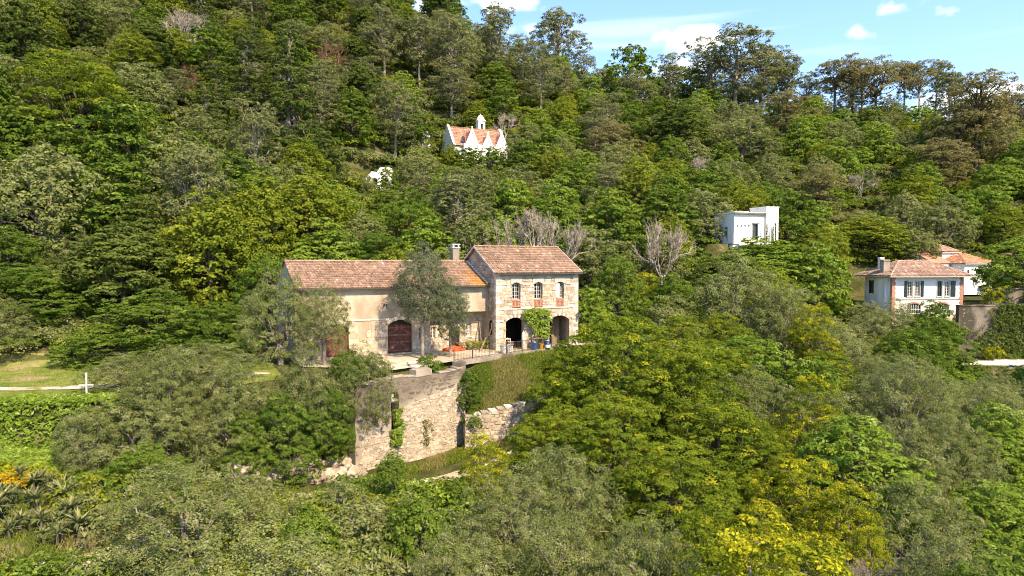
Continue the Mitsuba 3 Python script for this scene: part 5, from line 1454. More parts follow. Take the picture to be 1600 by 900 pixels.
def tiles(seed, origin, along, up, poly, w=.24, ex=.36, palette=TILE, lichen=None, rad=.075, rough=1.0):
    """Barrel tiles laid in courses over a roof plane: origin at the eave, poly the plane's outline in (along, up) coordinates."""
    rng = np.random.default_rng(seed)
    along, up, origin = unit(along), unit(up), np.asarray(origin, float)
    nn = np.cross(along, up)
    x0, y0, x1, y1 = poly.bounds
    xs = np.arange(x0 + w / 2, x1, w); ys = np.arange(y0, y1, ex)
    gx_, gy_ = np.meshgrid(xs, ys); c = np.stack([gx_.ravel(), gy_.ravel()], 1)
    inside = shapely.contains_xy(poly.buffer(.08), c[:, 0], c[:, 1] + ex * .5)
    c = c[inside]
    n = len(c)
    th = np.linspace(-1.25, 1.25, 5)
    px_ = np.sin(th) * w * .56; pz = np.cos(th) * rad
    sec = np.stack([px_, pz], 1)
    L = ex * 1.18
    base = np.zeros((n, 3, 5, 3))
    wob = rng.normal(0, .012 * rough, (n, 1)); lift = rng.normal(0, .010 * rough, n); sk = rng.normal(0, .02 * rough, (n, 1))
    y1c = np.minimum(L, np.maximum(poly.bounds[3] - c[:, 1], .05))
    for r, (yy, ss, dz) in enumerate(((0 * y1c, 1.0, .075), (0 * y1c, 1.0, .075), (y1c, .86, -.012))):
        base[:, r, :, 0] = c[:, :1] + sec[:, 0] * ss + wob + sk * (yy > 0)[:, None]
        base[:, r, :, 1] = (c[:, 1] + yy)[:, None]
        base[:, r, :, 2] = sec[:, 1] * ss + dz + lift[:, None] * (r < 2)
    base[:, 0, :, 2] -= .085
    v = base.reshape(-1, 3)
    f1 = []
    for r in range(2):
        for k in range(4):
            a, b, cc, d = r * 5 + k, r * 5 + k + 1, (r + 1) * 5 + k + 1, (r + 1) * 5 + k
            f1 += [(a, b, cc), (a, cc, d)]
    f = (np.arange(n)[:, None, None] * 15 + np.array(f1)[None]).reshape(-1, 3)
    pal = np.array(palette)
    patchy = meshkit.noise(np.stack([c[:, 0] * .8, c[:, 1] * .8, 0 * c[:, 0] + seed], 1))
    col = pal[rng.integers(len(pal), size=n)] * rng.uniform(.84, 1.14, (n, 1)) * (.82 + .36 * patchy[:, None])
    pale = rng.random(n) < .015
    col[pale] = np.array([.52, .42, .35]) * rng.uniform(.85, 1.1, (pale.sum(), 1))
    if lichen is not None:
        m = lichen(c)[:, None]
        col = col * (1 - m) + np.array([.52, .25, .05]) * rng.uniform(.8, 1.15, (n, 1)) * m
    P = origin + v[:, :1] * along + v[:, 1:2] * up + v[:, 2:] * nn
    return P, f, np.repeat(np.clip(col, 0, .85), 15, 0)


def ridge_caps(seed, a, b, w=.26, L=.42, palette=TILE):
    """Half-round cap tiles in a row along a ridge or a hip."""
    rng = np.random.default_rng(seed)
    a, b = np.asarray(a, float), np.asarray(b, float)
    n = max(2, int(np.linalg.norm(b - a) / L)); t = unit(b - a)
    s = unit(np.cross(t, [0, 0, 1.0])); h = np.cross(s, t)
    th = np.linspace(-1.5, 1.5, 6)
    V, F, C = [], [], []
    for k in range(n):
        p0 = a + (b - a) * k / n; p1 = a + (b - a) * (k + 1.15) / n if k < n - 1 else b
        for q, sc, dz in ((p0, 1.0, .03), (p1, .85, 0.0)):
            V.append(q + (np.sin(th)[:, None] * s * w * .55 + np.cos(th)[:, None] * h * w * .42) * sc + h * (dz + rng.normal(0, .006)))
        o = k * 12
        for j in range(5):
            F += [(o + j, o + j + 1, o + 7 + j), (o + j, o + 7 + j, o + 6 + j)]
        C.append(np.tile(np.array(palette[rng.integers(len(palette))]) * rng.uniform(.85, 1.2) * 1.1, (12, 1)))
    return np.vstack(V), np.array(F), np.clip(np.vstack(C), 0, .85)


def window(fr, key, u, z0, w, h, v, nx, nz, bw=.05, top=None, bsdf='mat_paint', pane='mat_pane', mull=True):
    """Sash window in an opening: frame, glazing bars and a pane, set at depth v."""
    f = [bx(u - w / 2, u - w / 2 + bw * 1.5, v, v + .08, z0, z0 + h), bx(u + w / 2 - bw * 1.5, u + w / 2, v, v + .08, z0, z0 + h),
         bx(u - w / 2 + bw * 1.5, u + w / 2 - bw * 1.5, v, v + .08, z0, z0 + bw * 1.6), bx(u - w / 2 + bw * 1.5, u + w / 2 - bw * 1.5, v, v + .08, z0 + h - bw * 1.5, z0 + h)]
    if mull:
        f.append(bx(u - bw * .9, u + bw * .9, v - .01, v + .07, z0 + bw * 1.6, z0 + h - bw * 1.5))
    fr.put(key, bx(u - w / 2 + .01, u + w / 2 - .01, v + .045, v + .05, z0 + .02, z0 + h - .02), pane)
    fr.put(key + '__frame', f, bsdf)
    g = []
    for i in range(1, nx):
        x = u - w / 2 + w * i / nx
        if mull and abs(x - u) < .02:
            continue
        g.append(bx(x - bw * .35, x + bw * .35, v + .005, v + .06, z0 + bw * 1.6, z0 + h - bw * 1.5))
    for i in range(1, nz):
        z = z0 + h * i / nz
        g.append(bx(u - w / 2 + bw * 1.5, u + w / 2 - bw * 1.5, v + .008, v + .058, z - bw * .35, z + bw * .35))
    if g:
        fr.put(key + '__glazing_bars', g, bsdf)


def part(base):
    return numbered(base)


# ------------------------------------------------------------------ the two-storey stone house
HF = Frame(-1.5, 63.0, 0.0, 28.0)
thing('stone_house', 'two-storey honey-coloured stone house with tiled gable roof and two arched openings', 'house')
L_, D_, HW_ = 9.05, 8.4, 7.25
wins = [(2.14, .92), (4.53, .92), (6.97, .92)]
holes = [arch(1.05, 3.0, -.2, 2.6, .38), arch(5.79, 8.04, -.2, 2.55, .45)] + [arch(u - w / 2, u + w / 2, 3.85, 6.05, .22) for u, w in wins]
fpoly = sbox(0, -.6, L_, HW_).difference(unary_union(holes))
HF.put('stone_house__front_wall', front_wall(fpoly, 0, .5), 'mat_mortar')
bands = [(3.74, 3.90), (6.02, 6.14), (2.62, 2.76)]
keep = fpoly.difference(unary_union([sbox(-1, a, L_ + 1, b) for a, b in bands])).difference(unary_union([arch_ring(1.05, 3.0, 2.6, .38, .30), arch_ring(5.79, 8.04, 2.55, .45, .30)] + [sbox(u - w / 2 - .2, 6.0, u + w / 2 + .2, 6.85) for u, w in wins])).intersection(sbox(.42, -.5, L_ - .42, HW_))
rv, rf, rc = rubble(1, keep, on_front(0))
HF.put('stone_house__front_wall__stonework', (rv, rf), 'mat_stone', color=rc, kind='stuff')
# quoins: large squared corner stones, each its own piece
for side, uu in ((0, 0.0), (1, L_)):
    z = -.4; k = 0
    while z < HW_ - .2:
        w = .62 if k % 2 else .42
        h = .36 if z + .36 < HW_ else HW_ - z
        u0, u1 = (uu - .02, uu + w) if side == 0 else (uu - w, uu + .02)
        m = bx(u0, u1, -.05, .30 if k % 2 else .5, z + .01, z + h - .01)
        HF.put(part('stone_house__front_wall__stone'), m, 'mat_trim' if k % 3 else 'mat_plaster')
        z += .36; k += 1
for a, b in bands:   # string courses, cut at the openings
    strip = sbox(.0, a, L_, b).difference(unary_union(holes + [sbox(u - w / 2 - .18, 5.9, u + w / 2 + .18, 6.9) for u, w in wins] + [h.buffer(.3) for h in holes[:2]]))
    for g in getattr(strip, 'geoms', [strip]):
        if g.area > .02:
            HF.put(part('stone_house__front_wall__string_course'), front_wall(g, -.09, .11), 'mat_trim')
for (u0, u1, zs, ri) in ((1.05, 3.0, 2.6, .38), (5.79, 8.04, 2.55, .45)):   # arch stones
    n = 11
    c, w = (u0 + u1) / 2, (u1 - u0) / 2
    R = (w * w + ri * ri) / (2 * ri); th = math.asin(w / R)
    for k in range(n):
        t0, t1 = -th + 2 * th * k / n + .004, -th + 2 * th * (k + 1) / n - .004
        q = [(c + r * math.sin(t), zs + ri - R + r * math.cos(t)) for r, t in ((R, t0), (R, t1), (R + .30, t1), (R + .30, t0))]
        HF.put(part('stone_house__front_wall__arch_stone'), front_wall(Polygon(q), -.06 - .01 * (k % 2), .3), 'mat_trim' if k % 2 else 'mat_plaster')
for i, (u, w) in enumerate(wins):
    HF.put(part('stone_house__front_wall__lintel'), front_wall(sbox(u - w / 2 - .16, 6.1, u + w / 2 + .16, 6.66).difference(holes[2 + i].buffer(.004)), -.07, .3), 'mat_cream')
    k = part('stone_house__window')
    window(HF, k, u, 4.66, w, 1.50, .28, 4, 4, bw=.045)
    HF.put(k + '__fanlight', front_wall(arch(u - w / 2, u + w / 2, 6.16, 6.16, .11 + .001), .30, .03), 'mat_glassdark')
    kk = part('stone_house__balustrade')
    HF.put(kk, [bx(u - w / 2 - .02, u + w / 2 + .02, -.06, .10, 4.52, 4.66), bx(u - w / 2 - .02, u + w / 2 + .02, -.04, .10, 3.93, 4.0)], 'mat_brick')
    for j in range(6):
        x = u - w / 2 + w * (j + .5) / 6
        HF.put(part(kk + '__baluster'), bx(x - .052, x + .052, -.03, .07, 4.0, 4.52), 'mat_brick')
HF.put('stone_house__shutter', [bx(6.49, 6.93, -.02, .02, 4.74, 6.1), bx(6.53, 6.89, -.035, -.02, 4.8, 5.35), bx(6.53, 6.89, -.035, -.02, 5.45, 6.02)], 'mat_paint', label='open white shutter leaf over half the right window')
# left face and gable
gab = Polygon([(-D_, -.6), (0, -.6), (0, HW_), (-D_ / 2, HW_ + 2.22), (-D_, HW_)])   # coordinates run backwards: a = -v
HF.put('stone_house__side_wall', side_wall(shapely.affinity.scale(gab, -1, 1, origin=(0, 0)).difference(sbox(.52, -.7, .52, HW_)), 0, .5).slice_plane([0, .5, 0], [0, 1, 0], cap=False), 'mat_mortar')
sw = Polygon([(-1.55, -.6), (-.50, -.6), (-.50, HW_), (-1.55, HW_)]).union(Polygon([(-.5, 6), (-.5, 7.2), (-4.2, 9.35), (-6.1, 8.42), (-6.0, 8.3), (-1.3, 6.2)])).difference(sbox(-1.35, 1.35, -.72, 2.75))
rv, rf, rc = rubble(2, sw.buffer(0), on_side(0), palette=[(.40, .33, .25), (.33, .27, .205), (.45, .38, .29), (.29, .24, .19)])
HF.put('stone_house__side_wall__stonework', (rv, rf), 'mat_stone', color=rc, kind='stuff')
k = 'stone_house__side_niche'
HF.put(k, side_wall(arch(.72, 1.35, 1.35, 2.5, .22), -.012, .02), 'mat_darkroom', label='narrow arched side opening with a white rail across')
HF.put(k + '__rail', [bar3((-.06, 1.30, 1.25), (-.06, .80, 1.95), .06), bar3((-.06, .80, 1.9), (-.06, .80, 2.5), .06)], 'mat_paint')
HF.put('stone_house__back_wall', bx(.5, L_ - .5, D_ - .5, D_, -.6, HW_), 'mat_mortar')
HF.put('stone_house__right_wall', side_wall(shapely.affinity.scale(gab, -1, 1, origin=(0, 0)), L_ - .5, .5).slice_plane([0, .5, 0], [0, 1, 0], cap=False), 'mat_mortar')
HF.put('stone_house__inner_floor', bx(.5, L_ - .5, .5, D_ - .5, -.3, .02), 'mat_concrete')
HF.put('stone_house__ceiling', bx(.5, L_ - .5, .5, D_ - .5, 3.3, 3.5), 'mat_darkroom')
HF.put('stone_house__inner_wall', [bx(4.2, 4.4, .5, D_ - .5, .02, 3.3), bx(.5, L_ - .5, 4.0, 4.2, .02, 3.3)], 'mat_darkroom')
HF.put('stone_house__door_leaf', [bx(7.05, 7.98, 1.75, 1.82, .02, 2.75)] + [bx(7.07 + i * .18, 7.23 + i * .18, 1.725, 1.75, .05, 2.7) for i in range(5)], 'mat_timber', label='brown plank door leaf standing inside the right arch')
# roof
rise, ov = 2.3, .38
def gable_roof(fr, key, u0, u1, v0, v1, zw, rise, ov, seed, oe=.3, lichen=None, ridge=True, palette=TILE, w=.24, ex=.36):
    half = (v1 - v0) / 2; sl = math.hypot(half, rise); k = rise / half
    ze = zw - ov * k
    th = .10
    for s, (va, vb) in enumerate(((v0 - ov, v0 + half), (v1 + ov, v0 + half))):
        nrm = np.array([0, -k if s == 0 else k, 1]) / math.hypot(1, k)
        P = np.array([[u0 - oe, va, ze], [u1 + oe, va, ze], [u1 + oe, vb, zw + rise], [u0 - oe, vb, zw + rise]])
        Q = P + nrm * th
        v = np.vstack([P, Q]); f = np.array([[0, 2, 1], [0, 3, 2], [4, 5, 6], [4, 6, 7], [0, 1, 5], [0, 5, 4], [1, 2, 6], [1, 6, 5], [3, 0, 4], [3, 4, 7]])
        if s:
            f = f[:, ::-1]
        if s == 0:
            fr.put(key, (v, f), 'mat_deck')
        else:
            fr.put(key + '__back_slope', (v, f), 'mat_deck')
        lx = (u1 - u0) + 2 * oe; ly = np.linalg.norm(P[3] - P[0])
        if s == 0:
            V, F, C = tiles(seed, Q[0] + nrm * .01, P[1] - P[0], P[3] - P[0], sbox(0, -.05, lx, ly), lichen=lichen, palette=palette, w=w, ex=ex)
        else:
            V, F, C = tiles(seed + 1, Q[1] + nrm * .01, P[0] - P[1], P[3] - P[0], sbox(0, -.05, lx, ly), palette=palette, w=w, ex=ex)
        fr.put(key + ('__tiles' if s == 0 else '__back_tiles'), (V, F), 'mat_stone', color=C, kind='stuff', smooth=False)
    if ridge:
        V, F, C = ridge_caps(seed + 2, (u0 - oe, v0 + half, zw + rise + .16), (u1 + oe, v0 + half, zw + rise + .16), palette=palette)
        fr.put(key + '__ridge_tiles', (V, F), 'mat_stone', color=C, kind='stuff')
    return half, k


gable_roof(HF, 'stone_house__roof', 0, L_, 0, D_, HW_, rise, ov, 11)
for u in (-.30, L_ + .30):   # verge boards down both gable edges
    for va, vb in ((-ov, D_ / 2), (D_ + ov, D_ / 2)):
        HF.put(part('stone_house__roof__verge_board'), bar3((u, va, HW_ - ov * rise / (D_ / 2) + .10), (u, vb, HW_ + rise + .10), .06, .16), 'mat_trim')
HF.put('stone_house__roof__gutter', bar3((-.3, -ov - .05, HW_ - ov * .55 + .02), (L_ + .3, -ov - .05, HW_ - ov * .55 + .02), .10), 'mat_iron')
HF.put('stone_house__lamp_bracket', [bar3((L_ - .25, -.04, 2.95), (L_ - .1, -.35, 3.25), .07), bx(L_ - .22, L_ + .02, -.5, -.28, 2.75, 3.1)], 'mat_iron')

# ------------------------------------------------------------------ the long barn
thing('long_barn', 'long low plastered barn with rust-red arched door joined to the stone house', 'barn')
BL, BV, BZ, BRISE = 17.7, 1.6, 6.05, 2.05
ez = BZ - .3
doors = [arch(-9.80, -7.56, .12, 2.62, .45), arch(-15.5, -13.26, .12, 2.5, .45)]
slit = [sbox(-10.2, 4.05, -9.75, 4.5), sbox(-8.1, 3.95, -7.65, 4.5), sbox(-6.9, 1.2, -6.45, 2.3)]
bpoly = sbox(-BL, -.8, -5.8, BZ).difference(unary_union(doors + slit))
HF.put('long_barn__front_wall', front_wall(bpoly, BV, .5), 'mat_plaster')
low = sbox(-BL + .02, -.7, -5.82, 3.3).difference(unary_union(doors + slit)).difference(unary_union([arch_ring(-9.80, -7.56, 2.62, .45, .32), arch_ring(-15.5, -13.26, 2.5, .45, .32), sbox(-20, 3.12, 0, 3.26)])).difference(Point(-12.1, 2.7).buffer(.75)).difference(Point(-16.6, 2.2).buffer(1.2))
rv, rf, rc = rubble(3, low.buffer(0), on_front(BV), h=.32, w=.5, proud=.035)
HF.put('long_barn__front_wall__stonework', (rv, rf), 'mat_stone', color=rc, kind='stuff')
HF.put('long_barn__front_wall__string_course', bx(-BL, -5.8, BV - .07, BV + .02, 3.12, 3.25), 'mat_trim')
for j, (u0, u1, zs, ri) in enumerate(((-9.80, -7.56, 2.62, .45), (-15.5, -13.26, 2.5, .45))):
    n = 10; c, w = (u0 + u1) / 2, (u1 - u0) / 2
    R = (w * w + ri * ri) / (2 * ri); th = math.asin(w / R)
    for k in range(n):
        t0, t1 = -th + 2 * th * k / n + .004, -th + 2 * th * (k + 1) / n - .004
        q = [(c + r * math.sin(t), zs + ri - R + r * math.cos(t)) for r, t in ((R, t0), (R, t1), (R + .30, t1), (R + .30, t0))]
        HF.put(part('long_barn__front_wall__arch_stone'), front_wall(Polygon(q), BV - .06 - .01 * (k % 2), .3), 'mat_trim' if k % 2 else 'mat_plaster')
    dk = part('long_barn__door')
    labels[dk] = {'label': 'rust-red double plank door with crossed braces' if j == 0 else 'rust-red barn door half hidden behind a tree'}
    HF.put(dk, front_wall(sbox(u0, .15, u1, zs + .02), BV + .30, .05), 'mat_redwood')
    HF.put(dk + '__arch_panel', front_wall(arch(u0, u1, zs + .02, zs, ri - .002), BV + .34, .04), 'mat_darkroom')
    npl = 7
    for s in (0, 1):
        a0, a1 = (u0 + .02, c - .015) if s == 0 else (c + .015, u1 - .02)
        for i in range(npl):
            x0, x1 = a0 + (a1 - a0) * i / npl + .008, a0 + (a1 - a0) * (i + 1) / npl - .008
            HF.put(part(dk + '__plank'), bx(x0, x1, BV + .275, BV + .30, .17, zs), 'mat_redwood')
        for z in (.22, 1.0, 1.62, 2.3):
            HF.put(part(dk + '__rail'), bx(a0, a1, BV + .245, BV + .272, z, z + .15), 'mat_redtrim')
        p, q = ((a0 + .05, .37), (a1 - .05, 1.0)) if s == 0 else ((a1 - .05, .37), (a0 + .05, 1.0))
        HF.put(part(dk + '__brace'), bar3((p[0], BV + .258, p[1]), (q[0], BV + .258, q[1]), .03, .13), 'mat_redtrim')
        p, q = ((a0 + .05, 1.8), (a1 - .05, 2.3)) if s == 0 else ((a1 - .05, 1.8), (a0 + .05, 2.3))
        HF.put(part(dk + '__brace'), bar3((p[0], BV + .258, p[1]), (q[0], BV + .258, q[1]), .03, .13), 'mat_redtrim')
for s in slit:
    a0, z0, a1, z1 = s.bounds
    k = part('long_barn__window')
    window(HF, k, (a0 + a1) / 2, z0, a1 - a0, z1 - z0, BV + .2, 2, 3, bw=.04)
# overhanging plastered upper storey and the set-back wall below
HF.put('long_barn__upper_box', [front_wall(sbox(-5.8, 3.55, 0, BZ), BV, .4), bx(-5.8, 0, BV + .4, 3.6, 3.55, 3.75)], 'mat_plaster', label='smooth plastered upper storey jutting over the doorway')
gpoly = sbox(-5.8, -.8, 0, 3.6).difference(unary_union([sbox(-3.35, -.1, -2.45, 2.1), arch(-1.75, -1.25, 1.15, 2.35, .06), sbox(-5.3, 1.1, -4.9, 2.2)]))
HF.put('long_barn__ground_wall', front_wall(gpoly, 2.75, .45), 'mat_mortar')
rv, rf, rc = rubble(4, gpoly.intersection(sbox(-5.7, -.6, -.02, 3.5)).buffer(0), on_front(2.75), h=.28, w=.42)
HF.put('long_barn__ground_wall__stonework', (rv, rf), 'mat_stone', color=rc, kind='stuff')
k = part('long_barn__window'); window(HF, k, -1.5, 1.15, .5, 1.25, 2.9, 2, 4, bw=.06)
HF.put(k + '__sill', bx(-1.85, -1.15, 2.62, 2.78, 1.02, 1.14), 'mat_trim')
k = part('long_barn__window'); window(HF, k, -5.1, 1.1, .4, 1.1, 2.95, 2, 3, bw=.05)
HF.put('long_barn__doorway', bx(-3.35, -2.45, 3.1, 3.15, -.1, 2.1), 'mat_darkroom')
HF.put('long_barn__end_wall', side_wall(Polygon([(BV + .5, -.8), (BV + 9.0, -.8), (BV + 9.0, BZ), (BV + 4.5, BZ + BRISE - .1), (BV + .5, BZ + .15)]), -BL, .45), 'mat_cream')
HF.put('long_barn__back_wall', bx(-BL + .45, 0, BV + 8.55, BV + 9.0, -.8, BZ), 'mat_plaster')
HF.put('long_barn__inner_wall', [bx(-BL + .5, -.02, 3.6, 3.7, -.5, BZ - .1), bx(-BL + .5, -5.8, BV + .6, 3.6, 3.2, 3.3)], 'mat_darkroom')
gable_roof(HF, 'long_barn__roof', -BL + .25, -.32, BV, BV + 9.0, BZ, BRISE, .42, 21, oe=.28,
           lichen=lambda c: np.clip((c[:, 0] - 15.2) / 2.2, 0, 1) * np.clip(1.15 - c[:, 1] / 3.4, 0, 1) * .9)
V, F, C = ridge_caps(31, (-.16, BV - .42, BZ + .05), (-.16, BV + 4.5, BZ + BRISE + .18), palette=[(.56, .47, .36), (.60, .50, .38)])
HF.put('long_barn__roof__verge_tiles', (V, F), 'mat_stone', color=C, kind='stuff')
HF.put('long_barn__roof__gutter', bar3((-BL, BV - .47, BZ - .14), (-.05, BV - .47, BZ - .14), .09), 'mat_iron')
HF.put('long_barn__chimney', bx(-1.55, -.85, 6.4, 7.1, 7.0, 9.55), 'mat_concrete', label='slim brick chimney with white cap beside the stone gable')
HF.put('long_barn__chimney__cap', [bx(-1.63, -.77, 6.32, 7.18, 9.55, 9.66), bx(-1.55, -1.40, 6.4, 7.1, 9.66, 9.9), bx(-1.0, -.85, 6.4, 7.1, 9.66, 9.9), bx(-1.63, -.77, 6.32, 7.18, 9.9, 9.98)], 'mat_paint')

# ------------------------------------------------------------------ ruined retaining walls
RA, RB = np.array([-10.95, 47.25]), np.array([-3.75, 55.05])
yaw = math.degrees(math.atan2(*(RB - RA)[::-1]))
RL = float(np.linalg.norm(RB - RA))
RF = Frame(RA[0], RA[1], 0, yaw)
thing('ruined_wall', 'tall ruined stone retaining wall with a dark slot, below the courtyard', 'wall')
rp = Polygon([(0, -8.2), (RL, -7.6), (RL, .12), (RL - .5, .05), (RL - .75, -.35), (RL - 2.0, -.5), (RL - 3.9, -.55), (RL - 5, -.5), (RL - 7.5, -.3), (1.2, -.5), (.4, -1.4), (0, -1.6)])
slot = Polygon([(3.12, -5.1), (3.55, -5.35), (3.95, -4.9), (3.78, -1.55), (3.66, -1.35), (3.08, -1.3)])
RF.put('ruined_wall__masonry', front_wall(rp.difference(slot), -.02, .85), 'mat_wallold')
OLD = [(.40, .33, .245), (.44, .37, .28), (.37, .305, .225), (.33, .27, .20), (.46, .395, .305)]
zone = rp.difference(slot.buffer(.05)).buffer(-.05).intersection(Polygon([(2.5, -8), (RL, -7.6), (RL, -1.6), (RL - 3, -2.0), (4.2, -2.6), (4, -4.2), (2.2, -4.4), (.6, -4.2), (.3, -6)]))
rv, rf, rc = rubble(5, zone.buffer(0), on_front(-.02), h=.19, w=.36, proud=.05, gap=.02, palette=OLD, jit=.07)
RF.put('ruined_wall__stonework', (rv, rf), 'mat_stone', color=rc, kind='stuff')
zone2 = rp.difference(slot.buffer(.05)).buffer(-.05).difference(zone.buffer(.1))
rv, rf, rc = rubble(6, zone2.buffer(0), on_front(-.02), h=.34, w=.55, proud=.04, gap=.22, palette=[(.16, .13, .10), (.195, .16, .125), (.135, .11, .085), (.23, .19, .15)], jit=.16)
RF.put('ruined_wall__render_remains', (rv, rf), 'mat_stone', color=rc, kind='stuff')
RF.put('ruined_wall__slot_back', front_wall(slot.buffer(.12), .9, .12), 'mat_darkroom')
RF.put('ruined_wall__slot_stone', [bx(3.15, 3.72, .12, .6, -2.1, -1.92), bx(3.25, 3.5, .2, .6, -1.92, -1.45)], 'mat_trim')
RF.put('ruined_wall__coping_block', bx(RL - 5.2, RL - 3.7, -.06, .75, -.5, .02), 'mat_concrete', label='squat stone block on the broken wall top')
for i, a in enumerate(np.arange(.9, RL - .6, .62)):   # coping stones along the broken top
    if RL - 5.3 < a < RL - 3.2:
        continue
    zt = float(np.interp(a, [1.2, RL - 7.5, RL - 5, RL - 2, RL - .75, RL - .5, RL], [-.5, -.3, -.5, -.5, -.35, .05, .12]))
    RF.put(part('ruined_wall__coping_stone'), bx(a + .01, a + .60, -.06, .70, zt + .004, zt + .06 + .03 * ((i * 7) % 3)), 'mat_concrete')
# a lower stone wall runs on to the right
LF = Frame(-3.7, 53.3, 0, 15.0)
thing('lower_wall', 'low pale stone wall running right from the foot of the ruined wall', 'wall')
lp = Polygon([(0, -8), (8, -7.2), (8, -2.9), (5.5, -3.1), (3, -3.5), (.8, -3.9), (0, -4.0)])
LF.put('lower_wall__masonry', front_wall(lp, 0, .7), 'mat_rock')
rv, rf, rc = rubble(7, lp.buffer(-.04), on_front(0), h=.28, w=.45, proud=.06, gap=.05, palette=OLD, jit=.08)
LF.put('lower_wall__stonework', (rv, rf), 'mat_stone', color=rc, kind='stuff')
for i in range(12):
    a = i * .65
    zt = float(np.interp(a, [0, .8, 3, 5.5, 8], [-4.0, -3.9, -3.5, -3.1, -2.9]))
    LF.put(part('lower_wall__coping_stone'), bx(a + .02, a + .61, -.07, .66, zt + .004, zt + .13), 'mat_trim' if i % 2 else 'mat_concrete')
# rocky bank to the left of the wall: separate boulders
rngR = np.random.default_rng(9)
for i in range(44):
    t = 1 - (i + rngR.random()) / 44
    x, y = -10.8 + (-16.8 + 10.8) * t + rngR.normal(0, .35), 46.6 + (41.6 - 46.6) * t + rngR.normal(0, .25)
    s = rngR.uniform(.4, .95)
    m = trimesh.creation.icosphere(3, 1.0)
    u_ = m.vertices.copy()
    m.vertices = u_ * (1 + .75 * (meshkit.fbm(u_ * 1.3 + i * 3.1, 4, i)[:, None] - .5) + .30 * (np.abs(meshkit.noise(u_ * 2.6 + i, i)[:, None] - .5) - .2)) * [s * 1.25, s * .85, s * .8]
    a = rngR.uniform(0, 6.28)
    R3 = np.array([[math.cos(a), -math.sin(a), 0], [math.sin(a), math.cos(a), 0], [0, 0, 1]])
    key = numbered('boulder')
    z_ = gz(x, y) + .1 + rngR.uniform(0, 1.3) * (1 if i % 2 == 0 else .25)
    scene[key] = mikit.ply((m.vertices @ R3.T + [x, y, z_ - .15], m.faces), 'mat_rock')
    labels[key] = {'label': f'boulder {i + 1} from left in the pale rocky bank left of the ruined wall', 'category': 'rock', 'group': 'boulders of the rocky bank'}

# ------------------------------------------------------------------ steps, fence, courtyard things
SF = Frame(-7.3, 53.3, 0, 28.0)
thing('stone_steps', 'worn stone steps leading to the rust-red barn door', 'steps')
for i in range(5):
    SF.put(part('stone_steps__step'), bx(-.75 + .03 * i, .75 - .02 * i, -.8 + .36 * i, -.8 + .36 * (i + 1) + .04, -.5, -.16 + .11 * i), 'mat_concrete' if i % 2 else 'mat_trim')
FA, FB = np.array([-4.75, 55.75]), np.array([4.6, 65.6])
FL = float(np.linalg.norm(FB - FA)); fyaw = math.degrees(math.atan2(*(FB - FA)[::-1]))
FF = Frame(FA[0], FA[1], 0, fyaw)
thing('iron_fence', 'thin iron railing along the courtyard edge', 'fence')
for k, z in enumerate((.12, 1.02)):
    FF.put(part('iron_fence__rail'), bx(0, FL, -.015, .015, z, z + .035), 'mat_iron')
nb = int(FL / .17)
for i in range(nb + 1):
    a = FL * i / nb
    if i % 12 == 0:
        FF.put(part('iron_fence__post'), bx(a - .03, a + .03, -.03, .03, -.1, 1.12), 'mat_iron')
    else:
        FF.put(part('iron_fence__bar'), bx(a - .009, a + .009, -.009, .009, .0, 1.07), 'mat_iron')
FF.put('iron_fence__kerb', bx(-.1, FL + .1, -.13, .13, -.35, .04), 'mat_concrete')


def lathe(prof, n=20):
    r, z = np.array(prof).T
    return trimesh.creation.revolve(np.column_stack([r, z]), sections=n)


def standing(name, label, cat, u, v, parts, rot=0.0, group=None, z=0.02):
    """A small thing on the courtyard floor; parts: [(name or '', mesh, material)]."""
    key = numbered(name)
    p = HF.pt(np.array([u, v, z]))
    fr = Frame(p[0], p[1], p[2], 28 + rot)
    thing(key, label, cat, group)
    for nm, m, b in parts:
        fr.put(key + ('__' + nm if nm else ''), m, b, smooth=30 if nm in ('drum', 'pail', 'body', 'cylinder', 'lid') else False)
    return key


def shift(m, x=0, y=0, z=0):
    m = m.copy(); m.apply_translation((x, y, z)); return m


drum = lathe([(0, 0), (.27, 0), (.29, .03), (.28, .28), (.295, .30), (.28, .32), (.28, .62), (.29, .66), (.27, .70), (0, .70)])
standing('barrel', 'bright blue barrel beside the left arch', 'barrel', 3.35, -1.35, [('drum', drum, 'mat_blue'), ('lid', shift(lathe([(0, 0), (.20, 0), (.20, .05), (0, .05)]), z=.70), 'mat_paint')])
standing('bucket', 'yellow bucket between the blue barrel and the blue can', 'bucket', 4.05, -1.35, [('pail', lathe([(0, 0), (.19, 0), (.25, .48), (.27, .48), (.27, .52), (.23, .52), (.18, .04), (0, .04)]), 'mat_yellow'), ('handle', bar3((-.25, 0, .5), (.25, 0, .55), .025), 'mat_grey')])
standing('jerrycan', 'dark blue can with white front near the potted climber', 'can', 4.75, -1.35, [('body', lathe([(0, 0), (.26, 0), (.28, .04), (.28, .5), (.2, .62), (.08, .64), (.08, .72), (0, .72)]), 'mat_navy'), ('label_band', lathe([(.27, .12), (.287, .12), (.287, .40), (.27, .40)]), 'mat_paint')])
standing('barrel', 'small pale blue barrel standing just behind the dark blue can', 'barrel', 4.95, -.95, [('drum', drum, 'mat_blue'), ('lid', shift(lathe([(0, 0), (.22, 0), (.22, .05), (0, .05)]), z=.70), 'mat_paint')])
standing('work_table', 'small brown wooden table behind the buckets', 'table', 4.0, -.75, [('top', bx(-.55, .55, -.3, .3, .92, .99), 'mat_timber')] + [('leg' + ('' if i == 0 else f'_{i:03d}'), bx(sx * .47 - .035, sx * .47 + .035, sy * .23 - .035, sy * .23 + .035, 0, .92), 'mat_timber') for i, (sx, sy) in enumerate(((-1, -1), (1, -1), (-1, 1), (1, 1)))])
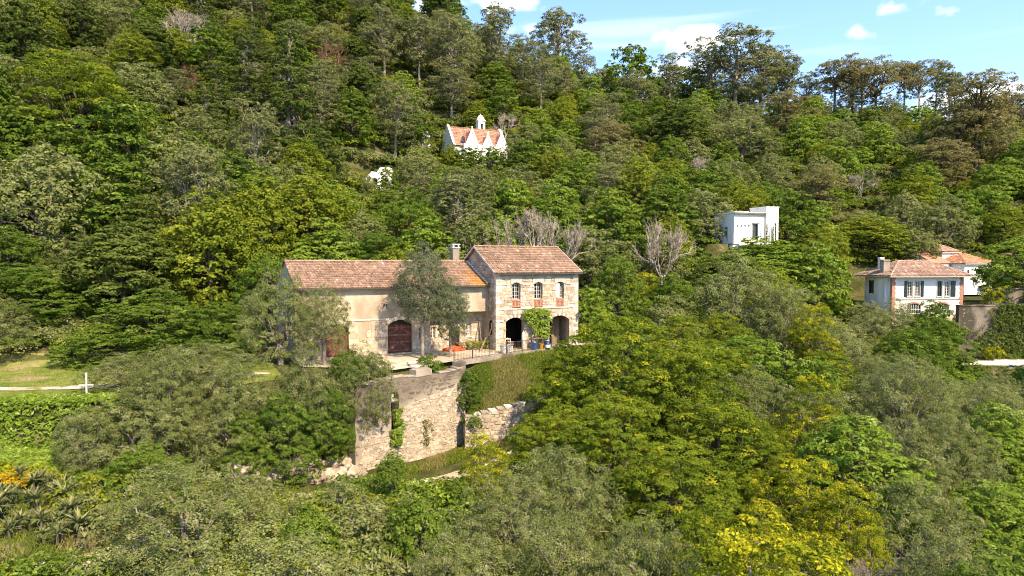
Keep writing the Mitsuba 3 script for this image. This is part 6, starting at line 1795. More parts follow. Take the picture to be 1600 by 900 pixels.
standing('gas_cylinder', 'tall white gas cylinder at the right jamb of the left arch', 'gas cylinder', 2.72, -.35, [('cylinder', lathe([(0, 0), (.17, 0), (.18, .04), (.18, 1.35), (.12, 1.52), (.05, 1.56), (.05, 1.7), (0, 1.7)]), 'mat_paint'), ('valve', bx(-.05, .05, -.05, .05, 1.7, 1.8), 'mat_grey')])
for i, (u, lab) in enumerate(((-.15, 'left white plastic tub in front of the stone house corner'), (.45, 'right white plastic tub in front of the stone house corner'))):
    tub = lathe([(0, 0), (.27, 0), (.34, .62), (.37, .62), (.37, .67), (.32, .67), (.25, .05), (0, .05)], 12)
    standing('tub', lab, 'tub', u, -1.9, [('body', tub, 'mat_paint'), ('rim', shift(lathe([(.34, 0), (.39, 0), (.39, .05), (.34, .05)]), z=.66), 'mat_cream')])
standing('workbench', 'white-legged workbench standing inside the left arch', 'workbench', 1.45, .9, [('top', bx(-.45, .45, -.3, .3, .85, .92), 'mat_paint')] + [('leg' + ('' if i == 0 else f'_{i:03d}'), bx(sx * .4 - .04, sx * .4 + .04, sy * .25 - .03, sy * .25 + .03, 0, .85), 'mat_paint') for i, (sx, sy) in enumerate(((-1, -1), (1, -1), (-1, 1), (1, 1)))])
standing('storage_crate', 'reddish crate inside the dark left arch', 'crate', 2.1, 1.3, [('box', bx(-.35, .35, -.25, .25, 0, .5), 'mat_redtrim'), ('lid', bx(-.37, .37, -.27, .27, .5, .56), 'mat_brick')])
# orange tarpaulin heap and log pile by the dark doorway
tp = trimesh.creation.icosphere(3, 1.0)
tp.vertices = tp.vertices * [1.05, .6, .42] * (1 + .5 * (meshkit.fbm(tp.vertices * 2.2, 3, 4)[:, None] - .5))
tp.vertices[:, 2] = np.maximum(tp.vertices[:, 2], 0)
standing('tarpaulin', 'crumpled orange tarpaulin on the ground by the dark doorway', 'tarpaulin', -3.6, 1.5, [('sheet', tp, 'mat_orange'), ('fold', shift(tp.copy().apply_scale(.5), .8, .1, 0), 'mat_orange')])
logs = []
for i in range(18):
    r = rngR.uniform(.08, .14)
    m = trimesh.creation.cylinder(r, rngR.uniform(.8, 1.1), sections=8)
    m.apply_transform(trimesh.transformations.rotation_matrix(math.pi / 2, [1, 0, 0]))
    row = i // 6
    logs.append(('log' + ('' if i == 0 else f'_{i:03d}'), shift(m, -.6 + .24 * (i % 6) + .12 * (row % 2), rngR.normal(0, .06), .12 + .21 * row), 'mat_timber' if i % 3 else 'bark'))
standing('log_pile', 'stack of cut logs beside the dark doorway', 'log pile', -2.4, 1.9, logs)
p0 = HF.pt(np.array([-1.0, .9, .0])); p1 = HF.pt(np.array([-.45, 2.6, 2.6]))
scene['leaning_pole'] = mikit.ply(bar3(p0, p1, .06), 'mat_timber'); thing('leaning_pole', 'thin wooden pole leaning on the wall beside the small window', 'pole')
p0 = HF.pt(np.array([-1.6, .0, .05])); p1 = HF.pt(np.array([-.55, .9, 1.15]))
scene['leaning_plank'] = mikit.ply(bar3(p0, p1, .12, .04), 'mat_timber'); thing('leaning_plank', 'pale plank leaning low over the weeds by the house corner', 'plank')

# white cross post on the grass terrace
px_, py_ = -26.65, 41.6 + .9
PF = Frame(px_, py_, gz(px_, py_), 10)
thing('cross_post', 'white cross-shaped post standing on the grass terrace edge', 'post')
PF.put('cross_post__upright', bx(-.045, .045, -.05, .05, -.4, 1.75), 'mat_paint')
PF.put('cross_post__crossbar', bx(-.42, .42, -.075, -.052, .95, 1.03), 'mat_paint')

# ------------------------------------------------------------------ the hipped-roof villa
VF = Frame(54.6, 98.0, 2.0, 6.0)


def hip_roof(fr, key, u0, u1, v0, v1, zw, rise, ov, seed, palette=TILE, w=.28, ex=.42, run=None):
    U0, U1, V0, V1 = u0 - ov, u1 + ov, v0 - ov, v1 + ov
    half = run or min(U1 - U0, V1 - V0) / 2
    a, b = ((U0 + half, (V0 + V1) / 2), (U1 - half, (V0 + V1) / 2)) if U1 - U0 >= V1 - V0 else (((U0 + U1) / 2, V0 + half), ((U0 + U1) / 2, V1 - half))
    A, B, C, D = np.array([U0, V0, zw]), np.array([U1, V0, zw]), np.array([U1, V1, zw]), np.array([U0, V1, zw])
    R0, R1 = np.array([*a, zw + rise]), np.array([*b, zw + rise])
    pl = [(A, B, [A, B, R1, R0]), (C, D, [C, D, R0, R1]), (D, A, [D, A, R0]), (B, C, [B, C, R1])]
    if U1 - U0 < V1 - V0:
        pl = [(A, B, [A, B, R0]), (C, D, [C, D, R1]), (D, A, [D, A, R0, R1]), (B, C, [B, C, R1, R0])]
    fr.put(key, bx(U0, U1, V0, V1, zw - .14, zw - .02), 'mat_trim')
    TV, TF, TC, at = [], [], [], 0
    DV, DF = [], []
    for i, (p, q, ring) in enumerate(pl):
        al = unit(q - p); nrm = unit(np.cross(al, ring[2] - p)); up = np.cross(nrm, al)
        loc = [((r - p) @ al, (r - p) @ up) for r in ring]
        V, F, Cc = tiles(seed + i, p + nrm * .03, al, up, Polygon(loc), palette=palette, w=w, ex=ex)
        TV.append(V); TF.append(F + at); TC.append(Cc); at += len(V)
        k = len(DV); DV += ring
        DF += [(k, k + j, k + j + 1) for j in range(1, len(ring) - 1)]
    fr.put(key + '__deck', (np.array(DV), np.array(DF)), 'mat_deck')
    fr.put(key + '__tiles', (np.vstack(TV), np.vstack(TF)), 'mat_stone', color=np.vstack(TC), kind='stuff')
    RV, RFc, RC, at = [], [], [], 0
    if U1 - U0 >= V1 - V0:
        hips = [(A, R0), (B, R1), (C, R1), (D, R0)]
    else:
        hips = [(A, R0), (B, R0), (C, R1), (D, R1)]
    for p, q in hips + ([(R0, R1)] if np.linalg.norm(R1 - R0) > .5 else []):
        V, F, Cc = ridge_caps(seed + 9, p + [0, 0, .06], q + [0, 0, .10], w=.3, palette=[tuple(min(1, x * 1.15) for x in c) for c in palette])
        RV.append(V); RFc.append(F + at); RC.append(Cc); at += len(V)
    fr.put(key + '__hip_tiles', (np.vstack(RV), np.vstack(RFc)), 'mat_stone', color=np.vstack(RC), kind='stuff')


thing('villa', 'cream villa with hipped tiled roof, dark green shutters and brick corners', 'house')
VL, VD, VH = 11.0, 6.4, 4.0
PINK = [(.345, .225, .17), (.375, .26, .20), (.305, .195, .145), (.40, .295, .235)]
vw = [(2.75, 'l'), (3.95, 'r'), (7.35, 'm'), (8.55, 'x')]
vh = [sbox(u - .36, 1.2, u + .36, 3.4) for u, _ in vw]
fans = [arch(2.4, 4.5, -1.2, -.15, .35), arch(6.7, 8.9, -1.2, -.15, .35)]
VF.put('villa__front_wall', front_wall(sbox(0, -3, VL, VH).difference(unary_union(vh + fans)), 0, .4), 'mat_villa')
for i, (u, c) in enumerate(vw):
    k = part('villa__window')
    window(VF, k, u, 1.2, .72, 2.2, .12, 2, 5, bw=.06, bsdf='mat_shutter' if c == 'm' else 'mat_paint', pane='mat_glassdark' if c in 'mx' else 'mat_pane')
    VF.put(k + '__surround', [bx(u - .46, u - .37, -.05, .02, 1.15, 3.5), bx(u + .37, u + .46, -.05, .02, 1.15, 3.5), bx(u - .46, u + .46, -.06, .02, 3.5, 3.6), bx(u - .5, u + .5, -.09, .02, 1.05, 1.15)], 'mat_cream')
for u, lab in ((2.12, 'green shutter left of the paired windows'), (4.68, 'green shutter right of the paired windows'), (9.45, 'wide green shutter at the right end')):
    k = part('villa__shutter'); w = .24 if u < 9 else .42
    VF.put(k, bx(u - w, u + w - .06, -.07, -.03, 1.15, 3.45), 'mat_shutter', label=lab)
    for j in range(12):
        VF.put(part(k + '__slat'), bx(u - w + .05, u + w - .11, -.10, -.075, 1.22 + j * .18, 1.34 + j * .18), 'mat_shutter')
for (u0, u1) in ((2.4, 4.5), (6.7, 8.9)):
    k = part('villa__arched_window')
    VF.put(k, front_wall(arch(u0, u1, -1.2, -.15, .35), .15, .03), 'mat_glassdark', label='ground-floor window under a low brick arch')
    VF.put(k + '__arch', front_wall(arch_ring(u0, u1, -.15, .35, .22), -.05, .2), 'mat_brick')
    VF.put(k + '__glazing_bars', [bx(u0 + (u1 - u0) * j / 6 - .04, u0 + (u1 - u0) * j / 6 + .04, .08, .14, -1.2, 0.0) for j in range(1, 6)] + [bx(u0, u1, .085, .135, -.75, -.67)], 'mat_paint')
VF.put('villa__string_course', bx(-.05, VL + .05, -.06, .02, .70, .82), 'mat_concrete')
for side, uu in ((0, 0.0), (1, VL)):
    z = -2.4; k = 0
    while z < VH - .2:
        w = .55 if k % 2 else .42
        u0, u1 = (uu - .04, uu + w) if side == 0 else (uu - w, uu + .04)
        VF.put(part('villa__quoin'), bx(u0, u1, -.04, .36, z + .008, z + .345), 'mat_brick')
        z += .355; k += 1
VF.put('villa__left_wall', side_wall(sbox(.4, -3, VD, VH).difference(sbox(4.3, 1.5, 5.1, 3.4)), 0, .4), 'mat_villa')
VF.put('villa__left_bay', bx(-.5, -.01, .9, 2.6, -3, VH - .05), 'mat_villa')
VF.put('villa__left_window', bx(.05, .1, 4.3, 5.1, 1.5, 3.4), 'mat_glassdark', label='tall dark window in the shaded left wall')
VF.put('villa__left_window__shutter', [bx(-.06, -.01, 4.15, 4.4, 1.45, 3.45), bx(-.06, -.01, 5.0, 5.25, 1.45, 3.45)], 'mat_shutter')
VF.put('villa__right_wall', bx(VL - .4, VL, .4, VD, -3, VH), 'mat_villa')
VF.put('villa__back_wall', bx(.4, VL - .4, VD - .4, VD, -3, VH), 'mat_villa')
VF.put('villa__inner_floor', bx(.4, VL - .4, .4, VD - .4, .4, .6), 'mat_concrete')
hip_roof(VF, 'villa__roof', 0, VL, 0, VD, VH + .12, 2.15, .95, 51, palette=PINK)
VF.put('villa__roof__gutter', [bx(-1.02, VL + 1.02, -1.04, -.95, VH + .0, VH + .14), bx(-1.04, -.95, -.95, VD + .95, VH, VH + .14)], 'mat_cream')
VF.put('villa__chimney', [bx(-.1, .85, 1.8, 2.7, VH - .2, VH + 2.55), bx(-.18, .93, 1.72, 2.78, VH + 2.3, VH + 2.42)], 'mat_concrete', label='square plastered chimney at the left of the villa roof')
VF.put('villa__rear_chimney', [bx(1.0, 1.6, 4.2, 4.8, VH + .5, VH + 2.9), bx(.94, 1.66, 4.14, 4.86, VH + 2.72, VH + 2.82)], 'mat_villa', label='second chimney behind the first')

# terrace wall below the villa
TF_ = Frame(65.4, 93.6, 0, 0.5)
thing('villa_terrace_wall', 'tall stained grey retaining wall right of the villa', 'wall')
TF_.put('villa_terrace_wall__masonry', front_wall(Polygon([(-4, -6.5), (24, -6.5), (24, 2.5), (10, 2.3), (9.6, 1.9), (-4, 2.1)]), 0, .7), 'mat_overgrown')
TF_.put('villa_terrace_wall__coping', [bx(-4, 9.6, -.1, .8, 2.1, 2.25)], 'mat_overgrown')
rv, rf, rc = rubble(8, Polygon([(-3.5, -6), (23, -6), (23, 1.8), (-3.5, 1.8)]), on_front(0), h=.34, w=.55, proud=.03, gap=.30, palette=[(.20, .17, .135), (.25, .21, .17), (.16, .135, .11)], jit=.22)
TF_.put('villa_terrace_wall__stonework', (rv, rf), 'mat_stone', color=rc, kind='stuff')
B2 = Frame(69.5, 99.5, 2.0, 4)
thing('garden_block', 'low plain concrete garden wall between the villa and the right edge tree', 'wall')
B2.put('garden_block__wall', bx(0, 14, 0, .5, -.3, 2.2), 'mat_overgrown')
B2.put('garden_block__coping', bx(-.08, 14.1, -.08, .58, 2.2, 2.32), 'mat_concrete')
# the road's own wall, its kerb and clipped planting
RW = Frame(60.5, 84.0, -4.9, -2.0)
thing('road_wall', 'sunlit beige retaining wall under the road at the right edge', 'wall')
RW.put('road_wall__masonry', front_wall(Polygon([(0, -7), (30, -8), (30, .2), (1.5, .2), (0, -.8)]), 0, .6), 'mat_concrete')
RW.put('road_wall__coping', bx(1.4, 30, -.08, .68, .2, .34), 'mat_trim')
rv, rf, rc = rubble(12, Polygon([(.2, -6.5), (29, -7), (29, -.1), (1.5, -.1)]), on_front(0), h=.4, w=.7, proud=.05, gap=.10, palette=OLD, jit=.12)
RW.put('road_wall__stonework', (rv, rf), 'mat_stone', color=rc, kind='stuff')
thing('road_kerb', 'pale stone kerb between the road and the clipped hedge', 'kerb')
KF = Frame(64.0, 90.2, -4.95, -1.0)
for i in range(24):
    KF.put(part('road_kerb__kerbstone'), bx(i * 1.0, i * 1.0 + .97, 0, .25, 0, .16), 'mat_trim' if i % 2 else 'mat_cream')

# ------------------------------------------------------------------ the white flat-roofed house
WF = Frame(34.7, 107.0, 10.6, 20.0)
thing('white_house', 'white flat-roofed modern house with a stair tower on the wooded slope', 'house')
sq = [Polygon([(.50 + i * .72, 3.42), (.84 + i * .72, 3.42), (.76 + i * .72, 2.95), (.58 + i * .72, 2.95)]) for i in range(4)]
door = sbox(3.55, 1.05, 4.55, 3.55)
WF.put('white_house__front_wall', front_wall(sbox(0, -3.5, 5.9, 5.2).difference(unary_union(sq + [door])), 0, .35), 'mat_white')
WF.put('white_house__left_wall', side_wall(sbox(.35, -3.5, 5, 5.2).difference(unary_union([sbox(1.6, .9, 2.0, 3.1), sbox(3.6, 1.2, 3.9, 2.6)])), 0, .35), 'mat_white')
WF.put('white_house__back_wall', bx(.35, 5.9, 4.65, 5.0, -3.5, 5.2), 'mat_white')
WF.put('white_house__floor', bx(.35, 5.9, .35, 4.65, 0, .3), 'mat_concrete')
WF.put('white_house__roof', bx(-.2, 5.9, -.30, 5.2, 5.2, 5.40), 'mat_white')
WF.put('white_house__roof__fascia', bx(-.22, 5.9, -.42, -.30, 5.08, 5.33), 'mat_slate')
WF.put('white_house__roof__skylight', bx(2.2, 4.0, 1.5, 3.5, 5.4, 5.7), 'mat_white')
WF.put('white_house__tower', bx(5.9, 8.3, -.35, 3.6, -3.5, 6.25), 'mat_white')
WF.put('white_house__tower__parapet', bx(5.84, 8.36, -.42, 3.66, 6.25, 6.38), 'mat_white')
WF.put('white_house__window', bx(3.55, 4.55, .18, .22, 1.05, 3.55), 'mat_glassdark', label='tall grey glazed door in the white front')
WF.put('white_house__window__frame', [bx(3.5, 3.62, -.06, .18, 1.0, 3.55), bx(4.48, 4.6, -.06, .18, 1.0, 3.55), bx(3.4, 4.7, -.12, .18, 3.55, 3.72), bx(4.02, 4.08, .12, .175, 1.05, 3.55)], 'mat_grey')
for i in range(4):
    WF.put(part('white_house__peep_window'), front_wall(sq[i], .25, .03), 'mat_darkroom')
WF.put('white_house__side_window', bx(.2, .24, 1.6, 2.0, .9, 3.1), 'mat_glassdark'); WF.put(part('white_house__side_window'), bx(.2, .24, 3.6, 3.9, 1.2, 2.6), 'mat_glassdark')
WF.put('white_house__canopy', bx(-.9, .35, -.9, 1.2, .25, .40), 'mat_slate'); WF.put('white_house__porch_wall', bx(-.8, .25, -.8, 1.1, -3.5, .25), 'mat_white')
for (u, h) in ((5.5, 3.0), (6.7, 2.5), (7.2, 3.2)):
    k = numbered('cypress')
    g = gz(*WF.pt(np.array([u, -1.0, 0]))[:2])
    rr = np.random.default_rng(int(u * 10))
    n = 160
    zz = rr.random(n); a = rr.random(n) * 6.28
    c = np.stack([np.cos(a) * .09 * (1 - zz * .7), np.sin(a) * .09 * (1 - zz * .7), zz * h], 1)
    lv, lf, luv = leaf_cards(rr, c, np.full(n, .07), unit(c * [1, 1, 0] + [0, 0, .4]), 10, .12, .4, 1.3, .8, np.zeros(n))
    q = WF.pt(np.array([u, -1.0, .6]))
    scene[k + '__foliage'] = mikit.ply((lv + q, lf), 'leaf_dark', uv=luv)
    scene[k + '__trunk'] = mikit.ply(tube([q - [0, 0, 3], q, q + [0, 0, h * .8]], [.08, .07, .02]), 'bark')
    thing(k, {5.5: 'thin dark columnar plant left of the white tower', 6.7: 'shorter thin dark plant before the white tower', 7.2: 'taller thin dark plant before the white tower'}[u], 'plant')

# ------------------------------------------------------------------ the small white house behind the villa
S1 = Frame(80.2, 121.0, 5.3, 22.0)
thing('small_white_house', 'white house with orange tiled roofs and a raised square tower behind the villa', 'house')
ORG = [(.46, .22, .13), (.50, .26, .16), (.41, .19, .11), (.52, .31, .21)]
S1.put('small_white_house__wall', front_wall(sbox(0, -3, 7.4, 2.5).difference(unary_union([sbox(3.0, .6, 4.0, 1.6), sbox(5.3, .6, 6.3, 1.6), sbox(.7, .6, 1.3, 1.5)])), 0, .35), 'mat_white')
S1.put('small_white_house__side_wall', [bx(0, .35, .35, 6, -3, 2.5), bx(7.05, 7.4, .35, 6, -3, 2.5), bx(.35, 7.05, 5.65, 6, -3, 2.5)], 'mat_white')
hip_roof(S1, 'small_white_house__roof', 0, 7.4, 0, 6, 2.6, 1.6, .5, 61, palette=ORG, w=.34, ex=.5)
S1.put('small_white_house__tower', bx(.2, 4.4, 4.4, 8.6, -3, 4.6), 'mat_white')
hip_roof(S1, 'small_white_house__tower__roof', 0.2, 4.4, 4.4, 8.6, 4.7, 1.3, .45, 66, palette=PINK, w=.34, ex=.5)
S1.put('small_white_house__left_wing', side_wall(Polygon([(2.5, -3), (9.5, -3), (9.5, 2.6), (6, 4.4), (2.5, 2.6)]), -4.6, 4.2), 'mat_white')
S1.put('small_white_house__left_wing__roof', [bar3((-2.5, 2.3, 2.62), (-2.5, 6, 4.55), 4.6, .16), bar3((-2.5, 9.7, 2.62), (-2.5, 6, 4.55), 4.6, .16)], 'mat_brick')
for (a, b) in ((3.0, 4.0), (5.3, 6.3), (.7, 1.3)):
    k = part('small_white_house__window')
    S1.put(k, bx(a, b, .15, .19, .6, 1.6), 'mat_glassdark')
    S1.put(k + '__frame', [bx(a, a + .08, .05, .14, .6, 1.6), bx(b - .08, b, .05, .14, .6, 1.6), bx((a + b) / 2 - .04, (a + b) / 2 + .04, .05, .14, .6, 1.6), bx(a - .08, b + .08, -.08, .05, .5, .6)], 'mat_grey')

# ------------------------------------------------------------------ the gabled cottage on the slope
CF = Frame(-12.6, 148.5, 29.0, 24.0)
thing('gabled_cottage', 'white cottage with steep pointed gables, orange roof and a white turret', 'house')
CO = [(.38, .215, .145), (.41, .25, .175), (.35, .19, .125)]
CF.put('gabled_cottage__front_wall', bx(0, 12.5, 0, .4, -4, 4.5), 'mat_white')
CF.put('gabled_cottage__side_wall', [side_wall(Polygon([(.4, -4), (8, -4), (8, 4.5), (4.0, 9.2), (.4, 4.9)]), 0, .4), side_wall(Polygon([(.4, -4), (8, -4), (8, 4.5), (4.0, 9.2), (.4, 4.9)]), 12.1, .4), bx(.4, 12.1, 7.6, 8, -4, 4.5)], 'mat_white')
gable_roof(CF, 'gabled_cottage__roof', .3, 12.2, 0, 8, 4.5, 4.4, .2, 71, oe=.05, palette=CO, w=.34, ex=.5)
for side, u in ((0, -.05), (1, 12.3)):
    for va, vb in ((-.35, 4.0), (8.35, 4.0)):
        CF.put(part('gabled_cottage__verge'), bar3((u + .1, va, 4.3), (u + .1, vb, 9.35), .5, .4), 'mat_white')
for i, (u, w, zt) in enumerate(((3.9, 3.0, 7.6), (7.6, 2.6, 6.6), (10.9, 2.8, 7.2))):
    k = part('gabled_cottage__gable')
    gp = Polygon([(u - w / 2, -4), (u + w / 2, -4), (u + w / 2, 3.6), (u, zt), (u - w / 2, 3.6)])
    op = arch(u - .45, u + .45, 1.2, 2.8, .4)
    CF.put(k, front_wall(gp.difference(op), -.9, .5), 'mat_white')
    CF.put(k + '__window', front_wall(op, -.55, .05), 'mat_glassdark')
    CF.put(k + '__finial', [bx(u - .12, u + .12, -1.0, -.76, zt + .2, zt + 1.0), bx(u - w / 2 - .42, u - w / 2 - .08, -1.05, -.71, 3.4, 4.7), bx(u + w / 2 + .08, u + w / 2 + .42, -1.05, -.71, 3.4, 4.7)], 'mat_white')
    CF.put(k + '__side', [bx(u - w / 2, u - w / 2 + .3, -.4, .0, -4, 3.6), bx(u + w / 2 - .3, u + w / 2, -.4, .0, -4, 3.6)], 'mat_white')
    CF.put(k + '__roof', [bar3((u - w / 2 - .25, 1.2, 3.45), (u, 1.2, zt + .12), 3.6, .16), bar3((u + w / 2 + .25, 1.2, 3.45), (u, 1.2, zt + .12), 3.6, .16)], 'mat_brick')
    CF.put(k + '__verge', [bar3((u - w / 2 - .3, -.95, 3.5), (u, -.95, zt + .25), .22, .36), bar3((u + w / 2 + .3, -.95, 3.5), (u, -.95, zt + .25), .22, .36)], 'mat_white')
CF.put('gabled_cottage__turret', [bx(7.4, 9.0, 4.2, 5.8, 6, 11.0), bx(7.25, 9.15, 4.05, 5.95, 11.0, 11.2)], 'mat_white')
CF.put('gabled_cottage__turret__cap', shift(lathe([(0.95, 0), (.8, .6), (.45, 1.1), (.12, 1.3), (0, 1.7)], 12), 8.2, 5, 11.2), 'mat_white')
CF.put('gabled_cottage__turret__opening', bx(7.95, 8.45, 4.17, 4.19, 9.2, 10.4), 'mat_darkroom')
for i, (u, z) in enumerate(((1.2, 1.0), (2.2, 5.1))):
    CF.put(part('gabled_cottage__window'), front_wall(arch(u - .4, u + .4, z, z + 1.1, .3), -.03, .05), 'mat_glassdark')
G2 = Frame(-20.6, 157.0, 33.0, 20.0)
thing('garden_lodge', 'tiny pale pointed gable peeping out of the trees left of the cottage', 'lodge')
G2.put('garden_lodge__wall', front_wall(Polygon([(0, -4), (2.0, -4), (2.0, 3.6), (1.0, 5.4), (0, 3.6)]), 0, 2), 'mat_villa')
G2.put('garden_lodge__roof', [bar3((-.2, 1.1, 3.5), (1.0, 1.1, 5.5), 2.3, .12), bar3((2.2, 1.1, 3.5), (1.0, 1.1, 5.5), 2.3, .12)], 'mat_trim')
# half-ruined white outbuilding below it
O = Frame(-28.4, 131.0, 22.5, 18.0)
thing('ruined_outbuilding', 'broken white outbuilding with dark openings among trees left of the cottage', 'ruin')
O.put('ruined_outbuilding__wall', front_wall(Polygon([(0, -4), (5.6, -4), (5.6, 3.6), (4.8, 4.0), (3.2, 3.8), (2.6, 2.9), (1.6, 3.0), (0, 1.2)]).difference(unary_union([arch(1.7, 2.7, 0, 1.5, .3), arch(3.5, 4.4, 0, 1.4, .3)])), 0, .5), 'mat_white')
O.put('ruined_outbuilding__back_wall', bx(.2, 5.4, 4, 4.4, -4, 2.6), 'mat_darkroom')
O.put('ruined_outbuilding__side_wall', [bx(0, .4, .5, 4, -4, 1.4), bx(5.2, 5.6, .5, 4, -4, 3.0)], 'mat_white')
O.put('ruined_outbuilding__parapet', bx(-1.5, 6.4, -1.8, -1.5, -4, -.2), 'mat_white')
# ------------------------------------------------------------------ vines, hedges, aloes, flowers
def leafy(seed, bsdf, pts, outs, rad, per, leaf, aspect=.55, tip=.25, droop=.3, flat=.8):
    rng = np.random.default_rng(seed)
    n = len(pts)
    return leaf_cards(rng, np.asarray(pts), np.full(n, rad) * rng.uniform(.7, 1.3, n), unit(outs), per, leaf, aspect, flat, 1.2, (rng.random(n) < tip).astype(float), droop, .4)


def leafmass(key, label, cat, seed, bsdf, pts, outs, rad, per, leaf, stems=None, kind=None, **k):
    v, f, uv = leafy(seed, bsdf, pts, outs, rad, per, leaf, **k)
    if kind == 'stuff':
        scene[key] = mikit.ply((v, f), bsdf, uv=uv)
        labels[key] = {'label': label, 'category': cat, 'kind': 'stuff'}
        return
    thing(key, label, cat)
    scene[key + '__foliage'] = mikit.ply((v, f), bsdf, uv=uv)
    if stems:
        scene[key + '__stems'] = mikit.ply(join(stems), 'twig', smooth=True)


rngP = np.random.default_rng(404)
# the climber on the pier between the two arches of the stone house
pts = []
for (cu, cz, ru, rz, n) in ((4.35, 2.9, 1.35, .95, 90), (3.2, 3.15, .75, .5, 34), (4.6, 1.8, .9, .8, 50), (4.9, 1.1, .5, .6, 18)):
    for _ in range(n):
        a, r = rngP.random() * 6.28, math.sqrt(rngP.random())
        pts.append((cu + ru * r * math.cos(a), -.35 - .55 * rngP.random() * (1 - r * .6), cz + rz * r * math.sin(a)))
pts = np.array(pts)
st = [tube(HF.pt(np.array([[4.75 + d, -.5, 0], [4.65 + d, -.45, .9], [4.45 + d * 2, -.35, 1.9], [4.2 + d * 4, -.3, 3.0]])), [.06, .05, .04, .02]) for d in (-.12, .1, .25)]
leafmass('climbing_plant', 'green climber trained over the pier between the two arches', 'climbing plant', 1, 'leaf_bright', HF.pt(pts), np.tile(HF.pt(np.array([[0, -1.0, .5]])) - HF.o, (len(pts), 1)), .26, 26, .17, st)
# weeds along the foot of the barn wall
pts = np.column_stack([rngP.uniform(-2.3, -.1, 60), rngP.uniform(1.0, 2.5, 60), rngP.uniform(.1, .65, 60)])
leafmass('wall_weeds', 'tall weeds at the foot of the wall by the small window', 'weeds', 2, 'leaf_mound', HF.pt(pts), np.tile([0, -.4, 1], (60, 1)), .22, 20, .22, aspect=.25)
# ivy in the slot and down the ruined wall
pts = np.column_stack([rngP.normal(3.55, .22, 70), -.12 - .2 * rngP.random(70), rngP.uniform(-5.3, -2.6, 70)])
leafmass('slot_ivy', 'green ivy hanging out of the dark slot in the ruined wall', 'ivy', 3, 'leaf_bright', RF.pt(pts), np.tile([.5, -.9, .5], (70, 1)), .22, 24, .16)
pts = np.column_stack([rngP.normal(6.4, .22, 26), -.08 - .08 * rngP.random(26), rngP.uniform(-5.8, -3.9, 26)])
leafmass('wall_tuft', 'thin brownish tuft growing on the ruined wall face', 'plant', 4, 'leaf_brown', RF.pt(pts), np.tile([.5, -.9, .5], (26, 1)), .14, 14, .13)
# vine-covered bank under the grass terrace, its yellow and orange patches, and the low hedges at right
def bank(x0, x1, y0, y1, n):
    x, y = rngP.uniform(x0, x1, n), rngP.uniform(y0, y1, n)
    return np.column_stack([x, y, ground_z(np.column_stack([x, y]))])


p = bank(-36, -23.5, 38.0, 42.6, 6500); p[:, 2] += .05 + .45 * meshkit.noise(p * [.9, .9, 0])
leafmass('bank_vine', 'bright green creeper blanketing the bank below the grass terrace', 'creeper', 5, 'leaf_bright', p, np.tile([.3, -.8, .8], (len(p), 1)), .28, 9, .24, kind='stuff')
p = bank(-34, -25.0, 35.2, 38.6, 900); p[:, 2] += .1 + .4 * meshkit.noise(p * [1.1, 1.1, 0])
leafmass('yellow_weeds', 'yellow-green weeds under the creeper bank', 'weeds', 6, 'leaf_golden', p, np.tile([0, -.4, 1], (len(p), 1)), .3, 10, .22, kind='stuff')
p = bank(-30, -25.2, 34.8, 36.4, 260); p[:, 2] += .35 + .3 * meshkit.noise(p * [1.3, 1.3, 0])
leafmass('orange_flowers', 'patch of orange blossoms at the left edge below the creeper', 'flowers', 7, 'leaf_flower', p, np.tile([0, -.4, 1], (len(p), 1)), .2, 10, .14, kind='stuff', tip=.9)
p = bank(-25, -18, 22, 28, 700); p[:, 2] += .1 + .6 * meshkit.noise(p * [.8, .8, 0])
leafmass('corner_weeds', 'yellowish weeds in the bottom left corner', 'weeds', 8, 'leaf_golden', p, np.tile([0, -.4, 1], (len(p), 1)), .32, 12, .2, kind='stuff')
# grassy bank between fence and lower wall, and the strip under the ruined wall
def blades(key, label, poly, n, h, bsdf, seed):
    rng = np.random.default_rng(seed)
    x0, y0, x1, y1 = poly.bounds
    q = rng.uniform([x0, y0], [x1, y1], (n * 3, 2)); q = q[shapely.contains_xy(poly, q[:, 0], q[:, 1])][:n]
    z = ground_z(q)
    b = np.column_stack([q, z - .03])
    m = len(b)
    a = rng.random(m) * 6.28; w = .035; hh = h * rng.uniform(.5, 1.3, m)
    d = np.stack([np.cos(a), np.sin(a), 0 * a], 1)
    top = b + np.column_stack([rng.normal(0, .35, m) * hh, rng.normal(0, .35, m) * hh, hh])
    v = np.stack([b - d * w, b + d * w, top], 1).reshape(-1, 3)
    uv = np.repeat(np.stack([rng.random(m), np.clip(meshkit.noise(b * .7) + (meshkit.noise(b * [.35, .35, 0] + 8) > .76), 0, 1.99)], 1), 3, 0)
    scene[key] = mikit.ply((v, np.arange(3 * m).reshape(-1, 3)), bsdf, uv=uv)
    labels[key] = {'label': label, 'category': 'grass', 'kind': 'stuff'}


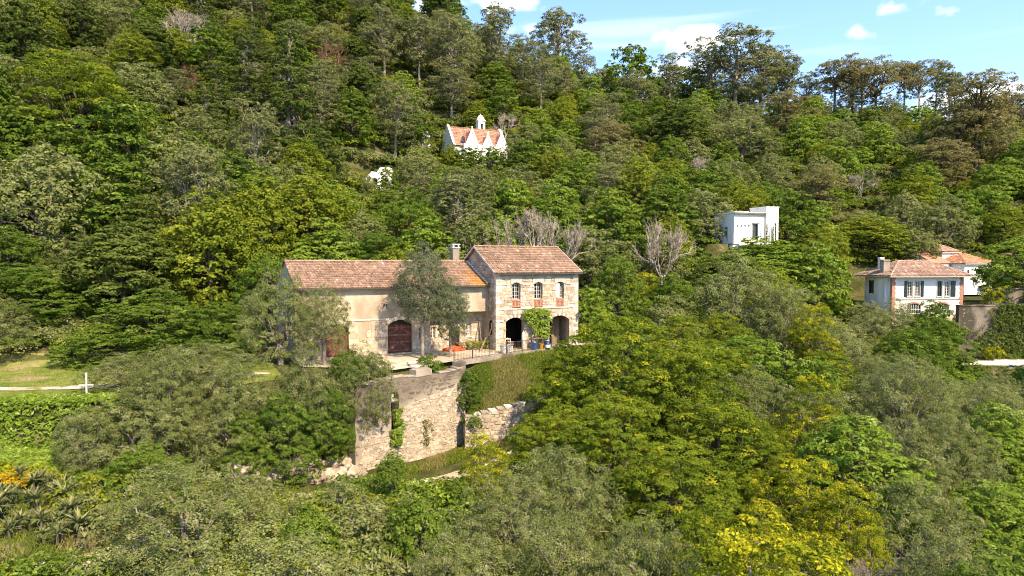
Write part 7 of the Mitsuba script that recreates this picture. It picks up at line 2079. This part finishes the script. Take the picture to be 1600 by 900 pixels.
leaf_material('leaf_grass', (.125, .185, .022), (.205, .25, .040), tip=(.30, .26, .10))
blades('bank_grass', 'rough half-dry grass on the bank below the courtyard railing', Polygon([(-3.6, 54.2), (0.5, 55.2), (5, 56.6), (12, 61), (10, 68.5), (4.8, 65.2), (-4.6, 56.2)]), 45000, .27, 'leaf_grass', 1)
blades('wall_foot_grass', 'bright grass strip along the foot of the ruined wall', Polygon([(-10, 46.2), (-9.4, 45.2), (-2.4, 52.2), (1, 53.5), (-3.3, 54.8)]), 9000, .35, 'leaf_grass', 2)
blades('terrace_grass', 'sunny meadow grass tufts on the left terrace', GRASS_TERRACE.difference(shapely.LineString([(-60, 48.4), (-42, 47.3), (-34, 47.0), (-29, 47.6), (-24, 48.8), (-18, 50.5)]).buffer(.8)), 26000, .16, 'leaf_grass', 3)
blades('left_path_grass', 'dry grass beside the path at lower left', Polygon([(-34, 24), (-22, 23), (-12, 36), (-8, 41), (-14, 42), (-22, 38), (-34, 33)]), 24000, .3, 'leaf_grass', 4)
# aloes: rosettes of long pointed leaves
def aloe_mesh(seed):
    rng = np.random.default_rng(seed)
    V, F, UV, at = [], [], [], 0
    for i in range(30):
        a = i * 2.4; el = rng.uniform(.15, 1.35)
        L = rng.uniform(.55, .9)
        d = np.array([math.cos(a) * math.cos(el), math.sin(a) * math.cos(el), math.sin(el)])
        s = unit(np.cross(d, [0, 0, 1])); up = np.cross(s, d)
        t = np.linspace(0, 1, 4)
        for k, tt in enumerate(t):
            c = d * L * tt + np.array([0, 0, .25]) - np.array([0, 0, .28]) * tt * tt * L
            w = .055 * (1 - tt) ** .8
            V += [c - s * w, c + up * -.018 * (1 - tt), c + s * w]
        for k in range(3):
            o = at + k * 3
            F += [(o, o + 1, o + 4), (o, o + 4, o + 3), (o + 1, o + 2, o + 5), (o + 1, o + 5, o + 4)]
        UV += [(rng.random(), rng.random() + (el > .7))] * 12
        at += 12
    return (np.array(V), np.array(F)), np.array(UV)


for i in range(2):
    m, uv = aloe_mesh(900 + i)
    stem = tube([[0, 0, -.4], [0, 0, 0], [.02, 0, .3]], [.06, .06, .04])
    scene[f'kind_aloe_{i}'] = {'type': 'shapegroup', 'rosette': mikit.ply(m, 'leaf_aloe', uv=uv), 'stem': mikit.ply(stem, 'bark')}
for (x0, x1, y0, y1, n, lab, grp) in ((-29.0, -19.5, 30.5, 36.0, 80, 'the spiky bed at the lower left edge', 'aloes at the lower left'),
                                      (-8.5, -3.5, 27.0, 31.0, 46, 'the spiky clump at the bottom centre', 'aloes at the bottom centre')):
    spots = sorted(((rngP.uniform(x0, x1), rngP.uniform(y0, y1)) for _ in range(n)), key=lambda q: q[0] / q[1])
    for i, (x, y) in enumerate(spots):
        s = rngP.uniform(.7, 1.4)
        k = numbered('aloe_plant')
        scene[k] = {'type': 'instance', 'group': {'type': 'ref', 'id': f'kind_aloe_{i % 2}'}, 'to_world': T().translate([x, y, gz(x, y) + rngP.uniform(.1, .6)]).rotate([0, 0, 1], rngP.uniform(0, 360)).scale(s)}
        labels[k] = {'label': f'aloe rosette {i + 1} from left in {lab}', 'category': 'aloe', 'group': grp}
# clipped planting by the road
x = np.linspace(66, 88, 260); p = np.column_stack([x + rngP.normal(0, .1, 260), 91.2 + rngP.normal(0, .3, 260), -4.9 + rngP.uniform(.1, .75, 260)])
leafmass('road_hedge', 'low clipped dark hedge along the road at the right edge', 'hedge', 9, 'leaf_broad', p, np.tile([0, -.4, 1], (len(p), 1)), .25, 18, .16)
d = unit(rngP.normal(size=(120, 3)) + [0, 0, .3]); p = np.array([64.8, 91.4, -4.2]) + d * [1.15, 1.0, .8]
leafmass('round_bush', 'clipped round yellow-green bush at the end of the road hedge', 'bush', 10, 'leaf_golden', p, d, .25, 20, .16)
p = np.column_stack([rngP.uniform(67.5, 70.5, 90), rngP.uniform(96, 98.5, 90), rngP.uniform(2.2, 4.6, 90)])
leafmass('yellow_shrub', 'yellow-green shrub beside the right corner of the villa', 'shrub', 11, 'leaf_golden', p, np.tile([0, -.5, 1], (90, 1)), .35, 20, .25)
# creeper hanging in dark sheets over the villa's terrace wall
cl = rngP.uniform([-2.5, -4.5], [20, 2.0], (26, 2)); pts = []
for cx, cz in cl:
    n = int(rngP.integers(50, 110))
    pts.append(np.column_stack([cx + rngP.normal(0, .9, n), -.12 - .3 * rngP.random(n), np.minimum(cz + rngP.normal(0, 1.2, n), 2.2)]))
pts = np.vstack(pts)
leafmass('terrace_creeper', 'dark creeper hanging over the stained wall right of the villa', 'creeper', 12, 'leaf_dark', TF_.pt(pts), np.tile([.3, -.9, .4], (len(pts), 1)), .3, 12, .24)
